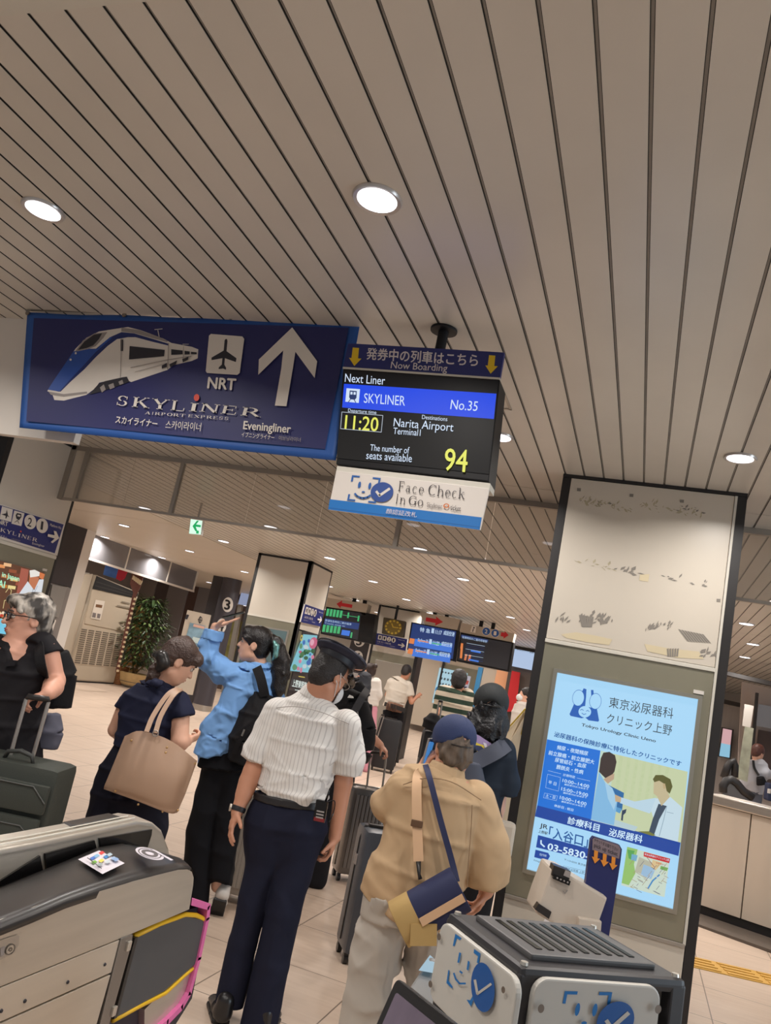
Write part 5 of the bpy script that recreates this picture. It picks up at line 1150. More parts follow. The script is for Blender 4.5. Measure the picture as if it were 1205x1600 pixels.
for k in range(1900):
    v = rg.random()**.85; c = base+(top-base)*(.12+.88*v)
    sp = (38*s_)*(1.25-.75*abs(v-.35)/.65) if v > .35 else 34*s_*(.9+.35*v/.35)
    a = rg.uniform(0, 6.28); r = sp*math.sqrt(rg.random())*1.05; c = c+ER*math.cos(a)*r+HD*math.sin(a)*r*.8+EZ*rg.uniform(-.08, .08)
    d = _n(ER*math.cos(a)*1.0+HD*math.sin(a)+EZ*rg.uniform(-.9, .6)+ER*rg.uniform(-.5, .5)); L = rg.uniform(.09, .17); w = L*.2
    sd = _n(np.cross(d, EZ+.3*ER*rg.uniform(-1, 1)))*w; dr = EZ*-L*.12; mb.cur = 0 if rg.random() < .72 else 1
    mb.add([c, c+d*L*.45+sd, c+d*L+dr, c+d*L*.45-sd], [(0, 1, 2, 3)])
st.build('stem', M('plant_stem', (104, 84, 54), .7), pl)
o = mb.build('foliage', [M('leaf_dark', (50, 70, 36), .45), M('leaf_light', (92, 112, 60), .45)], pl, fix=False); o['kind'] = 'stuff'
wb_ = PF(184, 1069)
wk = thing('wicker_basket', 'small brown wicker basket between the air conditioner and the pot plant', 'basket', wb_)
MB().lathe([(9.5*s_, 0), (11*s_, 26*s_), (11.6*s_, 27*s_), (10.5*s_, 27*s_), (9*s_, 3*s_)], wb_, 22).build('basket', M('wicker', (122, 80, 44), .8, var=.4, vscale=30, bump=.5), wk, smooth=.9)
ws = thing('slatted_screen', 'tan slatted wooden screen standing behind the pot plant', 'screen', PD(218, 1050, dp+.7)-EZ*0)
for k in range(13):
    x, y = 218-2.6*k*.75, 946+8*k; MB().slab([PD(*p, dp+.7) for p in ((x, y), (x+22, y+4), (x+21, y+9), (x-1, y+5))], HD*.03).build('slat', M('tan_wood', (172, 128, 66), .6), ws)
MB().slab([PD(*p, dp+.72) for p in ((216, 944), (220, 945), (188, 1072), (184, 1071))], HD*.03).build('post', M('tan_wood', (172, 128, 66), .6), ws)
ss = thing('sign_stand', 'pale standing panel with a black emblem and a blue poster beside the numbered column', 'sign stand', PD(285, 1075, 15.2))
q = lambda x, y: PD(x, y, 15.2)
MB().slab([q(293, 953), q(329, 961), q(300, 1086), q(262, 1080)], HD*.08).build('panel', M('stand_panel', (184, 172, 156), .5), ss)
A = Art(q(300, 1000)-HD*.004, -HD, ss, .002, 'print'); A.disc(m_drk, (313, 968.5), (3, .6), (-1, 5), 18, r0=.72); A.line(m_drk, [(313, 963), (312, 974)], 1.2); A.line(m_drk, [(309.6, 968), (316, 969.4)], 1.2)
A.poly(M('stand_poster', (120, 150, 166), .4, var=.4, vscale=6), [(297, 973), (321, 978), (312, 1012), (288, 1005)]); A.poly(M('stand_pale', (190, 206, 204), .4), [(302, 995), (314, 998), (311, 1006), (299, 1003)]); A.poly(M('stand_pink', (206, 166, 150), .4), [(303, 975), (320, 979), (319, 983), (302, 979)]); A.poly(m_drk, [(292, 960), (296, 961), (293, 968), (289, 967)])
A.done()
# ------------------------------------------------------------------ ticket gate at the left
XG, XR = -1.19, -1.46
gt = thing('ticket_gate', 'steel ticket gate with a yellow edged flap and pink trim at lower left', 'ticket gate', (-1.3, 1.7, 0))
gx = lambda x, y, X=XG: PX(x, y, X)
m_gst = M('gate_steel', (206, 198, 186), .32, .7, var=.04, vscale=2.5, stretch=(1, 1, 20)); m_gbk = M('gate_black', (44, 41, 40), .32, spec=.4); m_gbk2 = M('gate_gloss_black', (18, 17, 18), .12); m_gpl = M('gate_plate', (208, 196, 180), .4, .45, var=.04, vscale=3, stretch=(1, 1, 12))
def extrude_x(name, mat, pts, th, parent=gt, bevel=0.0, X=XG): return MB().slab([gx(*p, X) for p in pts], (-th, 0, 0)).build(name, mat, parent, bevel=bevel)
side_top = [(-120, 1494), (-60, 1472), (0, 1449), (52, 1429), (105, 1407), (157, 1391), (209, 1376), (245, 1367), (279, 1358.5), (293, 1358), (300, 1362), (303, 1371), (302.5, 1382), (296, 1421)]
extrude_x('side_panel', m_gst, side_top+[(209, 1458), (188, 1466.6), (0, 1542), (-120, 1592)], .03, bevel=.002)
extrude_x('service_panel', m_gpl, [(-120, 1594), (0, 1544), (187, 1468.5), (174, 1519.5), (0, 1597), (-120, 1652)], .03, bevel=.0015)
extrude_x('kick_panel', m_gpl, [(-120, 1656), (0, 1600), (173, 1523), (140, 1640), (60, 1900), (-120, 1960)], .03, bevel=.0015)
for x, y in ((163.5, 1507), (105.5, 1534.5), (38.5, 1564), (1.5, 1579.5)):
    p = gx(x, y); MB().lathe([(.0045, 0), (.0035, .003), (.001, .003)], p, 12, (1, 0, 0)).build('bolt', m_drk, gt)
extrude_x('inner_frame', m_drk, [(209, 1458), (296, 1421), (326, 1412), (324, 1440), (300, 1560), (250, 1640), (140, 1700), (150, 1600)], .22, X=XG-.04)
extrude_x('hinge_post', M('post_steel', (150, 146, 142), .3, .85), [(190, 1466.5), (208, 1460), (206, 1475), (172, 1597), (140, 1720), (120, 1720), (157, 1600)], .03, X=XG+.004, bevel=.002)
for x, y in ((201, 1478), (178, 1580)): MB().obox(gx(x, y, XG+.006), (.004, 0, 0), (0, .008, 0), (0, 0, .012)).build('hinge', m_gst, gt, bevel=.002)
flap = MB().slab([gx(*p, XG-.012) for p in ((211, 1464), (289, 1431), (317, 1437), (320, 1442), (306, 1507), (258, 1549), (178, 1593))], (-.03, 0, 0)).build('flap_door', M('flap_grey', (72, 72, 74), .5), gt, bevel=.006)
MB().tube([gx(*p, XG-.018) for p in ((209, 1463), (250, 1443), (289, 1429), (306, 1430), (320.5, 1437), (319, 1450), (306.7, 1508), (287, 1524), (258, 1551), (220, 1570), (176, 1594))], .0075, 8).build('flap_edge', M('flap_yellow', (226, 178, 26), .45), flap, smooth=True, label='yellow cushion edge around the flap')
MB().slab([gx(*p, XG-.006) for p in ((211, 1466), (216, 1464), (183, 1590), (178, 1593))], (-.03, 0, 0)).build('rubber_edge', m_gbk, flap)
m_pink = M('pink_trim', (214, 104, 160), .45)
mb = MB()
pk = [(299, 1409), (327, 1417), (325, 1436), (312, 1498), (297, 1553), (285, 1574), (262, 1598), (200, 1650)]
for a, b in zip(pk[:-1], pk[1:]):
    a_, b_ = gx(*a, XG-.006), gx(*b, XG-.006); d = _n(b_-a_); nn_ = np.cross(d, [1., 0, 0])*.0095
    mb.slab([a_-nn_-d*.004, b_-nn_+d*.004, b_+nn_+d*.004, a_+nn_-d*.004], (-.22, 0, 0))
mb.build('pink_edge', m_pink, gt)
extrude_x('end_plate', m_gst, [(300, 1500), (296, 1552), (258, 1600), (225, 1640), (226, 1578)], .2, X=XG-.02)
# sloping black top lofted between the side and the tall far rail
lo_t = [(-120, 1492), (-60, 1470), (0, 1447), (52, 1427), (105, 1405), (157, 1389), (209, 1374), (245, 1365), (279, 1357), (299, 1356)]
hi_t = [(-120, 1440), (-60, 1412), (0, 1386), (40, 1370), (80, 1354), (120, 1338), (153, 1324), (190, 1318), (225, 1324), (262, 1338)]
mb = MB(); n_ = len(lo_t); vs = []
for i in range(n_):
    a, b = gx(*lo_t[i]), gx(*hi_t[i], XR)
    for k in range(7):
        t_ = k/6; p = a*(1-t_)+b*t_; p[2] += .012*math.sin(t_*math.pi); vs.append(p)
mb.add(vs, [(i*7+k, (i+1)*7+k, (i+1)*7+k+1, i*7+k+1) for i in range(n_-1) for k in range(6)])
o = mb.build('sloping_top', m_gbk, gt, smooth=True); s = o.modifiers.new('thick', 'SOLIDIFY'); s.thickness = .02
a_, b_ = gx(299, 1356), gx(302.5, 1384); c_, d_ = gx(262, 1338, XR), gx(264, 1390, XR)
MB().add([a_, gx(304, 1366), b_, gx(298, 1420), gx(262, 1420, XR), d_, gx(268, 1352, XR), c_], [(0, 1, 6, 7), (1, 2, 5, 6), (2, 3, 4, 5)]).build('nose', m_gbk, gt, smooth=True)
# tall rail with windows
rail_top = [(-120, 1372), (0, 1336), (60, 1324), (130, 1309), (216, 1289.5), (240, 1292), (254, 1304), (263, 1327), (266, 1352)]
XQ = XR-.012
extrude_x('tall_panel', m_gst, rail_top+[(262, 1420), (200, 1460), (-120, 1560)], .02, X=XQ-.002)
for P_ in (((-120, 1420), (-60, 1396), (0, 1377), (63, 1337), (68, 1364), (0, 1392), (-120, 1446)), ((71, 1334), (148, 1313), (152, 1328), (120, 1340), (73, 1360)), ((156, 1310), (238, 1296), (237, 1305), (231, 1324), (200, 1319), (158, 1326))):
    extrude_x('window', m_gbk2, P_, .006, X=XQ+.004)
o = MB()
out = [(-120, 1372), (0, 1336), (60, 1324), (130, 1309), (216, 1289.5), (240, 1292), (254, 1304), (263, 1327)]
vs = []
for p in out:
    a = gx(*p, XQ); vs += [a, a+np.array([-.010, 0, .012]), a+np.array([-.085, 0, .018]), a+np.array([-.10, 0, .006])]
o.add(vs, [(i*4+k, (i+1)*4+k, (i+1)*4+k+1, i*4+k+1) for i in range(len(out)-1) for k in range(3)])
o = o.build('rail_cap', m_gst, gt, smooth=.7); s = o.modifiers.new('thick', 'SOLIDIFY'); s.thickness = .02
for k, off in enumerate((.02, .045)):
    MB().tube([gx(*p, XQ)+np.array([-off, 0, .0185]) for p in out[:5]], .002, 6).build('rail_line', m_trimw, gt)
rd = thing('card_reader', 'black slim reader with a pale strip on top of the ticket gate rail', 'card reader', PX(160, 1290, XQ-.05))
rp = [gx(*p, XQ-.045) for p in ((106, 1300), (120, 1290), (188, 1276), (198, 1279), (194, 1287), (112, 1303))]
MB().slab(rp, (-.05, 0, 0)).build('body', m_gbk, rd, bevel=.006); MB().slab([gx(*p, XQ-.044) for p in ((123, 1293), (189, 1279), (188, 1285), (125, 1299))], (-.002, 0, 0)).build('strip', M('reader_strip', (130, 136, 142), .25), rd)
# stickers and the lock
def ontop(u, v, h=.004):                      # point on the sloping top
    i = min(int(u), n_-2); t_ = u-i; p = [(gx(*lo_t[j])*(1-v)+gx(*hi_t[j], XR)*v)+EZ*(.012*math.sin(v*math.pi)) for j in (i, i+1)]
    return p[0]*(1-t_)+p[1]*t_+EZ*(.0122+h)
def flat_on_top(name, label, cat, px, mat):
    w = [np.array(p) for p in px]
    return w
def gsticker(name, label, corners_px, mat, cells):
    # the sloping top's best plane around the sticker
    o0 = ontop(5.4, .5); e1 = _n(ontop(5.9, .5)-ontop(4.9, .5)); e2 = _n(ontop(5.4, .8)-ontop(5.4, .2)); nn_ = _n(np.cross(e1, e2)); nn_ = nn_ if nn_[2] > 0 else -nn_
    t = thing(name, label, 'sticker', PN(*corners_px[0], o0, nn_)); A = Art(o0-nn_*.007, nn_, t, .0006, 'print'); A.poly(mat, corners_px); cells(A); A.done(); return t
def c1(A):
    for k, (x, y, c) in enumerate(((158, 1333, (206, 60, 60)), (150, 1338, (120, 170, 206)), (144, 1342, (60, 110, 190)), (165, 1340, (60, 130, 190)), (146, 1349, (110, 170, 60)), (157, 1347, (226, 206, 90)), (170, 1338, (170, 190, 200)), (176, 1344, (150, 176, 206)), (155, 1354, (150, 160, 160)), (167, 1350, (190, 200, 206)), (180, 1347, (130, 160, 200)))):
        A.poly(M('icon_print_%d' % k, c, .4), [(x-4, y), (x+2, y-3), (x+6, y), (x, y+3.5)])
    A.line(m_drk, [(136, 1345), (158, 1362)], 1.2)
gsticker('icon_sticker', 'white sticker of small coloured card icons on the black gate top', [(122, 1343), (155, 1329), (195, 1349), (160, 1366)], M('sticker_white', (214, 208, 216), .35), c1)
def c2(A):
    A.disc(M('sticker_grey', (96, 92, 94), .4), (234, 1334), (17, 6.5), (-7, 5), 26, r0=.9); A.disc(M('sticker_grey', (96, 92, 94), .4), (234, 1334), (12, 4.6), (-5, 3.4), 26, r0=.55)
    A.poly(M('sticker_white', (214, 208, 216), .35), [(237, 1329), (241, 1329), (271, 1345), (267, 1346)])
gsticker('round_sticker', 'round white sticker with grey lettering ring on the gate top near its end', [(212+22+17*math.cos(a)*1.25-7*math.sin(a), 1334+6.5*math.cos(a)*1.25+6*math.sin(a)) for a in [k*math.pi/14 for k in range(28)]], M('sticker_white', (214, 208, 216), .35), c2)
A = Art((XG+.001, 0, 0), (1, 0, 0), gt, .0006, 'lock_plate'); A.poly(M('plate_light', (190, 184, 176), .3, .8), [(0, 1469), (27, 1460), (30, 1463), (29, 1476), (21, 1489), (0, 1500), (-20, 1500), (-20, 1478)]); A.poly(m_gry, [(0, 1481), (7, 1478), (6, 1492), (0, 1495)]); A.disc(m_gst, (15, 1483), (7.4, -1.4), (-2, 8.6)); A.disc(M('lock_rim', (110, 104, 98), .4, .6), (15, 1483), (7.4, -1.4), (-2, 8.6), r0=.82); A.disc(M('lock_rim', (110, 104, 98), .4, .6), (15, 1483), (3, -.6), (-.8, 3.4), r0=.5); A.done()
MB().box((XR-.14, -.2, 0), (XG-.045, 1.9, .70)).build('body', m_gst, gt)
# ------------------------------------------------------------------ face check gate at lower right, turned by 45 degrees
ZB = 1.20
pA = PZ(815, 1512, ZB); pLf = PZ(700, 1424, ZB); pRt = PZ(1034, 1508, ZB)
eL = _n(pLf-pA); eR = pRt-pA; eR = eR-eL*(eR @ eL); eR[2] = 0; LR = np.linalg.norm(eR); eR = _n(eR); LL = np.linalg.norm(pLf-pA)
fg = thing('face_check_gate', 'black slotted camera box with two white face mark plates at lower right, nearest the photographer', 'face check gate', (pA[0], pA[1], 0))
m_fbk = M('housing_black', (48, 46, 48), .42); m_fgr = M('housing_grey', (86, 84, 84), .45); m_fpl = M('plate_white', (196, 192, 184), .4)
bc = pA+eL*LL/2+eR*LR/2
mb = MB()
mb.obox(bc-EZ*.012, eL*LL/2, eR*LR/2, EZ*.012)
mb.build('top_frame', m_fbk, fg, bevel=.010)
mb = MB(); mb.obox(bc-EZ*.16, eL*(LL/2-.022), eR*(LR/2-.022), EZ*.14); mb.build('inner_body', M('housing_inner', (116, 112, 108), .5), fg)
for a in (-1, 1):
    for b in (-1, 1): MB().obox(bc+eL*a*(LL/2-.016)+eR*b*(LR/2-.016)-EZ*.17, eL*.016, eR*.016, EZ*.16).build('corner_post', m_fbk, fg, bevel=.004)
mb = MB()
MB().obox(bc+EZ*.004, eL*(LL/2-.035), eR*(LR/2-.04), EZ*.006).build('slotted_lid', m_fgr, fg, bevel=.004)
mb = MB()
for k in range(9):
    u = -1+2*(k+.5)/9
    mb.obox(bc+EZ*.0095+eR*u*(LR/2-.06), eL*(LL/2-.06), eR*.0055, EZ*.002)
mb.build('vent_slot', m_gbk2, fg)
for a in (-1, 1):
    for b in (-1, 1): MB().lathe([(.007, 0), (.006, .005), (.001, .005)], bc+eL*a*(LL/2-.014)+eR*b*(LR/2-.014), 12).build('screw', m_gst, fg)
def plate(face_o, ex_, nn_, L, name):
    # rounded plate hanging from the top edge, hw = half size
    return None
nL, nR = -eR, -eL                             # outward normals of the left and the front face
m_fmb = M('mark_blue', (20, 112, 182), .4); m_fmn = M('mark_deep_blue', (18, 84, 156), .4)
def rounded(c, ax, ay, w, h, r, n=6):
    P = []
    for (sx, sy, a0) in ((1, 1, 0), (-1, 1, 90), (-1, -1, 180), (1, -1, 270)):
        for k in range(n+1):
            a = math.radians(a0+90*k/n); P.append(c+ax*(sx*(w-r)+r*math.cos(a))+ay*(sy*(h-r)+r*math.sin(a)))
    return P
def face_plate(corner_px, nn_, ex_, off, label):
    o0 = pA+nn_*off; TL, TR, BL = (PN(*p, o0, nn_) for p in corner_px)
    w = np.linalg.norm(TR-TL)/2; h = abs(TL[2]-BL[2])/2; exx = TR-TL; exx[2] = 0; exx = _n(exx); c = TL+exx*w-EZ*h
    o = MB().slab(rounded(c, exx, EZ, w, h, .026), -nn_*.012).build('face_plate', m_fpl, fg, bevel=.003, label=label)
    return c, exx, w, h, o, o0
cL, exL, wL, hL, oL, o0L = face_plate(((690, 1436), (812, 1516), (668, 1556)), nL, -eL, .012, 'white plate with the blue face mark, facing left')
cF, exF, wF, hF, oF, o0F = face_plate(((838, 1528), (1036, 1532), (808, 1690)), nR, eR, .012, 'white plate with the blue face mark, facing front')
A = Art(o0L, nL, oL, .0006, 'print')
A.poly(m_fmb, [(712, 1459), (722, 1466), (719, 1469), (714.5, 1466), (711, 1478), (708, 1478)]); A.poly(m_fmb, [(742, 1483), (752, 1490), (749, 1506), (746, 1504), (748, 1494), (741, 1489)]); A.poly(m_fmb, [(702, 1515), (704, 1517), (702, 1532), (709, 1542), (708, 1545), (699, 1536)]); A.poly(m_fmb, [(731, 1562), (737, 1563), (742, 1553), (744, 1556), (738, 1573)])
A.poly(m_fmb, [(720, 1488), (723, 1489.5), (720, 1505), (717, 1504)]); A.poly(m_fmb, [(734, 1501), (737, 1503), (735, 1517), (732, 1515)]); A.poly(m_fmb, [(722, 1516), (727, 1520), (725, 1522), (721, 1519)]); A.line(m_fmb, [(713, 1521), (716, 1530), (722, 1537), (731, 1537)], 2.8)
A.disc(m_fmn, (759, 1543), (18.5, 8), (-1.5, 38)); A.line(m_fpl, [(747, 1532), (751, 1553), (772, 1538)], 4)
for x, y in ((691, 1464), (678, 1538), (793, 1547)): A.disc(M('bolt_grey', (130, 118, 108), .4, .6), (x, y), (3, 1.4), (-.6, 5.4), 14)
A.done()
A = Art(o0F, nR, oF, .0006, 'print')
face_mark(A, (912, 1588), 37, m_fmb, m_fmn, m_fpl, (1, .02), (-.2, 1.05))
for x, y in ((842, 1573), (1024, 1574)): A.disc(M('bolt_grey', (130, 118, 108), .4, .6), (x, y), (5, .3), (-.8, 7), 14)
A.done()
bcz = bc-EZ*.36
MB().obox(bc-EZ*.75, eL*(LL/2-.05), eR*(LR/2-.05), EZ*.45).build('column', M('gate_body_grey', (150, 146, 142), .4, .4), fg)
# gate body that carries it, with a small lit screen
gb = thing('gate_cabinet', 'grey gate cabinet with a small pale blue screen beside the face mark plate', 'gate', (-.35, 1.75, 0))
q = lambda x, y, z: PZ(x, y, z)
ptop = [q(640, 1542, .98), q(672, 1494, 1.0), q(720, 1510, 1.0), q(690, 1600, .96)]
MB().slab([ptop[0], ptop[1], ptop[2], ptop[3]], -EZ*.06).build('reader_head', M('cabinet_grey', (104, 104, 104), .4), gb, bevel=.006)
A = Art((ptop[0]+ptop[2])/2+EZ*.006, EZ, gb, .001, 'lit_screen'); A.poly(M('small_screen', (150, 186, 206), emit=.85), [(654, 1517), (672, 1493), (680, 1500), (676, 1521)]); A.done()
cb_ = (ptop[0]+ptop[2])/2
MB().box((cb_[0]-.05, cb_[1]-.10, 0), (cb_[0]+.09, cb_[1]+.16, .90)).build('body', m_gst, gb, bevel=.01)
# tablet reader in front
tb = thing('tablet_reader', 'black framed tablet with a dull violet screen at the bottom edge', 'tablet', PD(650, 1600, 1.1)-EZ*.1)
T0, T1 = PD(620, 1527, 1.30), PD(716, 1602, 1.16)
_best = min(np.linspace(.75, 1.6, 120), key=lambda q_: abs(_n(T1-T0) @ _n(PD(566, 1650, q_)-T0)))
T2 = PD(566, 1650, _best); ux_, uy_ = T1-T0, T2-T0; nn_ = _n(np.cross(ux_, uy_)); nn_ = nn_ if nn_ @ (OC-T0) > 0 else -nn_
c_ = T0+ux_/2+uy_/2
MB().slab(rounded(c_, _n(ux_), _n(uy_), np.linalg.norm(ux_)/2, np.linalg.norm(uy_)/2, .010), -nn_*.012).build('frame', m_gbk, tb, bevel=.002)
mm = M('violet_screen', (110, 98, 112), .35, var=.12, vscale=1.2, stretch=(30, 30, 1))
MB().slab(rounded(c_+nn_*.001, _n(ux_), _n(uy_), np.linalg.norm(ux_)/2-.014, np.linalg.norm(uy_)/2-.016, .004), -nn_*.001).build('screen', mm, tb)
MB().tube([c_-nn_*.01, c_-nn_*.05-EZ*.1, np.array([c_[0], c_[1]+.05, .0])], .018, 10).build('stand', m_gbk, tb, smooth=True)
# ------------------------------------------------------------------ ticket pick-up machine before the clinic poster
DK = 2.8
kk = lambda x, y, d=DK: PD(x, y, d)
km = thing('ticket_machine', 'white ticket machine with a slanted top in front of the clinic poster', 'ticket machine', PD(890, 1460, DK)*np.array([1, 1, 0]))
m_km = M('machine_white', (196, 184, 170), .4)
MB().slab([kk(863, 1357), (kk(884, 1363)), kk(950, 1403), kk(937, 1440), kk(925, 1480), kk(838, 1428), kk(846, 1403)], HD*.16).build('body', m_km, km, bevel=.008)
MB().slab([kk(866, 1352, DK-.01), kk(893, 1362, DK-.01), kk(889, 1379, DK-.01), kk(862, 1368, DK-.01)], HD*.05).build('top_reader', m_gbk, km, bevel=.003)
MB().slab([kk(884, 1360, DK-.014), kk(892, 1363, DK-.014), kk(890, 1372, DK-.014), kk(881, 1368, DK-.014)], HD*.01).build('label', m_gry, km)
MB().slab([kk(866, 1366, DK-.016), kk(892, 1377, DK-.016), kk(890, 1384, DK-.016), kk(864, 1373, DK-.016)], HD*.01).build('button_strip', m_gbk2, km)
for k in range(4): MB().sphere(kk(871+k*5.4, 1372+k*2.3, DK-.018), .003, 8, 6).build('button', m_gry, km)
MB().slab([kk(836, 1421, DK-.01), kk(842, 1412, DK-.01), kk(862, 1425, DK-.01), kk(858, 1436, DK-.01)], HD*.03).build('slot_mouth', m_gbk, km)
MB().slab([kk(905, 1434, DK-.02), kk(941, 1440, DK-.02), kk(938, 1470, DK-.02), kk(903, 1462, DK-.02)], HD*.03).build('front_door', m_km, km, bevel=.004)
_k = kk(889, 1450, DK+.08); MB().box((_k[0]-.09, _k[1]-.06, 0), (_k[0]+.10, _k[1]+.12, _k[2]-.02)).build('pedestal', m_km, km)
A = Art(kk(884, 1400)-HD*.002, -HD, km, .0006, 'print'); A.line(m_gry, [(880, 1392), (882.5, 1396), (887, 1391)], 1.2); A.done()
kb = thing('pick_up_board', 'tall dark blue board reading pick up ticket with three orange down arrows', 'sign board', PD(948, 1470, DK+.02)*np.array([1, 1, 0]))
pb_ = [(924, 1312), (928, 1307), (968, 1320), (972, 1327), (970, 1345), (950, 1475), (942, 1560), (900, 1560), (914, 1390)]
MB().slab([kk(*p, DK+.03) for p in pb_], HD*.02).build('board', M('board_navy', (34, 40, 92), .4), kb)
A = Art(kk(940, 1400, DK+.03)-HD*.001, -HD, kb, .0005, 'print')
A.poly(M('board_mauve', (128, 112, 118), .4), [(926, 1311), (929, 1308.5), (967, 1320.5), (970, 1327), (967.5, 1342), (925.5, 1328)]); A.text(m_drk, 'チケットをお取り下さい', (929, 1309.5), (966, 1325), (928.5, 1315)); A.text(m_drk, 'pick up ticket', (929, 1317), (965.5, 1331.5), (928, 1325), .0)
for k in range(3):
    x, y = 931.5+k*13.6, 1328+k*5
    A.poly(M('arrow_orange', (226, 142, 50), .4), [(x-3, y), (x+3, y+2), (x+2, y+13), (x+6, y+13.6), (x-2, y+21), (x-7, y+10), (x-3.6, y+11)])
A.done()
# ------------------------------------------------------------------ luggage
m_tube = M('handle_tube', (176, 170, 164), .3, .8)
def suitcase(name, label, tl, tr, bl, d, th, mat, style, handle=None, yaw=0.0, grip=m_gbk):
    TL, TR = PD(*tl, d), PD(*tr, d)
    w = np.linalg.norm((TR-TL)[:2]); c = (TL+TR)/2; zt = (TL[2]+TR[2])/2
    ux = ER*math.cos(yaw)+HD*math.sin(yaw); uy = np.array([-ux[1], ux[0], 0])
    fc_ = np.array([c[0], c[1], 0.]); z0 = FL(c[0], c[1])
    t = thing(name, label, 'suitcase', fc_+EZ*z0)
    f = lambda a, b, z: fc_+ux*a*w/2+uy*b+EZ*z
    hh = zt-z0-.055
    bmn = MB().obox(f(0, th/2, z0+.055+hh/2), ux*w/2, uy*th/2, EZ*hh/2)
    sh = bmn.build('shell', mat, t, bevel=.035, smooth=.8)
    if style == 'ribbed':
        for k in range(8):
            a = -.72+k*.206; MB().obox(f(a, -.003, z0+.055+hh*.5), ux*.012, uy*.006, EZ*hh*.42).build('rib', mat, t, bevel=.004)
        MB().tube([f(s, th*.5, z) for s, z in ((-1.01, z0+.10), (-1.01, zt-.06), (-.93, zt+.004), (.93, zt+.004), (1.01, zt-.06), (1.01, z0+.1))], .007, 8).build('zip_frame', m_tube, t, smooth=True)
    if style == 'soft':
        MB().obox(f(.0, -.018, z0+.055+hh*.40), ux*w*.45, uy*.02, EZ*hh*.36).build('front_pocket', mat, t, bevel=.016, smooth=.8)
        MB().obox(f(.0, -.014, z0+.055+hh*.85), ux*w*.46, uy*.018, EZ*hh*.07).build('top_pocket', mat, t, bevel=.012, smooth=.8)
        MB().tube([f(-.92, -.036, zt-hh*.09), f(.6, -.036, zt-hh*.09), f(.92, -.036, zt-hh*.16)], .003, 6).build('zip', M('zip_dark', (74, 76, 74), .4), t)
        MB().tube([f(-.92, -.04, zt-hh*.28), f(.55, -.04, zt-hh*.28), f(.9, -.04, zt-hh*.34)], .003, 6).build('zip', M('zip_dark', (74, 76, 74), .4), t)
        MB().tube([f(.62, -.04, zt-hh*.36), f(.56, -.042, zt-hh*.48)], .005, 6).build('zip_puller', m_tube, t, smooth=True)
        MB().tube([f(-.32, .05, zt-.005), f(-.26, .045, zt+.03), f(.0, .045, zt+.042), f(.26, .045, zt+.03), f(.32, .05, zt-.005)], [.012, .016, .018, .016, .012], 10, sx=.6).build('carry_handle', M('soft_handle', (52, 54, 52), .6), t, smooth=True)
    if style == 'hard':
        MB().tube([f(s, th*.5, z) for s, z in ((-1.005, z0+.10), (-1.005, zt-.07), (-.9, zt+.002), (.9, zt+.002), (1.005, zt-.07), (1.005, z0+.1))], .006, 8).build('zip_frame', m_gbk, t, smooth=True)
        MB().obox(f(-1.0, th*.5, zt-hh*.28), ux*.006, uy*.03, EZ*.03).build('lock', m_gry, t, bevel=.003)
        MB().obox(f(0, th*.5, zt+.008), ux*.1, uy*.018, EZ*.01).build('carry_handle', m_gbk, t, bevel=.006)
    for a in (-.82, .82):
        for b in (.05, th-.05):
            whl = MB().lathe([(.004, -.014), (.026, -.013), (.026, .013), (.004, .014)], f(a, b, z0+.026), 16, ux).build('wheel', m_gbk, t, smooth=.7)
            MB().obox(f(a, b, z0+.05), ux*.014, uy*.016, EZ*.014).build('caster_fork', m_gbk, whl, bevel=.004)
    if handle:
        (l0, l1, r0, r1, dh) = handle
        hd_ = MB()
        L0, L1, R0, R1 = (PD(*p, dh) for p in (l0, l1, r0, r1))
        hd_.tube([L1, L0], .009, 8); hd_.tube([R1, R0], .009, 8)
        ho = hd_.build('pull_handle', m_tube, t, smooth=.7)
        MB().tube([L0, L0+EZ*.012+(R0-L0)*.06, R0+EZ*.012-(R0-L0)*.06, R0], [.009, .014, .014, .009], 10).build('grip', grip, ho, smooth=True)
    return t
m_green = M('case_dark_green', (52, 56, 50), .7, bump=.15, bscale=300)
suitcase('suitcase', 'large dark green soft suitcase held by the woman with glasses at the left edge', (-52, 1183), (96, 1197), None, 3.75, .27, m_green, 'soft', ((41, 1092), (12, 1195), (76, 1097), (46, 1200), 3.9))
suitcase('suitcase.001', 'shiny dark grey ribbed suitcase with raised steel handle between the officer and the beige shirt', (553, 1228), (612, 1240), None, 6.75, .24, M('case_silver', (112, 106, 102), .25, .6), 'ribbed', ((579, 1178), (573, 1232), (604, 1180), (597, 1236), 6.85), yaw=.25)
suitcase('suitcase.002', 'tall dark slate hard suitcase standing left of the beige shirt', (574, 1296), (645, 1312), None, 4.95, .28, M('case_slate', (66, 70, 78), .35, spec=.5), 'hard', None, yaw=.2)
suitcase('suitcase.003', 'pale ribbed suitcase half hidden behind the officer and the woman in blue', (372, 1238), (428, 1250), None, 5.6, .26, M('case_pale', (176, 168, 158), .4), 'ribbed', None, yaw=-.2)
suitcase('suitcase.004', 'black suitcase in front of the man in the white tee', (594, 1121), (630, 1128), None, 13.5, .26, M('case_black', (30, 29, 32), .5), 'hard', ((596, 1118), (586, 1150), (600, 1119), (590, 1151), 13.4))
suitcase('suitcase.005', 'black suitcase with a steel handle beside the man in the striped shirt', (664, 1140), (700, 1148), None, 8.2, .25, M('case_black', (30, 29, 32), .5), 'hard', ((691, 1098), (684, 1142), (686, 1097), (679, 1141), 8.3))
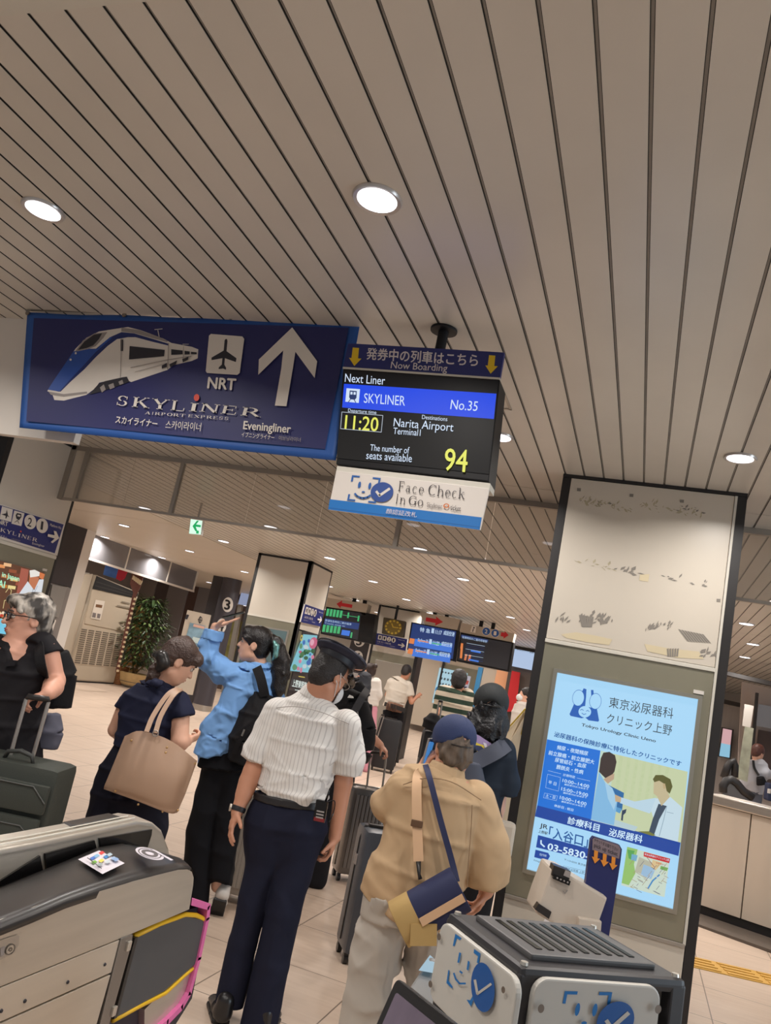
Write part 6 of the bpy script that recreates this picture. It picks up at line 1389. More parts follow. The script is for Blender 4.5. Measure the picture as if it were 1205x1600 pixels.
# ------------------------------------------------------------------ people
m_skin = M('skin_light', (222, 172, 146), .5, var=.03, vscale=12); m_skin2 = M('skin_tan', (196, 140, 112), .5, var=.03, vscale=12); m_skin3 = M('skin_rosy', (216, 160, 136), .5, var=.04, vscale=12)
m_eye = M('eye_white', (196, 184, 176), .5, spec=.2); m_iris = M('iris_dark', (36, 26, 22), .3); m_brow = M('brow_dark', (46, 36, 32), .8); m_lip = M('lip_rose', (176, 96, 90), .5)
class Person:
    def __init__(s, label, d, foot_px, skin, vox=.007, loc=None):
        s.d = d; s.skin = skin; s.vox = vox
        p = PD(*foot_px, d); s.t = thing('person', label, 'person', (p[0], p[1], FL(p[0], p[1])))
        s.b = Soft(vox, .018)
    def K(s, x, y, dd=0.0): return PD(x, y, s.d+dd)
    def u(s, px): return px*s.d/FPX          # pixel length at this distance in metres
    # head: c centre point, f facing vector (right, away, up parts), size
    def head(s, c, f, size=1.0, neck=None, nr=.055, nose=1.0, tilt=0.0, detail=True, chin=1.0, ears=True):
        F = _n(ER*f[0]+HD*f[1]+EZ*f[2]); S = _n(np.cross(F, EZ)+EZ*tilt); U = np.cross(S, F)
        s.hF, s.hS, s.hU, s.hc, s.hs = F, S, U, np.array(c, float), size
        h = s.hp
        b = s.b
        b.ell(h(-.012, 0, .030), [F*.094*size, S*.075*size, U*.088*size], .03)
        b.ell(h(.022, 0, -.035), [F*.070*size, S*.061*size, U*.088*size], .03)
        b.ell(h(.050, 0, -.092), [F*.030*size, S*.030*size, U*.022*size*chin], .025)
        b.cone(h(-.01, .045, -.075), h(.045, .015, -.095), .020*size, .016*size, .03); b.cone(h(-.01, -.045, -.075), h(.045, -.015, -.095), .020*size, .016*size, .03)
        if detail:
            b.cone(h(.088, 0, .006), h(.104*1.0+.004*nose, 0, -.030), .008*size, .0115*size, .012)
            for e in (-1, 1):
                b.ell(h(.090, e*.012, -.033), [F*.010*size, S*.008*size, U*.007*size], .008)
                b.ell(h(.088, e*.031, .004), [F*.014*size, S*.015*size, U*.010*size], .012, '-')
                b.cone(h(.086, e*.014, .022), h(.076, e*.046, .022), .008*size, .008*size, .012)
            b.cone(h(.085, -.016, -.060), h(.085, .016, -.060), .0085*size, .0085*size, .010); b.cone(h(.083, -.013, -.070), h(.083, .013, -.070), .009*size, .009*size, .010)
        if ears:
            for e in (-1, 1):
                b.ell(h(-.012, e*.074, -.012), [F*.020*size+S*e*-.006, S*.008*size, U*.032*size], .006); b.ell(h(-.008, e*.083, -.010), [F*.010*size, S*.006*size, U*.018*size], .004, '-')
        if neck is not None: b.chain([h(-.030, 0, -.055), np.array(neck)], [.052*size, nr], .025)
    def hp(s, f, r, u): return s.hc+(s.hF*f+s.hS*r+s.hU*u)*s.hs
    def face(s, iris=m_iris, lip=m_lip, brow=m_brow, both=True):
        h = s.hp; z = s.hs
        for e in (-1, 1):
            o = MB().sphere((0, 0, 0), 1, 14, 10); me = None
            ev = MB(); c = h(.0762, e*.031, .003); ev.sphere(c, .0122*z, 14, 10); ob = ev.build('eye', m_eye, s.t, smooth=True)
            ir = MB(); ir.lathe([(.0062*z, 0), (.0058*z, .0018*z), (.001, .0022*z)], c+s.hF*.0112*z, 14, s.hF); ir.build('iris', iris, ob, smooth=True)
            MB().tube([h(.0905, e*.016, .0095), h(.0905, e*.030, .0135), h(.083, e*.045, .008)], [.0018*z, .0026*z, .0016*z], 6).build('eyelid', m_brow, s.t, smooth=True)
            MB().tube([h(.0945, e*.012, .026), h(.094, e*.03, .031), h(.083, e*.048, .026)], [.003*z, .0038*z, .0018*z], 6, sx=1.2).build('eyebrow', brow, s.t, smooth=True)
        MB().tube([h(.0895, -.022, -.0635), h(.0955, -.009, -.0605), h(.0955, .009, -.0605), h(.0895, .022, -.0635)], [.0022*z, .0040*z, .0040*z, .0022*z], 8).build('lips', lip, s.t, smooth=True)
        MB().tube([h(.088, -.019, -.066), h(.0935, 0, -.0695), h(.088, .019, -.066)], [.0024*z, .0048*z, .0024*z], 8).build('lips', lip, s.t, smooth=True)
    def limb(s, pts, rs, k=.012): s.b.chain(pts, rs, k)
    # hand: w wrist, dirv fingers' direction, palm normal (palm side), thumb side vector sign, curl 0..1.3
    def hand(s, w, dirv, pn, th, curl=.4, size=1.0, spread=.12, grip=None):
        w = np.array(w, float); D = _n(dirv); N = np.array(pn, float); N = _n(N-D*(N @ D)); W = np.cross(D, N)*th   # W towards the thumb
        b = s.b; z = size
        b.seg(w-D*.01, w+D*.05*z, (.027*z, .019*z), (.038*z, .016*z), W, .012); b.seg(w+D*.05*z, w+D*.082*z, (.038*z, .016*z), (.036*z, .012*z), W, .008)
        L = (.072, .080, .074, .058)
        for i in range(4):
            o = (1.5-i)/1.5; base = w+D*(.080-.006*abs(i-1.2))*z+W*o*.028*z
            d = _n(D+W*o*spread); n = N; p = base; r = (.0088, .009, .0087, .0076)[i]*z; c = curl if not hasattr(curl, '__len__') else curl[i]
            for j, (fr, bend) in enumerate(((.46, .55), (.30, 1.0), (.24, .8))):
                a = c*bend; d2 = _n(d*math.cos(a)+n*math.sin(a)); n = _n(n*math.cos(a)-d*math.sin(a)); d = d2
                q = p+d*L[i]*fr*z; b.cone(p, q, r*(1-.06*j), r*(.94-.06*j), .004); p = q
        base = w+D*.022*z+W*.026*z+N*.004; d = _n(D*.62+W*.75+N*(.25+.35*min(1, curl if not hasattr(curl, '__len__') else curl[0])))
        m = base+d*.042*z; b.cone(base, m, .0135*z, .0105*z, .010); d = _n(d*.75+D*.35+N*.35*(curl if not hasattr(curl, '__len__') else curl[0])); b.cone(m, m+d*.030*z, .0100*z, .0085*z, .004)
    def finish(s, name='body'): s.body = s.b.mesh(name, s.skin, s.t); return s.body
    def soft(s, vox=None, k=.02): return Soft(vox or s.vox, k)
    # shoe: heel point on the ground, toe direction
    def shoe(s, heel, toe_dir, mat, sole, L=.27, up=None, label=None):
        h = np.array(heel, float); d = _n(toe_dir); z = EZ if up is None else np.array(up, float); z = _n(z-d*(z @ d)); w = np.cross(d, z)
        q = Soft(.007, .02); q.seg(h+d*.04+z*.045, h+d*.10+z*.05, (.036, .040), (.042, .036), w, .02); q.seg(h+d*.10+z*.045, h+d*(L-.05)+z*.032, (.042, .036), (.044, .022), w, .02); q.cone(h+d*.035+z*.05, h+d*.03+z*.10, .042, .038, .02)
        q.cut(h+z*.012, -z)
        o = q.mesh('shoe', mat, s.t)
        if label: o['label'] = label
        q = Soft(.006, .01); q.seg(h+d*.035+z*.008, h+d*.12+z*.008, (.041, .030), (.043, .030), w, .01); q.seg(h+d*.12+z*.008, h+d*(L-.05)+z*.008, (.043, .03), (.047, .03), w, .01); q.cut(h+z*.0, -z, .003); q.cut(h+z*.022, z, .003)
        q.mesh('sole', sole, o); return o
def strap(name, mat, pts, w, th, parent, face=None, closed=False):
    """flat strap along points; face = outward direction(s)"""
    pts = [np.array(p, float) for p in pts]; mb = MB(); vs = []
    for i, p in enumerate(pts):
        t = _n(pts[min(i+1, len(pts)-1)]-pts[max(i-1, 0)]); f = np.array(face[i] if hasattr(face[0], '__len__') else face, float); f = _n(f-t*(f @ t)); sd = np.cross(t, f)*w/2
        vs += [p+sd+f*th, p-sd+f*th, p-sd, p+sd]
    n = len(pts); fs = []
    for i in range(n-1):
        for k in range(4): fs.append((i*4+k, i*4+(k+1) % 4, (i+1)*4+(k+1) % 4, (i+1)*4+k))
    fs += [(0, 1, 2, 3), (n*4-1, n*4-2, n*4-3, n*4-4)]
    mb.add(vs, fs); return mb.build(name, mat, parent, smooth=.7)
def curve_pts(P, n=8):                        # smooth path through points
    P = [np.array(p, float) for p in P]; P = [2*P[0]-P[1]]+P+[2*P[-1]-P[-2]]; o = []
    for i in range(1, len(P)-2):
        for k in range(n):
            t = k/n; a, b, c, d = P[i-1:i+3]
            o.append(.5*((2*b)+(c-a)*t+(2*a-5*b+4*c-d)*t*t+(3*b-a-3*c+d)*t**3))
    return o+[P[-2]]
def hair_mat(name, c, c2, sc=60): 
    m = M(name, c, .45, var=.0, bump=.6, bscale=sc, stretch=(1, 1, .12))
    return m
# ------------------------------------------------------------------ station officer, seen from behind
o = Person('person in a navy peaked cap and white short sleeved shirt, seen from behind', 3.97, (372, 1590), m_skin2, .0065)
K = o.K
m_shirt = bpy.data.materials.new('shirt_white_stripe'); m_shirt.use_nodes = True
def stripe(m, c1, c2, scale, rough=.75, axis=0, duty=.78):
    nt = m.node_tree; b = nt.nodes['Principled BSDF']; tc = nt.nodes.new('ShaderNodeTexCoord'); vr = nt.nodes.new('ShaderNodeVectorRotate'); vr.rotation_type = 'Z_AXIS'; vr.inputs['Angle'].default_value = -YAW
    nt.links.new(tc.outputs['Object'], vr.inputs['Vector']); sx = nt.nodes.new('ShaderNodeSeparateXYZ'); nt.links.new(vr.outputs[0], sx.inputs[0])
    mu = nt.nodes.new('ShaderNodeMath'); mu.operation = 'MULTIPLY'; mu.inputs[1].default_value = scale; nt.links.new(sx.outputs[axis], mu.inputs[0])
    fr = nt.nodes.new('ShaderNodeMath'); fr.operation = 'FRACT'; nt.links.new(mu.outputs[0], fr.inputs[0])
    gt_ = nt.nodes.new('ShaderNodeMath'); gt_.operation = 'GREATER_THAN'; gt_.inputs[1].default_value = duty; nt.links.new(fr.outputs[0], gt_.inputs[0])
    mx = nt.nodes.new('ShaderNodeMixRGB'); mx.inputs[1].default_value = (*lin(c1), 1); mx.inputs[2].default_value = (*lin(c2), 1); nt.links.new(gt_.outputs[0], mx.inputs[0]); nt.links.new(mx.outputs[0], b.inputs['Base Color'])
    b.inputs['Roughness'].default_value = rough; return m
stripe(m_shirt, (224, 220, 215), (198, 193, 189), 70); creases(m_shirt, .4, 7)
o.head(K(516, 1055), (.62, .62, -.42), .98, K(488, 1092), .058, detail=True)
sl, sr = K(428, 1112), K(545, 1135, -.02)
# arms (skin), hands
eL_, wL_ = K(394, 1206, -.02), K(371, 1268, -.06)
o.limb([sl, eL_, wL_], [.045, .042, .029]); o.hand(wL_, wL_-eL_-HD*.02, ER*1.0+HD*.3, 1, .38, .95)
o.b.cone(K(388, 1222, -.02), K(382, 1240, -.035), .044, .038)
eR_, wR_ = K(537, 1222, .02), K(523, 1308, .04)
o.limb([sr, eR_, wR_], [.045, .042, .030]); o.hand(wR_, (wR_-eR_)+ER*-.03, -ER, -1, .75, .95)
o.b.trunk([(K(487, 1095), .10, .07), (K(478, 1135), .15, .085), (K(462, 1235), .14, .09)], ER)
o.b.trunk([(K(462, 1235), .14, .09), (K(445, 1300), .13, .09)], ER)
for a, kn, an in ((K(425, 1320), K(398, 1410), K(357, 1555)), (K(468, 1325), K(437, 1440), K(405, 1615, -.03))): o.b.chain([a, kn, an], [.08, .055, .04])
o.finish()
# shirt
s = o.soft(.0065, .03)
s.clip(K(454, 1250), K(450, 1262)-K(454, 1250))
s.trunk([(K(490, 1084), .070, .060), (K(487, 1100), .125, .085), (K(482, 1122), .185, .112), (K(474, 1160), .190, .128), (K(464, 1205), .176, .128), (K(457, 1236), .178, .125), (K(454, 1252), .165, .115)], ER, .03)
vL = _n(K(400, 1187)-K(428, 1122)); vR = _n(K(541, 1214)-K(545, 1180))
s.clip(K(399, 1189, -.01), vL); s.chain([K(434, 1114), K(408, 1170, -.01), K(396, 1196, -.01)], [.075, .078, .077], .014)
s.clip(K(541, 1212), vR); s.chain([K(540, 1132, -.02), K(545, 1190, .0), K(541, 1222, .01)], [.074, .078, .077], .014)
s.clip(); s.wrinkle(.0075, 17, 4, _n(K(470, 1100)-K(455, 1240)))
sh = s.mesh('shirt', m_shirt, o.t)
c = o.soft(.005, .012); c.seg(K(487, 1093), K(496, 1077), (.074, .068), (.062, .060), ER+HD*.2, .01); c.ell(K(500, 1068, .01), [ER*.058, HD*.055, EZ*.03], .006, '-'); c.cut(K(497, 1075), _n(K(499, 1065)-K(491, 1090)), .003)
c.mesh('collar', m_shirt, sh)
bk = lambda x, y: K(x, y, -.128)
MB().tube(curve_pts([K(432, 1106, -.07), bk(462, 1104), bk(500, 1112), K(546, 1131, -.09)], 5), .0022, 5).build('yoke_seam', M('seam_grey', (176, 170, 166), .8), sh)
for P_, r in (((K(392, 1184, .0), K(399, 1190, .0), K(410, 1191, .0)), .003),): pass
# belt, trousers, shoes
m_navyt = M('trouser_navy', (30, 32, 48), .8, spec=.15, bump=.1, bscale=500); m_belt = M('belt_black', (34, 32, 34), .45); m_blsh = M('shoe_black', (28, 26, 27), .35)
s = o.soft(.0065, .03)
s.clip(K(456.5, 1244), K(459, 1236)-K(454, 1256))
s.trunk([(K(456, 1244), .165, .112), (K(448, 1290), .182, .128), (K(446, 1304), .168, .11)], ER, .03)
s.clip(); s.chain([K(426, 1288), K(420, 1312), K(413, 1352)], [.122, .104, .086], .05); s.chain([K(466, 1290), K(463, 1314), K(460, 1354)], [.122, .106, .090], .05)
s.clip(K(356, 1570), -EZ); s.chain([K(413, 1345), K(397, 1406), K(380, 1472), K(357, 1575)], [.086, .072, .069, .066], .008)
s.clip(); s.chain([K(461, 1345, -.01), K(443, 1425, -.03), K(425, 1505, -.04), K(405, 1604, -.05), K(399, 1640, -.05)], [.092, .084, .083, .080, .08], .008)
s.wrinkle(.005, 14, 9, _n(K(440, 1330)-K(405, 1500)))
tr = s.mesh('trousers', m_navyt, o.t)
s = o.soft(.005, .006); s.seg(K(453.5, 1256), K(455.5, 1244), (.177, .124), (.176, .123), ER, .004); s.cut(K(455.5, 1243), _n(K(457, 1236)-K(453, 1256)), .002); s.cut(K(453.3, 1257), -_n(K(457, 1236)-K(453, 1256)), .002); s.mesh('belt', m_belt, o.t)
fl = K(352, 1587); o.shoe(np.array([fl[0], fl[1], 0])-HD*.09, HD*.9-ER*.25, m_blsh, m_blsh, .27); fr = K(398, 1655, -.04); o.shoe(np.array([fr[0], fr[1], 0])-HD*.08, HD*.95+ER*.15, m_blsh, m_blsh, .27)
# hair, mask, glasses, watch, cap, radio
s = o.soft(.006, .02); h = o.hp
s.ell(h(-.022, 0, .030), [o.hF*.092, o.hS*.081, o.hU*.094], .02); s.ell(h(-.055, 0, -.035), [o.hF*.052, o.hS*.066, o.hU*.062], .03); s.cut(h(.03, 0, 0), o.hF, .01); s.wrinkle(.002, 90, 3)
s.mesh('hair', M('hair_black', (34, 28, 26), .5, bump=.6, bscale=160), o.t)
s = o.soft(.004, .012); s.ell(h(.062, 0, -.058), [o.hF*.058, o.hS*.062, o.hU*.058], .01); s.ell(h(.038, 0, -.055), [o.hF*.064, o.hS*.058, o.hU*.075], .008, '-'); s.cut(h(.03, 0, 0), -o.hF, .004)
mk_ = s.mesh('face_mask', M('mask_white', (214, 214, 214), .8), o.t)
for e in (-1, 1): MB().tube([h(.045, e*.058, -.035), h(.0, e*.079, -.005), h(-.02, e*.084, .012)], .0022, 6).build('ear_loop', M('mask_white', (214, 214, 214), .8), mk_); MB().tube([h(.045, e*.055, -.085), h(.0, e*.076, -.035), h(-.02, e*.082, -.03)], .0022, 6).build('ear_loop', M('mask_white', (214, 214, 214), .8), mk_)
gl_ = MB()
for e in (-1, 1):
    c = h(.098, e*.034, .002); pts = [c+(o.hS*math.cos(a)*.024+o.hU*math.sin(a)*.018) for a in np.linspace(0, 2*math.pi, 17)]; gl_.tube(pts, .0015, 6); gl_.tube([h(.096, e*.058, .006), h(.04, e*.078, .01), h(-.015, e*.084, .008)], .0017, 6)
gl_.tube([h(.102, -.01, .006), h(.102, .01, .006)], .0015, 6); gl_.build('glasses', m_tube, o.t, smooth=True)
m_cap = M('cap_navy', (34, 36, 54), .7, bump=.2, bscale=400); m_capb = M('cap_band', (24, 24, 34), .5); m_vis = M('visor_black', (20, 20, 24), .15, coat=.6)
s = o.soft(.006, .015); cu = _n(o.hU*.93-o.hF*.10+ER*.0)
c0 = h(-.008, 0, .060); 
s.seg(c0, c0+cu*.045, (.086, .100), (.090, .106), o.hS, .01); s.cut(c0, -cu, .003); s.cut(c0+cu*.045, cu, .003)
cb_o = s.mesh('cap_band', m_capb, o.t)
s = o.soft(.006, .02); top = c0+cu*.060+o.hF*.012
s.ell(top, [o.hS*.128, o.hF*.142, cu*.030], .02); s.ell(c0+cu*.042, [o.hS*.094, o.hF*.110, cu*.03], .02); s.cut(c0+cu*.032, -cu, .004); s.mesh('cap_crown', m_cap, cb_o)
MB().tube([top+(o.hS*math.cos(a)*.126+o.hF*math.sin(a)*.140)-cu*.002 for a in np.linspace(0, 2*math.pi, 41)], .0035, 6).build('cap_piping', m_capb, cb_o, smooth=True)
vs = []; fs = []
for i in range(17):
    a = math.radians(-72+144*i/16)
    for r, dz in ((1.0, -.002), (1.25, -.018), (1.52, -.045)):
        rr = r if r == 1 else 1+(r-1)*math.cos(a*.82)
        vs.append(c0+o.hF*(.100*math.cos(a)*rr)+o.hS*.088*math.sin(a)*(1+(rr-1)*.6)+cu*dz*max(.1, math.cos(a))+cu*.006)
fs = [(i*3+k, (i+1)*3+k, (i+1)*3+k+1, i*3+k+1) for i in range(16) for k in range(2)]
v_ = MB().add(vs, fs).build('visor', m_vis, cb_o, smooth=True); q_ = v_.modifiers.new('thick', 'SOLIDIFY'); q_.thickness = .003
wa = MB(); d_ = _n(wL_-eL_); p_ = wL_-d_*.012; wa.lathe([(.0335, -.011), (.0345, 0), (.0335, .011), (.029, .011), (.029, -.011)], p_, 24, d_); wt = wa.build('watch', m_belt, o.t, smooth=.7)
MB().lathe([(.017, 0), (.017, .008), (.001, .009)], p_-ER*.033, 18, -ER-HD*.2).build('watch_case', m_steel, wt, smooth=.7)
rp = K(501, 1267, -.15); rz = _n(K(505, 1245)-K(498, 1285)); rx = ER; ry = np.cross(rz, rx)
ra = MB().obox(rp, rx*.028, ry*.016, rz*.047).build('radio', m_gbk2, o.t, bevel=.006); MB().tube([rp+rz*.045+rx*.015, rp+rz*.105+rx*.026], [.0055, .0045], 8).build('antenna', m_gbk2, ra, smooth=True); MB().obox(rp-rz*.035-HD*.014, rx*.024, HD*.004, rz*.008).build('red_mark', M('radio_red', (120, 30, 34), .4), ra)
for k in range(3): MB().obox(rp+rz*(.0-.013*k)-HD*.0155, rx*.017, HD*.003, rz*.003).build('key_row', m_gry, ra)
MB().tube(curve_pts([rp+rz*.04+rx*.02, rp+rz*.05+rx*.055+HD*.02, rp+rx*.058, rp-rz*.04+rx*.045], 5), .0022, 6).build('cord', m_gbk2, ra)
# ------------------------------------------------------------------ woman in the blue shirt
o = Person('person in a loose blue shirt holding a phone on a raised palm, black ponytail', 5.35, (325, 1410), m_skin, .0075)
K = o.K
o.head(K(399, 1007), (-.93, .10, .05), 1.0, K(405, 1040), .05, nose=.6)
shl, shr = K(372, 1062, .0), K(420, 1064, .02)
el, wr = K(322, 1026, .0), K(336, 979, .0)
o.limb([shl, el, wr], [.042, .038, .026]); 
o.hand(wr, K(383, 964)-wr, EZ*.95-ER*.25-HD*.1, 1, .06, 1.05, .05)
o.b.trunk([(K(404, 1047), .07, .05), (K(392, 1085), .13, .08), (K(366, 1160), .12, .08), (K(354, 1200), .12, .08)], ER)
o.b.chain([K(336, 1210), K(308, 1300), K(299, 1385)], [.08, .055, .04]); o.b.chain([K(372, 1212), K(350, 1300), K(340, 1384)], [.08, .055, .04])
o.limb([shr, K(428, 1125, .14), K(418, 1160, .28)], [.045, .04, .03]); o.hand(K(418, 1160, .28), HD, -ER, 1, .4, .9)
o.finish(); o.face()
m_bshirt = M('shirt_blue', (120, 168, 226), .8, crease=.95, cscale=9)
s = o.soft(.0075, .03)
s.clip(K(341, 1180), K(336, 1200)-K(344, 1166)+ER*.09)
s.trunk([(K(406, 1035, -.005), .070, .066), (K(405, 1042), .100, .080), (K(400, 1053), .150, .100), (K(392, 1080), .180, .13), (K(376, 1120), .180, .14), (K(358, 1158), .185, .145), (K(346, 1190), .19, .14)], ER+HD*.25, .03)
s.cone(K(338, 1140), K(326, 1190), .10, .07, .05); s.cone(K(362, 1140), K(352, 1184), .12, .09, .04); s.clip()
s.chain([K(372, 1060), K(344, 1046), K(324, 1030)], [.095, .088, .084], .02); s.clip(K(334, 988), K(336, 979)-K(330, 1004)); s.chain([K(324, 1030), K(327, 1010), K(334, 982)], [.084, .070, .062], .02); s.clip()
s.chain([K(420, 1062, .02), K(430, 1120, .10)], [.085, .085])
s.wrinkle(.012, 17, 21)
sh = s.mesh('shirt', m_bshirt, o.t)
c = o.soft(.006, .012); c.seg(K(405, 1046), K(404, 1034), (.088, .085), (.060, .064), ER, .01); c.ell(K(403, 1028), [ER*.056, HD*.056, EZ*.045], .006, '-'); c.cut(K(404, 1035), EZ, .003); c.mesh('collar', m_bshirt, sh)
s = o.soft(.006, .008); s.cone(K(330, 1000), K(335, 985), .072, .067, .01); s.cut(K(335.5, 985), _n(K(336, 979)-K(330, 1004)), .003); s.cut(K(330, 1001), -_n(K(336, 979)-K(330, 1004)), .003); s.wrinkle(.004, 40, 3); s.mesh('rolled_cuff', m_bshirt, sh)
m_blackp = M('trouser_black', (22, 22, 26), .75, spec=.15)
s = o.soft(.0075, .03)
s.trunk([(K(356, 1174), .165, .12), (K(353, 1200), .18, .14)], ER, .02); s.chain([K(343, 1192), K(334, 1230)], [.10, .096], .03); s.chain([K(362, 1194), K(364, 1232)], [.105, .10], .03)
s.clip(K(302, 1408), -EZ); s.chain([K(337, 1212), K(314, 1300), K(304, 1415)], [.100, .092, .090], .010); s.clip(K(343, 1383), -(EZ*.9+HD*.4)); s.chain([K(366, 1214), K(354, 1290, -.01), K(342, 1390, -.02)], [.102, .088, .082], .010)
s.clip(); s.wrinkle(.006, 13, 5, EZ)
s.mesh('trousers', m_blackp, o.t)
hp_ = K(340, 1395, -.04); o.shoe(K(346, 1402, -.1), HD*.55-EZ*.75-ER*.1, M('sneaker_white', (206, 200, 194), .6), M('sole_black', (34, 32, 32), .6), .26, up=HD*.8+EZ*.6, label='white and black sneaker with its black sole lifted towards the viewer')
p_ = K(302, 1408); o.shoe(np.array([p_[0], p_[1], 0])-HD*.05, HD-ER*.3, M('sneaker_white', (206, 200, 194), .6), M('sole_black', (34, 32, 32), .6), .25)
h = o.hp; m_bh = M('hair_black_gloss', (26, 21, 21), .34, bump=.5, bscale=120)
s = o.soft(.006, .02); s.ell(h(-.016, 0, .032), [o.hF*.102, o.hS*.086, o.hU*.096], .02); s.ell(h(-.045, 0, -.035), [o.hF*.055, o.hS*.074, o.hU*.062], .03)
s.ell(h(.070, 0, .062), [o.hF*.040, o.hS*.070, o.hU*.050], .02); s.ell(h(.055, 0, .025), [o.hF*.042, o.hS*.082, o.hU*.030], .015)
s.ell(h(.100, 0, -.035), [o.hF*.085, o.hS*.090, o.hU*.078], .008, '-'); s.ell(h(-.008, .088, -.018), [o.hF*.024, o.hS*.03, o.hU*.030], .008, '-'); s.ell(h(-.008, -.088, -.018), [o.hF*.024, o.hS*.03, o.hU*.030], .008, '-')
s.wrinkle(.002, 120, 6); hr = s.mesh('hair', m_bh, o.t)
s = o.soft(.007, .02); s.chain([K(424, 1000), K(432, 1006, -.01), K(438, 1028, -.02), K(438, 1050, -.02), K(434, 1078, -.02), K(431, 1088, -.02)], [.045, .048, .058, .060, .050, .02]); s.wrinkle(.008, 40, 8, EZ); s.mesh('ponytail', m_bh, hr)
s = o.soft(.005, .01); s.chain([K(429, 1003, -.06), K(432, 1010, -.07), K(431, 1024, -.07), K(426, 1031, -.06)], [.012, .020, .018, .008]); s.mesh('hair_clip', M('clip_teal', (120, 170, 166), .2, .6, var=.4, vscale=60), hr, )
ph = thing('phone', 'black phone lying on the raised palm of the woman in blue', 'phone', K(366, 957)); f_ = _n(K(383, 955)-K(352, 963)); w_ = HD
MB().obox(K(365, 962, .0)+EZ*.006, f_*.072, w_*.036, np.cross(f_, w_)*.0045).build('body', m_gbk2, ph, bevel=.003)
# black backpack of the woman in blue
m_bp = M('backpack_black', (30, 29, 31), .7, spec=.15, bump=.2, bscale=200)
bp = thing('backpack', 'black backpack hanging low on the back of the woman in blue', 'backpack', K(395, 1150, -.05))
s = Soft(.008, .04); s.trunk([(K(412, 1085, -.10), .07, .07), (K(402, 1120, -.12), .115, .10), (K(388, 1160, -.14), .125, .11), (K(376, 1192, -.14), .09, .085)], ER-HD*.2, .03); s.wrinkle(.006, 22, 3); s.mesh('bag', m_bp, bp)
strap('shoulder_strap', m_bp, curve_pts([K(402, 1044, -.10), K(407, 1058, -.15), K(411, 1074, -.17), K(414, 1088, -.17)], 5), .06, .012, bp, -HD)
strap('side_strap', m_bp, curve_pts([K(388, 1140, -.24), K(374, 1158, -.24), K(366, 1178, -.22)], 4), .03, .006, bp, -HD)
MB().tube([K(382, 1140, -.255), K(378, 1150, -.255)], .006, 6).build('buckle', m_tube, bp)
# ------------------------------------------------------------------ woman in the navy top with the tote
o = Person('person in a navy short sleeved top with a taupe bag on the shoulder', 4.5, (190, 1420), m_skin, .007)
K = o.K
o.head(K(279, 1033), (.80, .38, -.42), 1.0, K(254, 1066), .052, nose=.6)
o.limb([K(200, 1094), K(181, 1140, .06), K(196, 1160, .2)], [.045, .040, .03]); o.hand(K(196, 1160, .2), HD+ER*.3, -EZ, 1, .5, .9)
o.limb([K(282, 1100), K(281, 1160, -.06), K(291, 1157, .0)], [.052, .046, .034]); wr = K(291, 1157, .0); o.hand(wr, ER*.6+HD*.6+EZ*.3, EZ*.5-ER*.5+HD*.3, -1, 1.2, .88)
o.b.trunk([(K(250, 1075), .10, .07), (K(240, 1100), .14, .085), (K(225, 1160), .12, .08), (K(205, 1235), .15, .10)], ER)
fz = K(192, 1262); 
def drop(p, dz, back=0): return np.array([p[0]+HD[0]*back, p[1]+HD[1]*back, dz])
for x in (178, 228):
    a = K(x, 1250); o.b.chain([a, drop(a, .48), drop(a, .08)], [.085, .055, .04])
o.finish(); o.face()
m_ntop = M('top_navy', (36, 39, 60), .75, spec=.15, crease=.4, cscale=6)
s = o.soft(.007, .03); s.trunk([(K(253, 1068), .070, .062), (K(248, 1078), .125, .085), (K(241, 1096), .165, .11), (K(232, 1125), .160, .12), (K(224, 1155), .148, .115), (K(219, 1172), .15, .115)], ER+HD*.15, .03)
s.clip(K(192, 1108), K(186, 1124)-K(199, 1094)); s.chain([K(207, 1094), K(190, 1114, .02)], [.064, .060], .014)
s.clip(K(283.5, 1120), K(284, 1140)-K(280, 1105)); s.chain([K(276, 1098), K(283, 1118, -.02), K(284, 1130, -.02)], [.072, .074, .073], .014); s.clip(); s.wrinkle(.006, 16, 12)
tp_ = s.mesh('top', m_ntop, o.t)
s = o.soft(.006, .008); s.seg(K(253, 1072), K(256, 1062), (.068, .064), (.062, .058), ER, .008); s.cut(K(256, 1063), EZ, .003); s.wrinkle(.004, 50, 2); s.mesh('collar_frill', m_ntop, tp_)
s = o.soft(.006, .01); s.chain([K(234, 1066, -.10), K(243, 1068, -.12), K(251, 1067, -.12)], [.018, .026, .016]); s.wrinkle(.006, 60, 4); s.mesh('neck_bow', m_ntop, tp_)
s = o.soft(.008, .03); s.trunk([(K(221, 1166), .140, .105), (K(212, 1205), .19, .135), (K(203, 1245), .20, .145), (K(196, 1280), .19, .13)], ER, .03)
for x, y in ((170, 1285), (226, 1292)):
    a = K(x, y); s.chain([K(x+8, y-45), a, drop(a, .5), drop(a, .12)], [.10, .115, .115, .115])
s.wrinkle(.005, 14, 7, EZ); s.mesh('trousers', M('trouser_dark_navy', (28, 28, 40), .75, spec=.15), o.t)
for x, y in ((170, 1285), (226, 1292)):
    a = K(x, y); o.shoe(drop(a, 0, -.08), HD+ER*.2, m_blsh, m_blsh, .24)
h = o.hp; m_brh = M('hair_brown', (66, 46, 38), .4, bump=.6, bscale=110)
s = o.soft(.006, .02); s.ell(h(-.016, 0, .034), [o.hF*.103, o.hS*.087, o.hU*.098], .02); s.ell(h(-.055, 0, -.03), [o.hF*.060, o.hS*.072, o.hU*.06], .03); s.ell(h(.075, 0, .055), [o.hF*.04, o.hS*.07, o.hU*.05], .02)
s.ell(h(.105, 0, -.035), [o.hF*.085, o.hS*.090, o.hU*.078], .008, '-'); 
for e in (-1, 1): s.ell(h(-.008, e*.088, -.018), [o.hF*.022, o.hS*.03, o.hU*.030], .008, '-')
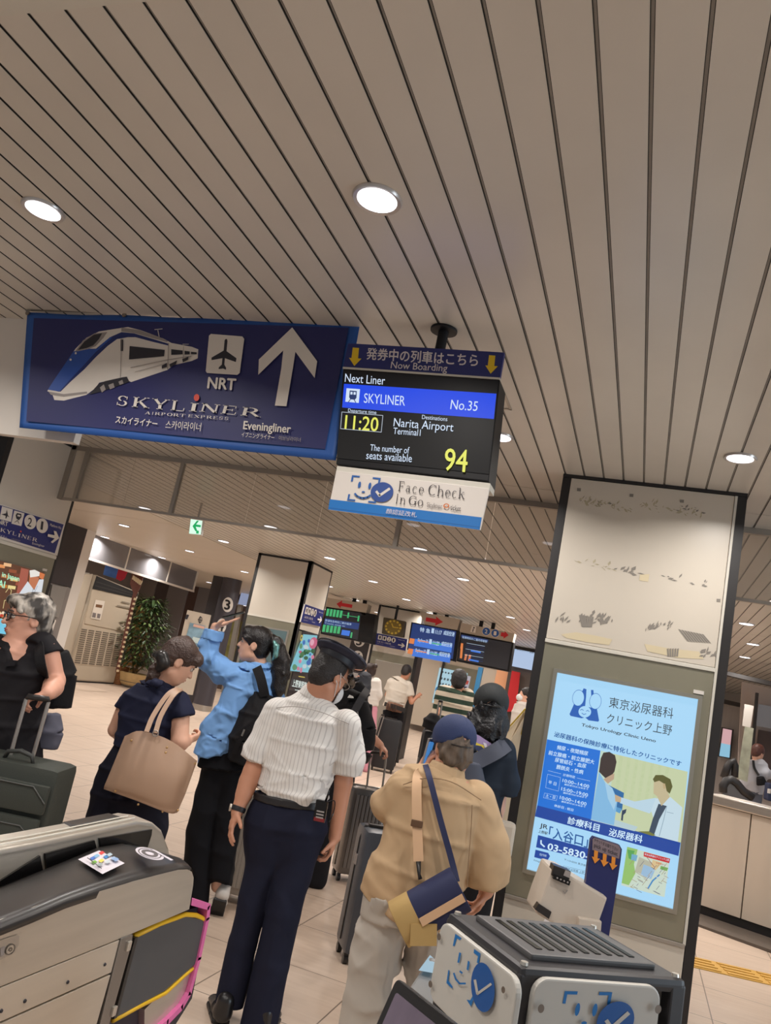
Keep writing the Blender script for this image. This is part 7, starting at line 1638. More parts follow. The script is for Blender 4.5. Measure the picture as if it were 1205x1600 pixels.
s.chain([K(286, 1003), K(292, 1001), K(297, 1003)], [.024, .020, .010]); s.wrinkle(.0025, 110, 6, o.hF); hr = s.mesh('hair', m_brh, o.t)
s = o.soft(.006, .015); s.chain([K(250, 1040, -.03), K(242, 1048, -.05), K(238, 1058, -.06), K(228, 1064, -.06)], [.032, .036, .034, .014]); s.wrinkle(.006, 55, 3); s.mesh('ponytail', m_brh, hr)
s = o.soft(.006, .012); s.chain([K(244, 1024, -.07), K(253, 1026, -.09), K(256, 1036, -.09), K(250, 1044, -.09)], [.020, .032, .034, .022]); s.chain([K(243, 1022, -.07), K(252, 1018, -.08)], [.012, .012]); s.mesh('hair_claw', m_gbk, hr)
# tote bag
tt = thing('tote_bag', 'large taupe leather tote hanging from the shoulder of the woman in navy', 'bag', K(236, 1210, -.2))
m_tp = M('taupe_leather', (178, 146, 122), .45, bump=.08, bscale=500, var=.03, vscale=4)
D_ = -.22
ring = [((195, 1150), (221, 1142), (268, 1158), (308, 1189)), ((178, 1192), (212, 1192), (268, 1206), (300, 1212)), ((163, 1228), (205, 1236), (258, 1252), (290, 1240)), ((162, 1233), (210, 1250), (262, 1270), (277, 1270))]
mb = MB(); vs = []
nu = 12
def interp(P, u):
    P = [np.array(p, float) for p in P]; i = min(int(u*3), 2); t = u*3-i; return P[i]*(1-t)+P[i+1]*t
rows_ = []
for r in range(4):
    rows_.append(curve_pts([np.array([*p, 0.]) for p in ring[r]], 4))
nv = 16; W_ = len(rows_[0]); front = []; back = []
for j in range(nv+1):
    v = j/nv*3; i = min(int(v), 2); t = v-i
    for k in range(W_):
        p = rows_[i][k]*(1-t)+rows_[i+1][k]*t; u = k/(W_-1)
        bul = math.sin(u*math.pi)**.6*(.25+.75*math.sin(min(1, v/3*1.1)*math.pi*.75))
        fold = .012*math.sin(u*19+v*1.5)*(1-v/3)
        front.append(K(p[0], p[1], D_-.085*bul+fold)); back.append(K(p[0], p[1], D_+.06*bul))
vs = front+back; n0 = len(front); fs = []
for j in range(nv):
    for k in range(W_-1):
        a = j*W_+k; fs.append((a, a+1, a+W_+1, a+W_)); fs.append((n0+a, n0+a+W_, n0+a+W_+1, n0+a+1))
    for k in (0, W_-1): a = j*W_+k; fs.append((a, a+W_, n0+a+W_, n0+a))
for k in range(W_-1): a = nv*W_+k; fs.append((a, a+1, n0+a+1, n0+a))
mb.add(vs, fs).build('bag_body', m_tp, tt, smooth=1.0)
m_gold = M('stud_gold', (206, 170, 120), .3, .8)
for x, y, dd in ((205, 1157, -.05), (261, 1168, -.07), (259, 1176, -.075), (305, 1193, -.02), (180, 1236, -.05), (278, 1266, -.04), (216, 1257, -.085), (254, 1268, -.06)): MB().sphere(K(x, y, D_+dd), .006, 10, 6).build('stud', m_gold, tt, smooth=True)
for a in (((243, 1146), (252, 1118), (270, 1088), (281, 1079), (284, 1084)), ((229, 1144), (240, 1118), (262, 1086), (279, 1077), (283, 1082))):
    P_ = [K(x, y, dd) for (x, y), dd in zip(a, (-.28, -.23, -.17, -.10, .02))]; strap('strap', m_tp, curve_pts(P_, 6), .024, .006, tt, -HD+EZ*.3)
MB().tube([K(243, 1146, -.29)+(ER*math.cos(a)+EZ*math.sin(a))*.014 for a in np.linspace(0, 2*math.pi, 19)], .003, 6).build('strap_ring', m_tube, tt, smooth=True)
# ------------------------------------------------------------------ woman with glasses at the left edge
o = Person('person with short grey hair and dark glasses in a black top', 4.15, (10, 1420), m_skin3, .007)
K = o.K
o.head(K(45, 966), (-.80, -.56, -.08), 1.04, K(36, 1004), .060, nose=1.3, chin=1.15)
o.limb([K(74, 1016, -.02), K(85, 1064, .0), K(80, 1078, -.10)], [.055, .050, .044]); wr = K(75, 1084, -.17); o.limb([K(85, 1064), K(84, 1074, -.06), wr], [.048, .045, .033]); o.hand(wr, -ER*.85-EZ*.45-HD*.25, -EZ*.8+ER*.2, -1, 1.0, 1.0)
o.limb([K(-16, 1008, .0), K(-34, 1075, -.05), K(-30, 1120, -.15)], [.055, .047, .034]); o.hand(K(-30, 1120, -.15), -EZ, ER, -1, .5, 1.0)
o.b.trunk([(K(36, 1004), .09, .07), (K(30, 1018), .15, .09), (K(22, 1048), .165, .12), (K(14, 1100), .15, .12), (K(4, 1160), .17, .13)], ER)
for x in (-18, 26):
    a = K(x, 1185); o.b.chain([a, drop(a, .48), drop(a, .08)], [.09, .06, .045])
o.finish(); o.face(brow=M('brow_grey', (96, 84, 76), .8))
m_btop = M('top_black', (31, 29, 32), .7, spec=.15, crease=.4, cscale=6)
s = o.soft(.007, .03); s.trunk([(K(35, 1006), .105, .075), (K(30, 1018), .17, .105), (K(22, 1050), .185, .145), (K(16, 1090), .175, .155), (K(8, 1130), .185, .16), (K(0, 1180), .20, .16)], ER, .03)
s.clip(K(80, 1024), K(86, 1044)-K(74, 1006)); s.chain([K(64, 1013, -.01), K(82, 1032, -.01)], [.082, .074], .02); s.clip(K(-22, 1024), K(-30, 1044)-K(-16, 1004)); s.chain([K(-12, 1008), K(-26, 1032)], [.072, .068], .014); s.clip(); s.wrinkle(.006, 15, 31)
# deep V of the neckline
for t_ in np.linspace(0, 1, 7):
    w_ = .072*(1-t_)+.020; s.ell(K(30-15*t_, 1003+31*t_, -.112-.055*t_), [ER*w_, HD*.060, EZ*.028], .006, '-')
s.mesh('top', m_btop, o.t)
s = o.soft(.008, .03); s.trunk([(K(0, 1172), .19, .15), (K(-2, 1200), .2, .15)], ER)
for x in (-20, 24):
    a = K(x, 1195); s.chain([a, drop(a, .5), drop(a, .10)], [.11, .085, .07])
s.mesh('trousers', M('trouser_soft_black', (24, 23, 27), .8), o.t)
for x in (-20, 24):
    a = K(x, 1195); o.shoe(drop(a, 0, .08), -ER*.7-HD*.6, m_blsh, m_blsh, .25)
MB().slab([K(10, 1030, -.152), K(25, 1032, -.155), K(22, 1040, -.16), K(6, 1042, -.16)], HD*.02).build('undershirt', m_btop, o.t)
h = o.hp
m_gh = bpy.data.materials.new('hair_grey_streaked'); m_gh.use_nodes = True
nt = m_gh.node_tree; b_ = nt.nodes['Principled BSDF']; tc = nt.nodes.new('ShaderNodeTexCoord'); mp = nt.nodes.new('ShaderNodeMapping'); mp.inputs['Scale'].default_value = (26, 26, 9); nz = nt.nodes.new('ShaderNodeTexNoise'); nz.inputs['Scale'].default_value = 1; nz.inputs['Detail'].default_value = 3; cr_ = nt.nodes.new('ShaderNodeValToRGB')
nt.links.new(tc.outputs['Object'], mp.inputs[0]); nt.links.new(mp.outputs[0], nz.inputs['Vector']); nt.links.new(nz.outputs[0], cr_.inputs[0]); nt.links.new(cr_.outputs[0], b_.inputs['Base Color']); b_.inputs['Roughness'].default_value = .5
cr_.color_ramp.elements[0].position = .42; cr_.color_ramp.elements[0].color = (*lin((58, 52, 48)), 1); cr_.color_ramp.elements[1].position = .62; cr_.color_ramp.elements[1].color = (*lin((186, 176, 164)), 1)
s = o.soft(.006, .02); s.ell(h(-.020, 0, .036), [o.hF*.104, o.hS*.090, o.hU*.098], .02); s.ell(h(-.058, 0, -.030), [o.hF*.055, o.hS*.076, o.hU*.075], .03); s.cone(h(-.075, 0, -.07), h(-.065, 0, -.115), .05, .025, .03)
s.ell(h(.055, .02, .078), [o.hF*.06, o.hS*.07, o.hU*.038], .02); s.cone(h(.07, .04, .07), h(.05, .082, .02), .024, .016, .02); s.cone(h(.07, -.03, .075), h(.06, -.07, .03), .022, .014, .02)
s.ell(h(.105, 0, -.040), [o.hF*.095, o.hS*.085, o.hU*.085], .008, '-')
for e in (-1, 1): s.ell(h(-.004, e*.092, -.026), [o.hF*.024, o.hS*.03, o.hU*.032], .008, '-')
s.wrinkle(.005, 60, 14, o.hF); s.mesh('hair', m_gh, o.t)
gl_ = MB(); m_gf = M('glasses_dark', (38, 28, 26), .25)
for e in (-1, 1):
    c = h(.106, e*.034, .000); pts = [c+(o.hS*math.cos(a)*.027+o.hU*math.sin(a)*.020)*1.04-o.hF*.010*abs(math.cos(a)) for a in np.linspace(0, 2*math.pi, 21)]; gl_.tube(pts, .003, 6); gl_.tube([h(.096, e*.062, .008), h(.04, e*.083, .010), h(-.015, e*.088, .004)], .003, 6)
gl_.tube([h(.110, -.01, .006), h(.110, .01, .006)], .003, 6); go = gl_.build('glasses', m_gf, o.t, smooth=True)
for e in (-1, 1):
    c = h(.102, e*.034, .0); MB().lathe([(.025, 0), (.001, .001)], c, 20, o.hF).build('lens', glass_mat('lens_dark', (.45, .38, .34), .1, (.1, .08, .08), 1.5), go)
bp = thing('backpack', 'black backpack on the back of the woman with glasses', 'backpack', K(84, 1060, .2))
s = Soft(.009, .04); s.trunk([(K(82, 1020, .20), .08, .08), (K(86, 1055, .22), .11, .11), (K(80, 1105, .22), .10, .1)], HD+ER*.5, .03); s.mesh('bag', m_bp, bp)
strap('shoulder_strap', m_bp, curve_pts([K(58, 1002, .02), K(62, 1010, -.09), K(63, 1030, -.15), K(68, 1050, -.12), K(78, 1060, .05)], 6), .045, .01, bp, -HD)
MB().tube([K(66, 1043, -.155), K(72, 1040, -.13)], .004, 6).build('buckle', m_tube, bp)
gbg = thing('travel_pouch', 'rounded grey blue padded pouch behind the handle of the green suitcase', 'pouch', K(72, 1140, .05))
s = Soft(.009, .04); s.trunk([(K(78, 1115, .05), .055, .05), (K(76, 1142, .05), .075, .07), (K(68, 1168, .05), .07, .06)], ER, .03); s.wrinkle(.004, 25, 2); s.mesh('pouch', M('grey_blue_cloth', (88, 88, 102), .8), gbg)
# ------------------------------------------------------------------ man in the beige shirt, bending over the gate
o = Person('person in a loose beige shirt and navy cap bending forward, phone held at the ear', 3.3, (590, 1640), m_skin2, .007)
K = o.K
o.head(K(708, 1168, .02), (-.2, .96, -.12), .92, K(699, 1206), .058, detail=False)
o.limb([K(628, 1240), K(606, 1262, .06), K(655, 1206, .09)], [.05, .045, .03]); o.hand(K(656, 1208, .09), EZ*.8+ER*.25, ER*.8+HD*.3, -1, .7, .92)
o.limb([K(748, 1262), K(768, 1345, .02), K(760, 1392, .06)], [.05, .042, .03]); o.hand(K(760, 1390, .06), -EZ*.9-ER*.25+HD*.25, -ER, -1, .8, .95)
o.b.trunk([(K(694, 1212), .11, .08), (K(686, 1250), .16, .10), (K(660, 1350), .15, .1), (K(635, 1420), .15, .1)], ER)
lg = [(K(602, 1440), K(586, 1505, -.02)), (K(668, 1440), K(668, 1520, .06))]
for a, kn in lg: o.b.chain([a, kn, drop(kn, .10, -.05)], [.08, .058, .042])
o.finish()
m_bei = M('shirt_beige', (188, 158, 122), .8, crease=.7, cscale=7)
s = o.soft(.0075, .035); s.clip(K(612, 1428), -EZ*1.0-ER*.42); s.trunk([(K(697, 1204), .080, .068), (K(693, 1216), .155, .10), (K(688, 1240), .195, .135), (K(674, 1300), .190, .150), (K(655, 1360), .185, .155), (K(640, 1410), .180, .155), (K(622, 1445), .15, .14)], ER, .035)
s.cone(K(618, 1380), K(590, 1406), .12, .08, .05); s.cone(K(640, 1420), K(634, 1456), .13, .08, .05); s.clip()
s.chain([K(636, 1236), K(606, 1258, .03), K(620, 1244, .09)], [.085, .072, .060], .012)
s.clip(K(763, 1384), K(764, 1396)-K(761, 1345)); s.chain([K(742, 1252), K(760, 1318, -.02), K(764, 1396, -.01)], [.088, .088, .084], .010); s.clip()
s.wrinkle(.012, 13, 41)
sh = s.mesh('shirt', m_bei, o.t)
c = o.soft(.006, .012); c.seg(K(696, 1212), K(701, 1195), (.082, .078), (.066, .064), ER, .01); c.ell(K(704, 1186, .02), [ER*.06, HD*.06, EZ*.04], .006, '-'); c.cut(K(702, 1193), _n(K(706, 1180)-K(697, 1206)), .003); c.mesh('collar', m_bei, sh)
MB().tube(curve_pts([K(630, 1226, -.10), K(664, 1216, -.135), K(706, 1222, -.145), K(752, 1250, -.10)], 5), .0022, 5).build('yoke_seam', M('seam_beige', (150, 122, 92), .8), sh); MB().tube(curve_pts([K(738, 1258, -.13), K(736, 1300, -.12), K(732, 1352, -.13), K(730, 1386, -.12)], 5), .0022, 5).build('sleeve_seam', M('seam_beige', (150, 122, 92), .8), sh)
s = o.soft(.0075, .02); s.trunk([(K(636, 1400), .18, .14), (K(630, 1440), .18, .14)], ER)
for (a, kn), rr in zip(lg, (1, .92)): s.chain([a, kn, drop(kn, .45, -.02), drop(kn, .09, -.04)], [.108*rr, .090*rr, .088*rr, .094*rr], .008)
s.wrinkle(.013, 17, 44); s.mesh('trousers', M('trouser_light_grey', (176, 168, 158), .85, crease=.5, cscale=6), o.t)
for a, kn in lg: o.shoe(drop(kn, 0, -.12), HD, m_white, m_gry, .26)
h = o.hp
s = o.soft(.006, .02); s.ell(h(-.02, 0, .02), [o.hF*.086, o.hS*.074, o.hU*.080], .02); s.ell(h(-.050, 0, -.035), [o.hF*.050, o.hS*.070, o.hU*.056], .03); s.cut(h(.04, 0, 0), o.hF, .01); s.wrinkle(.006, 80, 14, o.hU); s.mesh('hair', M('hair_grey_brown', (96, 82, 70), .6, var=.45, vscale=50, stretch=(1, 1, .25)), o.t)
m_ncap = M('cap_denim_navy', (38, 52, 92), .75, bump=.2, bscale=300)
s = o.soft(.006, .015); s.ell(h(.0, 0, .045), [o.hF*.104, o.hS*.087, o.hU*.090], .01); s.cut(h(0, 0, .006), -o.hU, .003); s.ell(h(-.115, 0, .010), [o.hF*.05, o.hS*.038, o.hU*.030], .008, '-'); cp_ = s.mesh('cap', m_ncap, o.t)
MB().tube(curve_pts([h(-.100, -.045, .008), h(-.112, 0, .004), h(-.100, .045, .008)], 5), .007, 8, sx=.35).build('cap_strap', m_gbk, cp_, smooth=True); MB().lathe([(.008, 0), (.001, .006)], h(0, 0, .130), 10, o.hU).build('cap_button', m_ncap, cp_)
vs = []
for i in range(13):
    a = math.radians(-60+120*i/12)
    for r, dz in ((1.0, .028), (1.62, .012)):
        rr = 1+(r-1)*math.cos(a); vs.append(h(.108*math.cos(a)*rr, .092*math.sin(a), dz))
q_ = MB().add(vs, [(i*2, i*2+2, i*2+3, i*2+1) for i in range(12)]).build('brim', m_ncap, cp_, smooth=True); s_ = q_.modifiers.new('thick', 'SOLIDIFY'); s_.thickness = .003
pn = thing('phone', 'phone with a lit screen held to the ear of the man in beige', 'phone', K(664, 1182, .10)); pz = _n(K(668, 1166)-K(660, 1195)); px_ = _n(ER*.3+HD*.9)
MB().obox(K(666, 1180, .10), px_*.034, np.cross(pz, px_)*.0045, pz*.070).build('body', m_gry, pn, bevel=.003); MB().obox(K(668, 1182, .095), px_*.03, np.cross(pz, px_)*.0052, pz*.060).build('screen', M('phone_glow', (60, 130, 200), emit=.8), pn)
# cross-body bag
cb2 = thing('crossbody_bag', 'navy and tan barrel bag slung across the back of the man in beige', 'bag', K(672, 1415, -.25))
dB = -.25; cc = K(672, 1416, dB); bx_ = _n(K(718, 1385, dB)-K(640, 1430, dB)); bu = _n(EZ-bx_*(EZ @ bx_)); bd = np.cross(bx_, bu)
m_tan = M('canvas_tan', (176, 146, 92), .8); m_bnv = M('canvas_navy', (36, 42, 78), .75); m_pea = M('webbing_peach', (206, 168, 132), .7)
def prism(mb, c, L0, L1, r=.066, n=28, sq=.62):
    vs = []
    for L in (L0, L1):
        for k in range(n):
            a = 2*math.pi*k/n; ca, sa = math.cos(a), math.sin(a); e = (abs(ca)**3+abs(sa)**3)**(-1/3); vs.append(c+bx_*L+bu*ca*e*r*1.12+bd*sa*e*r*.9)
    mb.add(vs, [tuple(range(n))[::-1], tuple(range(n, 2*n))]+[(k, (k+1) % n, n+(k+1) % n, n+k) for k in range(n)])
for nm, m_, a, b, r in (('end_panel', m_tan, -.125, -.085, .064), ('body', m_bnv, -.085, .125, .069)):
    mb = MB(); prism(mb, cc, a, b, r); mb.build(nm, m_, cb2, bevel=.006, smooth=.8)
mb = MB(); prism(mb, cc, -.128, -.05, .0705); lo = mb.build('tan_cover', m_tan, cb2, bevel=.006, smooth=.8)
strap('peach_band', m_pea, [cc+bx_*L-HD*.0-bd*0+bu*-.012+(-bd if bd @ HD > 0 else bd)*.066 for L in (-.05, .12)], .028, .004, cb2, (-bd if bd @ HD > 0 else bd))
strap('lower_flap', m_tan, [cc+bx_*-.10+bu*-.03+(-bd if bd @ HD > 0 else bd)*.064, cc+bx_*-.02+bu*-.075+(-bd if bd @ HD > 0 else bd)*.058], .07, .004, cb2, (-bd if bd @ HD > 0 else bd))
strap('shoulder_strap', m_pea, curve_pts([K(655, 1205, -.02), K(652, 1214, -.115), K(651, 1240, -.165), K(652, 1290, -.185), K(654, 1346, -.21)], 6), .036, .005, cb2, -HD, ).__setitem__('label', 'peach webbing strap')
MB().obox(K(651.5, 1287, -.195), ER*.022, HD*.004, EZ*.012).build('slider', M('slider_brown', (96, 70, 50), .4), cb2, bevel=.003)
MB().tube([K(654, 1346, -.215), K(655, 1366, -.225), K(657, 1374, -.23)], [.010, .006, .008], 8).build('clip', m_gbk, cb2, smooth=True)
strap('thin_strap', m_bnv, curve_pts([K(665, 1196, -.03), K(672, 1218, -.15), K(688, 1280, -.185), K(706, 1345, -.20), K(714, 1378, -.23)], 6), .022, .004, cb2, -HD)
for i in range(2): pass
# ------------------------------------------------------------------ people further in
def simple(label, d, foot, head, facing, skin, hair_c, rows, sl, sr, topmat, pants, pantmat, hs=1.0, vox=.012, sleeve=(.07, .055), cut_sl=.45, name='shirt', shoes=None, hairk='short', detail=False, wr=.005, fine=None):
    """head, neck; rows: torso (x, y, halfw, halfd); sl/sr: shoulder, elbow, wrist as (x, y, dd) pixels; pants: list of legs"""
    o = Person(label, d, foot, skin, vox); K = o.K
    o.head(K(*head), facing, hs, K(rows[0][0], rows[0][1]-o_px(.02, d)), .05, detail=detail)
    for arm in (sl, sr):
        if arm:
            P = [K(*p) for p in arm[0]]; o.limb(P, [.048, .042, .030][:len(P)]); o.hand(P[-1], np.array(arm[1]), np.array(arm[2]), arm[3], arm[4], .95)
    o.b.trunk([(K(r[0], r[1]), r[2]*.8, r[3]*.75) for r in rows], ER)
    for leg in pants: o.b.chain([K(*p) for p in leg[:-1]]+[np.array([*K(*leg[-1])[:2], FL(*K(*leg[-1])[:2])+.08])], [.075, .052, .038][:len(leg)])
    o.finish()
    s = o.soft(vox*.9, .03); s.trunk([(K(r[0], r[1]), r[2], r[3]) for r in rows], ER, .03)
    for arm in (sl, sr):
        if arm:
            a, b = K(*arm[0][0]), K(*arm[0][1]); m = a+(b-a)*cut_sl*1.6 if cut_sl < 1 else K(*arm[0][2]); 
            if cut_sl < 1: e = a+(b-a)*min(1, cut_sl*1.6); s.clip(e, b-a); s.chain([a, e+(b-a)*.15], sleeve, .014); s.clip()
            else: s.chain([a, b, K(*arm[0][2])], [sleeve[0], sleeve[1], sleeve[1]*.8])
    s.wrinkle(wr, 16, int(d*10)); o.top = s.mesh(name, topmat, o.t)
    if pants:
        s = o.soft(vox*.9, .03); r = rows[-1]; s.trunk([(K(r[0], r[1]), r[2]*.95, r[3]*.95), (K(pants[0][0][0]*.5+pants[-1][0][0]*.5, pants[0][0][1]), r[2], r[3])], ER)
        for leg in pants:
            e = K(*leg[-1]); e = np.array([e[0], e[1], FL(e[0], e[1])+.06]); s.chain([K(*p) for p in leg[:-1]]+[e], [.105, .09, .085][:len(leg)])
        s.wrinkle(.005, 14, 3); s.mesh('trousers', pantmat, o.t)
        for leg in pants:
            e = K(*leg[-1]); o.shoe(np.array([e[0], e[1], FL(e[0], e[1])])-HD*.07, HD, shoes or m_blsh, shoes or m_blsh, .26)
    h = o.hp; q = o.soft(vox*.7, .02); z = hs
    q.ell(h(-.018, 0, .034), [o.hF*.103*z, o.hS*.087*z, o.hU*.097*z], .02); q.ell(h(-.055, 0, -.03), [o.hF*.055*z, o.hS*.074*z, o.hU*.062*z], .03); q.ell(h(.105, 0, -.03), [o.hF*.085*z, o.hS*.09*z, o.hU*.08*z], .01, '-')
    if hairk == 'bun': q.chain([h(-.07, 0, .06), h(-.12, 0, .085)], [.05, .045])
    q.wrinkle(.003, 70, 5); o.hair = q.mesh('hair', hair_c, o.t)
    return o
def o_px(m, d): return m*FPX/d
m_hbk = M('hair_black', (34, 28, 26), .5, bump=.6, bscale=160)
m_darkt = M('trouser_charcoal', (30, 29, 32), .8, spec=.15)
# black cap
d = 4.12; o = Person('person with a black cap and long curly dark hair in a navy tee, back turned', d, (745, 1420), m_skin, .0075); K = o.K
o.head(K(766, 1107), (.10, .95, -.15), .94, K(752, 1150), .052, detail=False)
o.limb([K(785, 1190), K(776, 1262, -.02), K(768, 1320, .05)], [.05, .040, .028]); o.hand(K(768, 1320, .05), -EZ+HD*.3, -ER, -1, .6, .92)
o.limb([K(700, 1145), K(684, 1215, .03), K(684, 1270, .10)], [.05, .040, .028]); o.hand(K(684, 1270, .10), -EZ+HD*.4, ER, 1, .6, .92)
o.b.trunk([(K(752, 1150), .10, .07), (K(746, 1180), .15, .09), (K(734, 1260), .13, .09), (K(724, 1330), .15, .1)], ER)
lg = [(K(708, 1345), 0), (K(745, 1350), 0)]
for a, _ in lg: o.b.chain([a, drop(a, .45), drop(a, .08)], [.08, .055, .04])
o.finish()
m_tee = M('tee_dark_navy', (32, 40, 52), .75, spec=.2, crease=.3, cscale=6)
s = o.soft(.0075, .03); s.trunk([(K(754, 1142), .085, .07), (K(750, 1152), .15, .095), (K(746, 1172), .185, .12), (K(738, 1220), .175, .13), (K(728, 1290), .175, .13), (K(722, 1330), .18, .13)], ER, .03)
s.clip(K(785, 1240), -EZ); s.chain([K(782, 1176), K(786, 1222, -.01), K(783, 1252, -.01)], [.078, .080, .078], .012); s.clip(); s.chain([K(708, 1140), K(692, 1170, .01), K(688, 1196, .02)], [.078, .078, .076]); s.wrinkle(.006, 15, 52); s.mesh('tee', m_tee, o.t)
s = o.soft(.009, .03); s.trunk([(K(722, 1325), .17, .12), (K(724, 1350), .18, .13)], ER)
for a, _ in lg: s.chain([a, drop(a, .45), drop(a, .08)], [.11, .095, .085])
s.mesh('trousers', m_darkt, o.t)
for a, _ in lg: o.shoe(drop(a, 0, -.08), HD, m_blsh, m_blsh, .25)
h = o.hp; s = o.soft(.007, .02); s.ell(h(-.03, 0, -.01), [o.hF*.082, o.hS*.082, o.hU*.082], .02)
for (x, y, r, dd) in ((744, 1120, .045, -.02), (750, 1132, .055, -.05), (765, 1134, .06, -.08), (779, 1130, .055, -.04), (777, 1144, .045, -.07), (763, 1147, .052, -.08), (741, 1124, .03, -.02), (786, 1140, .03, -.03), (735, 1122, .014, 0), (788, 1148, .018, -.03)): s.ell(K(x, y, dd), [ER*r, HD*r*.9, EZ*r*.9], .03)
s.wrinkle(.013, 45, 61); hr = s.mesh('hair', M('hair_blue_black', (24, 24, 29), .42, bump=.8, bscale=90), o.t)
m_bcap = M('cap_black', (30, 34, 36), .75, bump=.2, bscale=300); s = o.soft(.006, .015); s.ell(h(-.006, 0, .035), [o.hF*.108, o.hS*.089, o.hU*.094], .01); s.cut(h(0, 0, -.002), -o.hU, .003); s.ell(h(-.125, 0, -.008), [o.hF*.05, o.hS*.040, o.hU*.03], .008, '-'); cp_ = s.mesh('cap', m_bcap, o.t)
MB().tube(curve_pts([h(-.108, -.05, .0), h(-.120, 0, -.004), h(-.108, .05, .0)], 5), .007, 8, sx=.35).build('cap_strap', m_gbk, cp_, smooth=True)
vs = []
for i in range(13):
    a = math.radians(-60+120*i/12)
    for r, dz in ((1.0, .028), (1.62, .012)): rr = 1+(r-1)*math.cos(a); vs.append(h(.112*math.cos(a)*rr, .092*math.sin(a), dz))
q_ = MB().add(vs, [(i*2, i*2+2, i*2+3, i*2+1) for i in range(12)]).build('brim', m_bcap, cp_, smooth=True); s_ = q_.modifiers.new('thick', 'SOLIDIFY'); s_.thickness = .003
A = Art(K(755, 1165, -.142), -HD+EZ*.25, o.t, .0008, 'back_print')
A.poly(M('tee_violet', (150, 130, 172), .7), [(738, 1144), (750, 1150), (768, 1162), (764, 1172), (748, 1168), (738, 1158)]); A.poly(M('tee_yellow', (206, 184, 60), .7), [(740, 1158), (748, 1162), (762, 1166), (771, 1168), (766, 1176), (752, 1181), (746, 1176)]); A.poly(M('tee_print_navy', (44, 52, 90), .7), [(742, 1164), (752, 1166), (758, 1172), (750, 1176), (744, 1172)]); A.poly(M('tee_pale', (206, 200, 210), .7), [(755, 1160), (760, 1162), (762, 1172), (758, 1171)]); A.disc(M('tee_yellow', (206, 184, 60), .7), (754, 1175), (3, .5), (-.5, 3)); A.done()
sb = thing('shoulder_bag', 'dark blue grey shoulder bag on the back of the person with long curly hair', 'bag', K(735, 1215, -.15)); m_sb = M('bag_blue_grey', (62, 66, 80), .7)
s = Soft(.009, .03); s.trunk([(K(733, 1190, -.16), .06, .05), (K(728, 1225, -.17), .10, .06), (K(724, 1262, -.17), .09, .06)], ER, .03); s.mesh('bag', m_sb, sb)
strap('wide_strap', m_sb, curve_pts([K(722, 1200, -.20), K(748, 1188, -.17), K(775, 1174, -.145), K(791, 1163, -.08)], 6), .075, .008, sb, -HD+EZ*.3)
bx2 = thing('paper_bag', 'pale bag held low beside the navy tee person, partly behind the beige man', 'bag', K(783, 1310, .05)); MB().obox(K(783, 1310, .08), ER*.06, HD*.04, EZ*.085).build('bag', M('bag_pale', (206, 196, 180), .6), bx2, bevel=.02); strap('bag_handle', M('bag_pale', (206, 196, 180), .6), curve_pts([K(774, 1300, .04), K(768, 1318, .06), K(790, 1300, .04)], 5), .015, .003, bx2, -HD)
# striped shirt
m_strp = bpy.data.materials.new('stripe_green_cream'); m_strp.use_nodes = True; stripe(m_strp, (206, 190, 168), (36, 56, 40), 10.4, .8, 2, .5)
o = simple('person in a green and cream striped tee standing back turned beside a suitcase handle', 8.6, (690, 1220), (717, 1064, 0), (.15, .9, -.05), m_skin2, m_hbk, [(714, 1078, .11, .085), (712, 1083, .20, .12), (708, 1100, .205, .135), (703, 1120, .195, .135), (698, 1140, .19, .13)],
    (((695, 1083, 0), (688, 1100, -.02), (687, 1110, -.08)), (0, 0, -1), (1, 0, 0), 1, .9), (((729, 1088, 0), (728, 1106, 0), (723, 1120, .1)), (0, .3, -1), (-1, 0, 0), -1, .4), m_strp, [[(688, 1142), (682, 1175), (674, 1218)], [(706, 1145), (700, 1180), (692, 1222)]], m_darkt, .98, .012, (.088, .084), .42, 'tee')
bq = thing('backpack', 'black backpack strapped on top of the suitcase beside the striped tee', 'backpack', PD(676, 1135, 8.1)); s = Soft(.012, .04); s.trunk([(PD(680, 1116, 8.15), .05, .06), (PD(676, 1128, 8.15), .09, .08), (PD(671, 1140, 8.15), .08, .08)], ER, .03); s.mesh('bag', m_bp, bq)
# white tee
o = simple('person in a white tee with a brown waist bag and black trousers', 14.4, (606, 1190), (635.5, 1050, 0), (.55, .75, -.25), m_skin2, m_hbk, [(630, 1061, .11, .09), (627, 1066, .20, .13), (622, 1080, .21, .15), (618, 1096, .19, .15), (614, 1108, .19, .14)],
    (((612, 1068, 0), (605, 1086, .05), (612, 1098, .3)), (0, 1, 0), (0, 0, -1), 1, .5), (((637, 1072, 0), (643, 1097, -.05), (651, 1089, 0)), (.6, .2, .7), (0, 1, .3), -1, .9), M('tee_white', (206, 196, 182), .8, bump=.2, bscale=100), [[(608, 1118), (604, 1150), (598, 1186)], [(622, 1120), (618, 1152), (612, 1189)]], M('trouser_black', (22, 22, 26), .75, spec=.15), 1.0, .014, (.095, .09), .42, 'tee', m_white)
wb = thing('waist_bag', 'brown waist bag with pockets on the lower back of the white tee', 'bag', PD(615, 1103, 14.2)); s = Soft(.012, .02); s.trunk([(PD(605, 1102, 14.22), .07, .05), (PD(616, 1105, 14.18), .075, .05), (PD(628, 1108, 14.25), .07, .05)], EZ, .02); s.mesh('pouch', M('leather_brown', (110, 74, 54), .6), wb)
for k in range(4): MB().tube([PD(607+k*4, 1099+k, 14.1), PD(605.6+k*4, 1108+k, 14.1)], .012, 6).build('pocket_fold', M('leather_dark', (60, 40, 32), .6), wb)
strap('belt', m_gbk, [PD(602, 1100, 14.3), PD(616, 1104, 14.1), PD(633, 1110, 14.2)], .07, .02, wb, -HD)
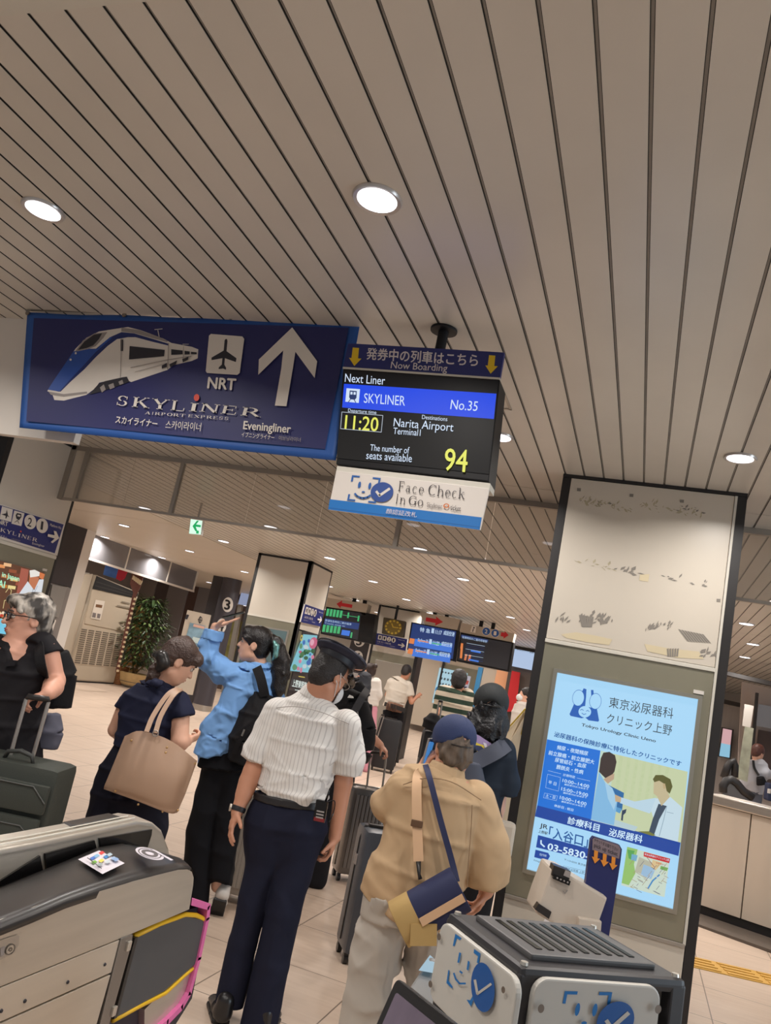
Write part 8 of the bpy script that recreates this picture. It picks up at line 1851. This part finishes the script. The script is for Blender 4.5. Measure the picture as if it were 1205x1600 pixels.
# white sweater
o = simple('person with a hair bun in a white sweater and pink trousers', 13.2, (570, 1180), (578, 1048, 0), (-.5, .8, 0), m_skin, M('hair_dark_brown', (48, 34, 30), .5), [(577, 1058, .10, .085), (576, 1063, .18, .12), (574, 1078, .20, .14), (573, 1092, .205, .145), (572, 1102, .20, .14)],
    (((565, 1065, 0), (560, 1084, 0), (566, 1096, .2)), (0, 1, 0), (1, 0, 0), 1, .5), (((588, 1067, 0), (590, 1086, 0), (584, 1096, .2)), (0, 1, 0), (-1, 0, 0), -1, .5), M('sweater_white', (210, 202, 194), .9), [[(567, 1106), (564, 1135), (560, 1176)], [(580, 1108), (579, 1138), (574, 1178)]], M('trouser_pink', (206, 140, 156), .8), 1.0, .014, (.085, .08), 1.0, 'sweater', hairk='bun')
# dark man with a phone
o = simple('person in a dark jacket looking down at a phone, half hidden behind the officer', 11.5, (545, 1200), (557, 1037, 0), (-.7, -.2, -.45), m_skin3, m_hbk, [(560, 1050, .11, .09), (560, 1056, .19, .12), (558, 1070, .20, .14), (554, 1090, .19, .14), (551, 1108, .19, .13)],
    (((550, 1056, -.03), (547, 1074, -.1), (553, 1066, -.25)), (.2, -.2, .9), (1, 0, 0), -1, .8), (((570, 1058, 0), (570, 1078, -.05), (560, 1072, -.22)), (-.8, -.3, .3), (0, 0, 1), 1, .8), M('jacket_dark', (36, 38, 46), .7), [[(546, 1112), (542, 1150), (538, 1196)], [(556, 1114), (553, 1152), (549, 1199)]], m_darkt, 1.0, .013, (.08, .07), 1.0, 'jacket', detail=True)
pn = thing('phone', 'small phone held up by the man in the dark jacket', 'phone', PD(554, 1060, 11.2)); MB().obox(PD(554, 1060, 11.2), ER*.036, HD*.006, EZ*.075).build('body', m_gry, pn, bevel=.003)
# dark clothes with the black backpack behind the officer
d = 6.45; o = simple('person in black with a hand on a raised suitcase handle, mostly hidden by the officer', d, (520, 1370), (534, 1044, .06), (.2, .9, -.15), m_skin2, m_hbk, [(530, 1068, .11, .08), (534, 1076, .17, .11), (542, 1100, .20, .13), (540, 1150, .18, .13), (524, 1200, .17, .12)],
    (((512, 1090, 0), (504, 1130, .05), (520, 1150, .25)), (0, 1, 0), (1, 0, 0), 1, .5), (((556, 1096, 0), (574, 1146, 0), (594, 1164, .15)), (.75, .2, -.55), (-.4, 0, -.8), -1, 1.0), M('jacket_black', (30, 29, 32), .75, spec=.15), [[(508, 1210), (494, 1280), (478, 1362)], [(524, 1212), (511, 1284), (496, 1368)]], m_darkt, 1.0, .010, (.09, .08), .6, 'jacket')
bq = thing('backpack', 'large black backpack with a small white emblem behind the right shoulder of the officer', 'backpack', PD(553, 1140, d-.2))
dq = lambda x, y, dd: PD(x, y, d+dd)
s = Soft(.009, .05); s.trunk([(dq(535, 1082, -.14), .07, .07), (dq(549, 1100, -.17), .125, .12), (dq(556, 1140, -.18), .155, .13), (dq(556, 1172, -.18), .14, .12), (dq(552, 1186, -.18), .11, .1)], ER, .04); s.wrinkle(.007, 16, 8); s.mesh('bag', m_bp, bq)
strap('strap', M('strap_grey', (58, 57, 60), .7), curve_pts([dq(574, 1078, -.16), dq(566, 1090, -.31), dq(556, 1108, -.33), dq(549, 1118, -.33)], 5), .055, .008, bq, -HD)
MB().slab([dq(543, 1090, -.315), dq(546, 1085.5, -.31), dq(552, 1088, -.31), dq(553, 1091, -.315)], HD*.004).build('emblem', m_disc, bq)
MB().tube([dq(559, 1112, -.34), dq(560, 1122, -.345)], .004, 6).build('zip_puller', m_tube, bq)
tk = thing('paper_ticket', 'white paper ticket in front of the right shoulder of the officer', 'ticket', dq(558, 1130, -.5)); MB().slab([dq(554, 1126, -.5), dq(562, 1128, -.5), dq(558, 1142, -.5), dq(552, 1140, -.5)], HD*.002).build('paper', M('paper_white', (214, 208, 202), .6), tk)
# man with a mask beyond the slanted sheet
o = simple('person with a white mask and white shirt beyond the slanted sheet beside the pillar', 12.0, (812, 1230), (821, 1087, 0), (-.9, .1, .1), m_skin, m_hbk, [(823, 1098, .10, .08), (822, 1102, .17, .11), (820, 1116, .19, .13), (815, 1140, .18, .12)],
    None, (((832, 1104, 0), (832, 1124, 0), (824, 1136, -.1)), (-.5, 0, -.5), (0, 0, -1), -1, .4), M('shirt_pale', (206, 198, 190), .8), [[(808, 1144), (804, 1180), (798, 1224)], [(820, 1146), (817, 1182), (811, 1228)]], m_darkt, .98, .013, (.08, .075), .5)
h = o.hp; s = o.soft(.007, .012); s.ell(h(.062, 0, -.05), [o.hF*.062, o.hS*.066, o.hU*.055], .01); s.cut(h(.03, 0, 0), -o.hF, .004); s.mesh('face_mask', M('mask_white', (214, 214, 214), .8), o.t)
# woman at the counter
o = simple('person with brown hair in a pale jacket leaning beyond the counter at the right edge', 12.0, (1165, 1310), (1185, 1176, 0), (.85, .35, -.25), m_skin, M('hair_auburn', (84, 48, 40), .5), [(1182, 1188, .10, .085), (1182, 1192, .17, .12), (1180, 1206, .185, .14), (1176, 1222, .18, .14), (1172, 1236, .18, .13)],
    None, (((1188, 1194, -.03), (1196, 1208, -.1), (1210, 1212, 0)), (1, 0, 0), (0, 0, -1), -1, .5), M('jacket_pale_blue', (186, 188, 196), .85), [[(1168, 1240), (1165, 1270), (1158, 1306)], [(1180, 1242), (1178, 1272), (1171, 1310)]], M('jeans_grey', (96, 100, 112), .8), .98, .013, (.085, .075), 1.0, 'jacket')
bq = thing('shoulder_bag', 'black shoulder bag with a thin strap on the woman beyond the counter', 'bag', PD(1192, 1222, 11.8)); s = Soft(.012, .03); s.trunk([(PD(1188, 1214, 11.82), .05, .05), (PD(1191, 1226, 11.82), .08, .06)], ER, .03); s.mesh('bag', m_bp, bq)
strap('thin_strap', m_gbk, curve_pts([PD(1177, 1188, 11.85), PD(1179, 1200, 11.83), PD(1186, 1212, 11.8)], 5), .035, .005, bq, -HD)
bq = thing('travel_bag', 'small navy bag on the ledge at the right edge beyond the counter', 'bag', PD(1203, 1240, 11.5)); MB().obox(PD(1206, 1238, 11.5), ER*.08, HD*.07, EZ*.12).build('bag', M('bag_navy', (34, 44, 74), .6), bq, bevel=.03); MB().obox(PD(1202, 1236, 11.42), ER*.018, HD*.01, EZ*.03).build('tag', m_disc, bq)
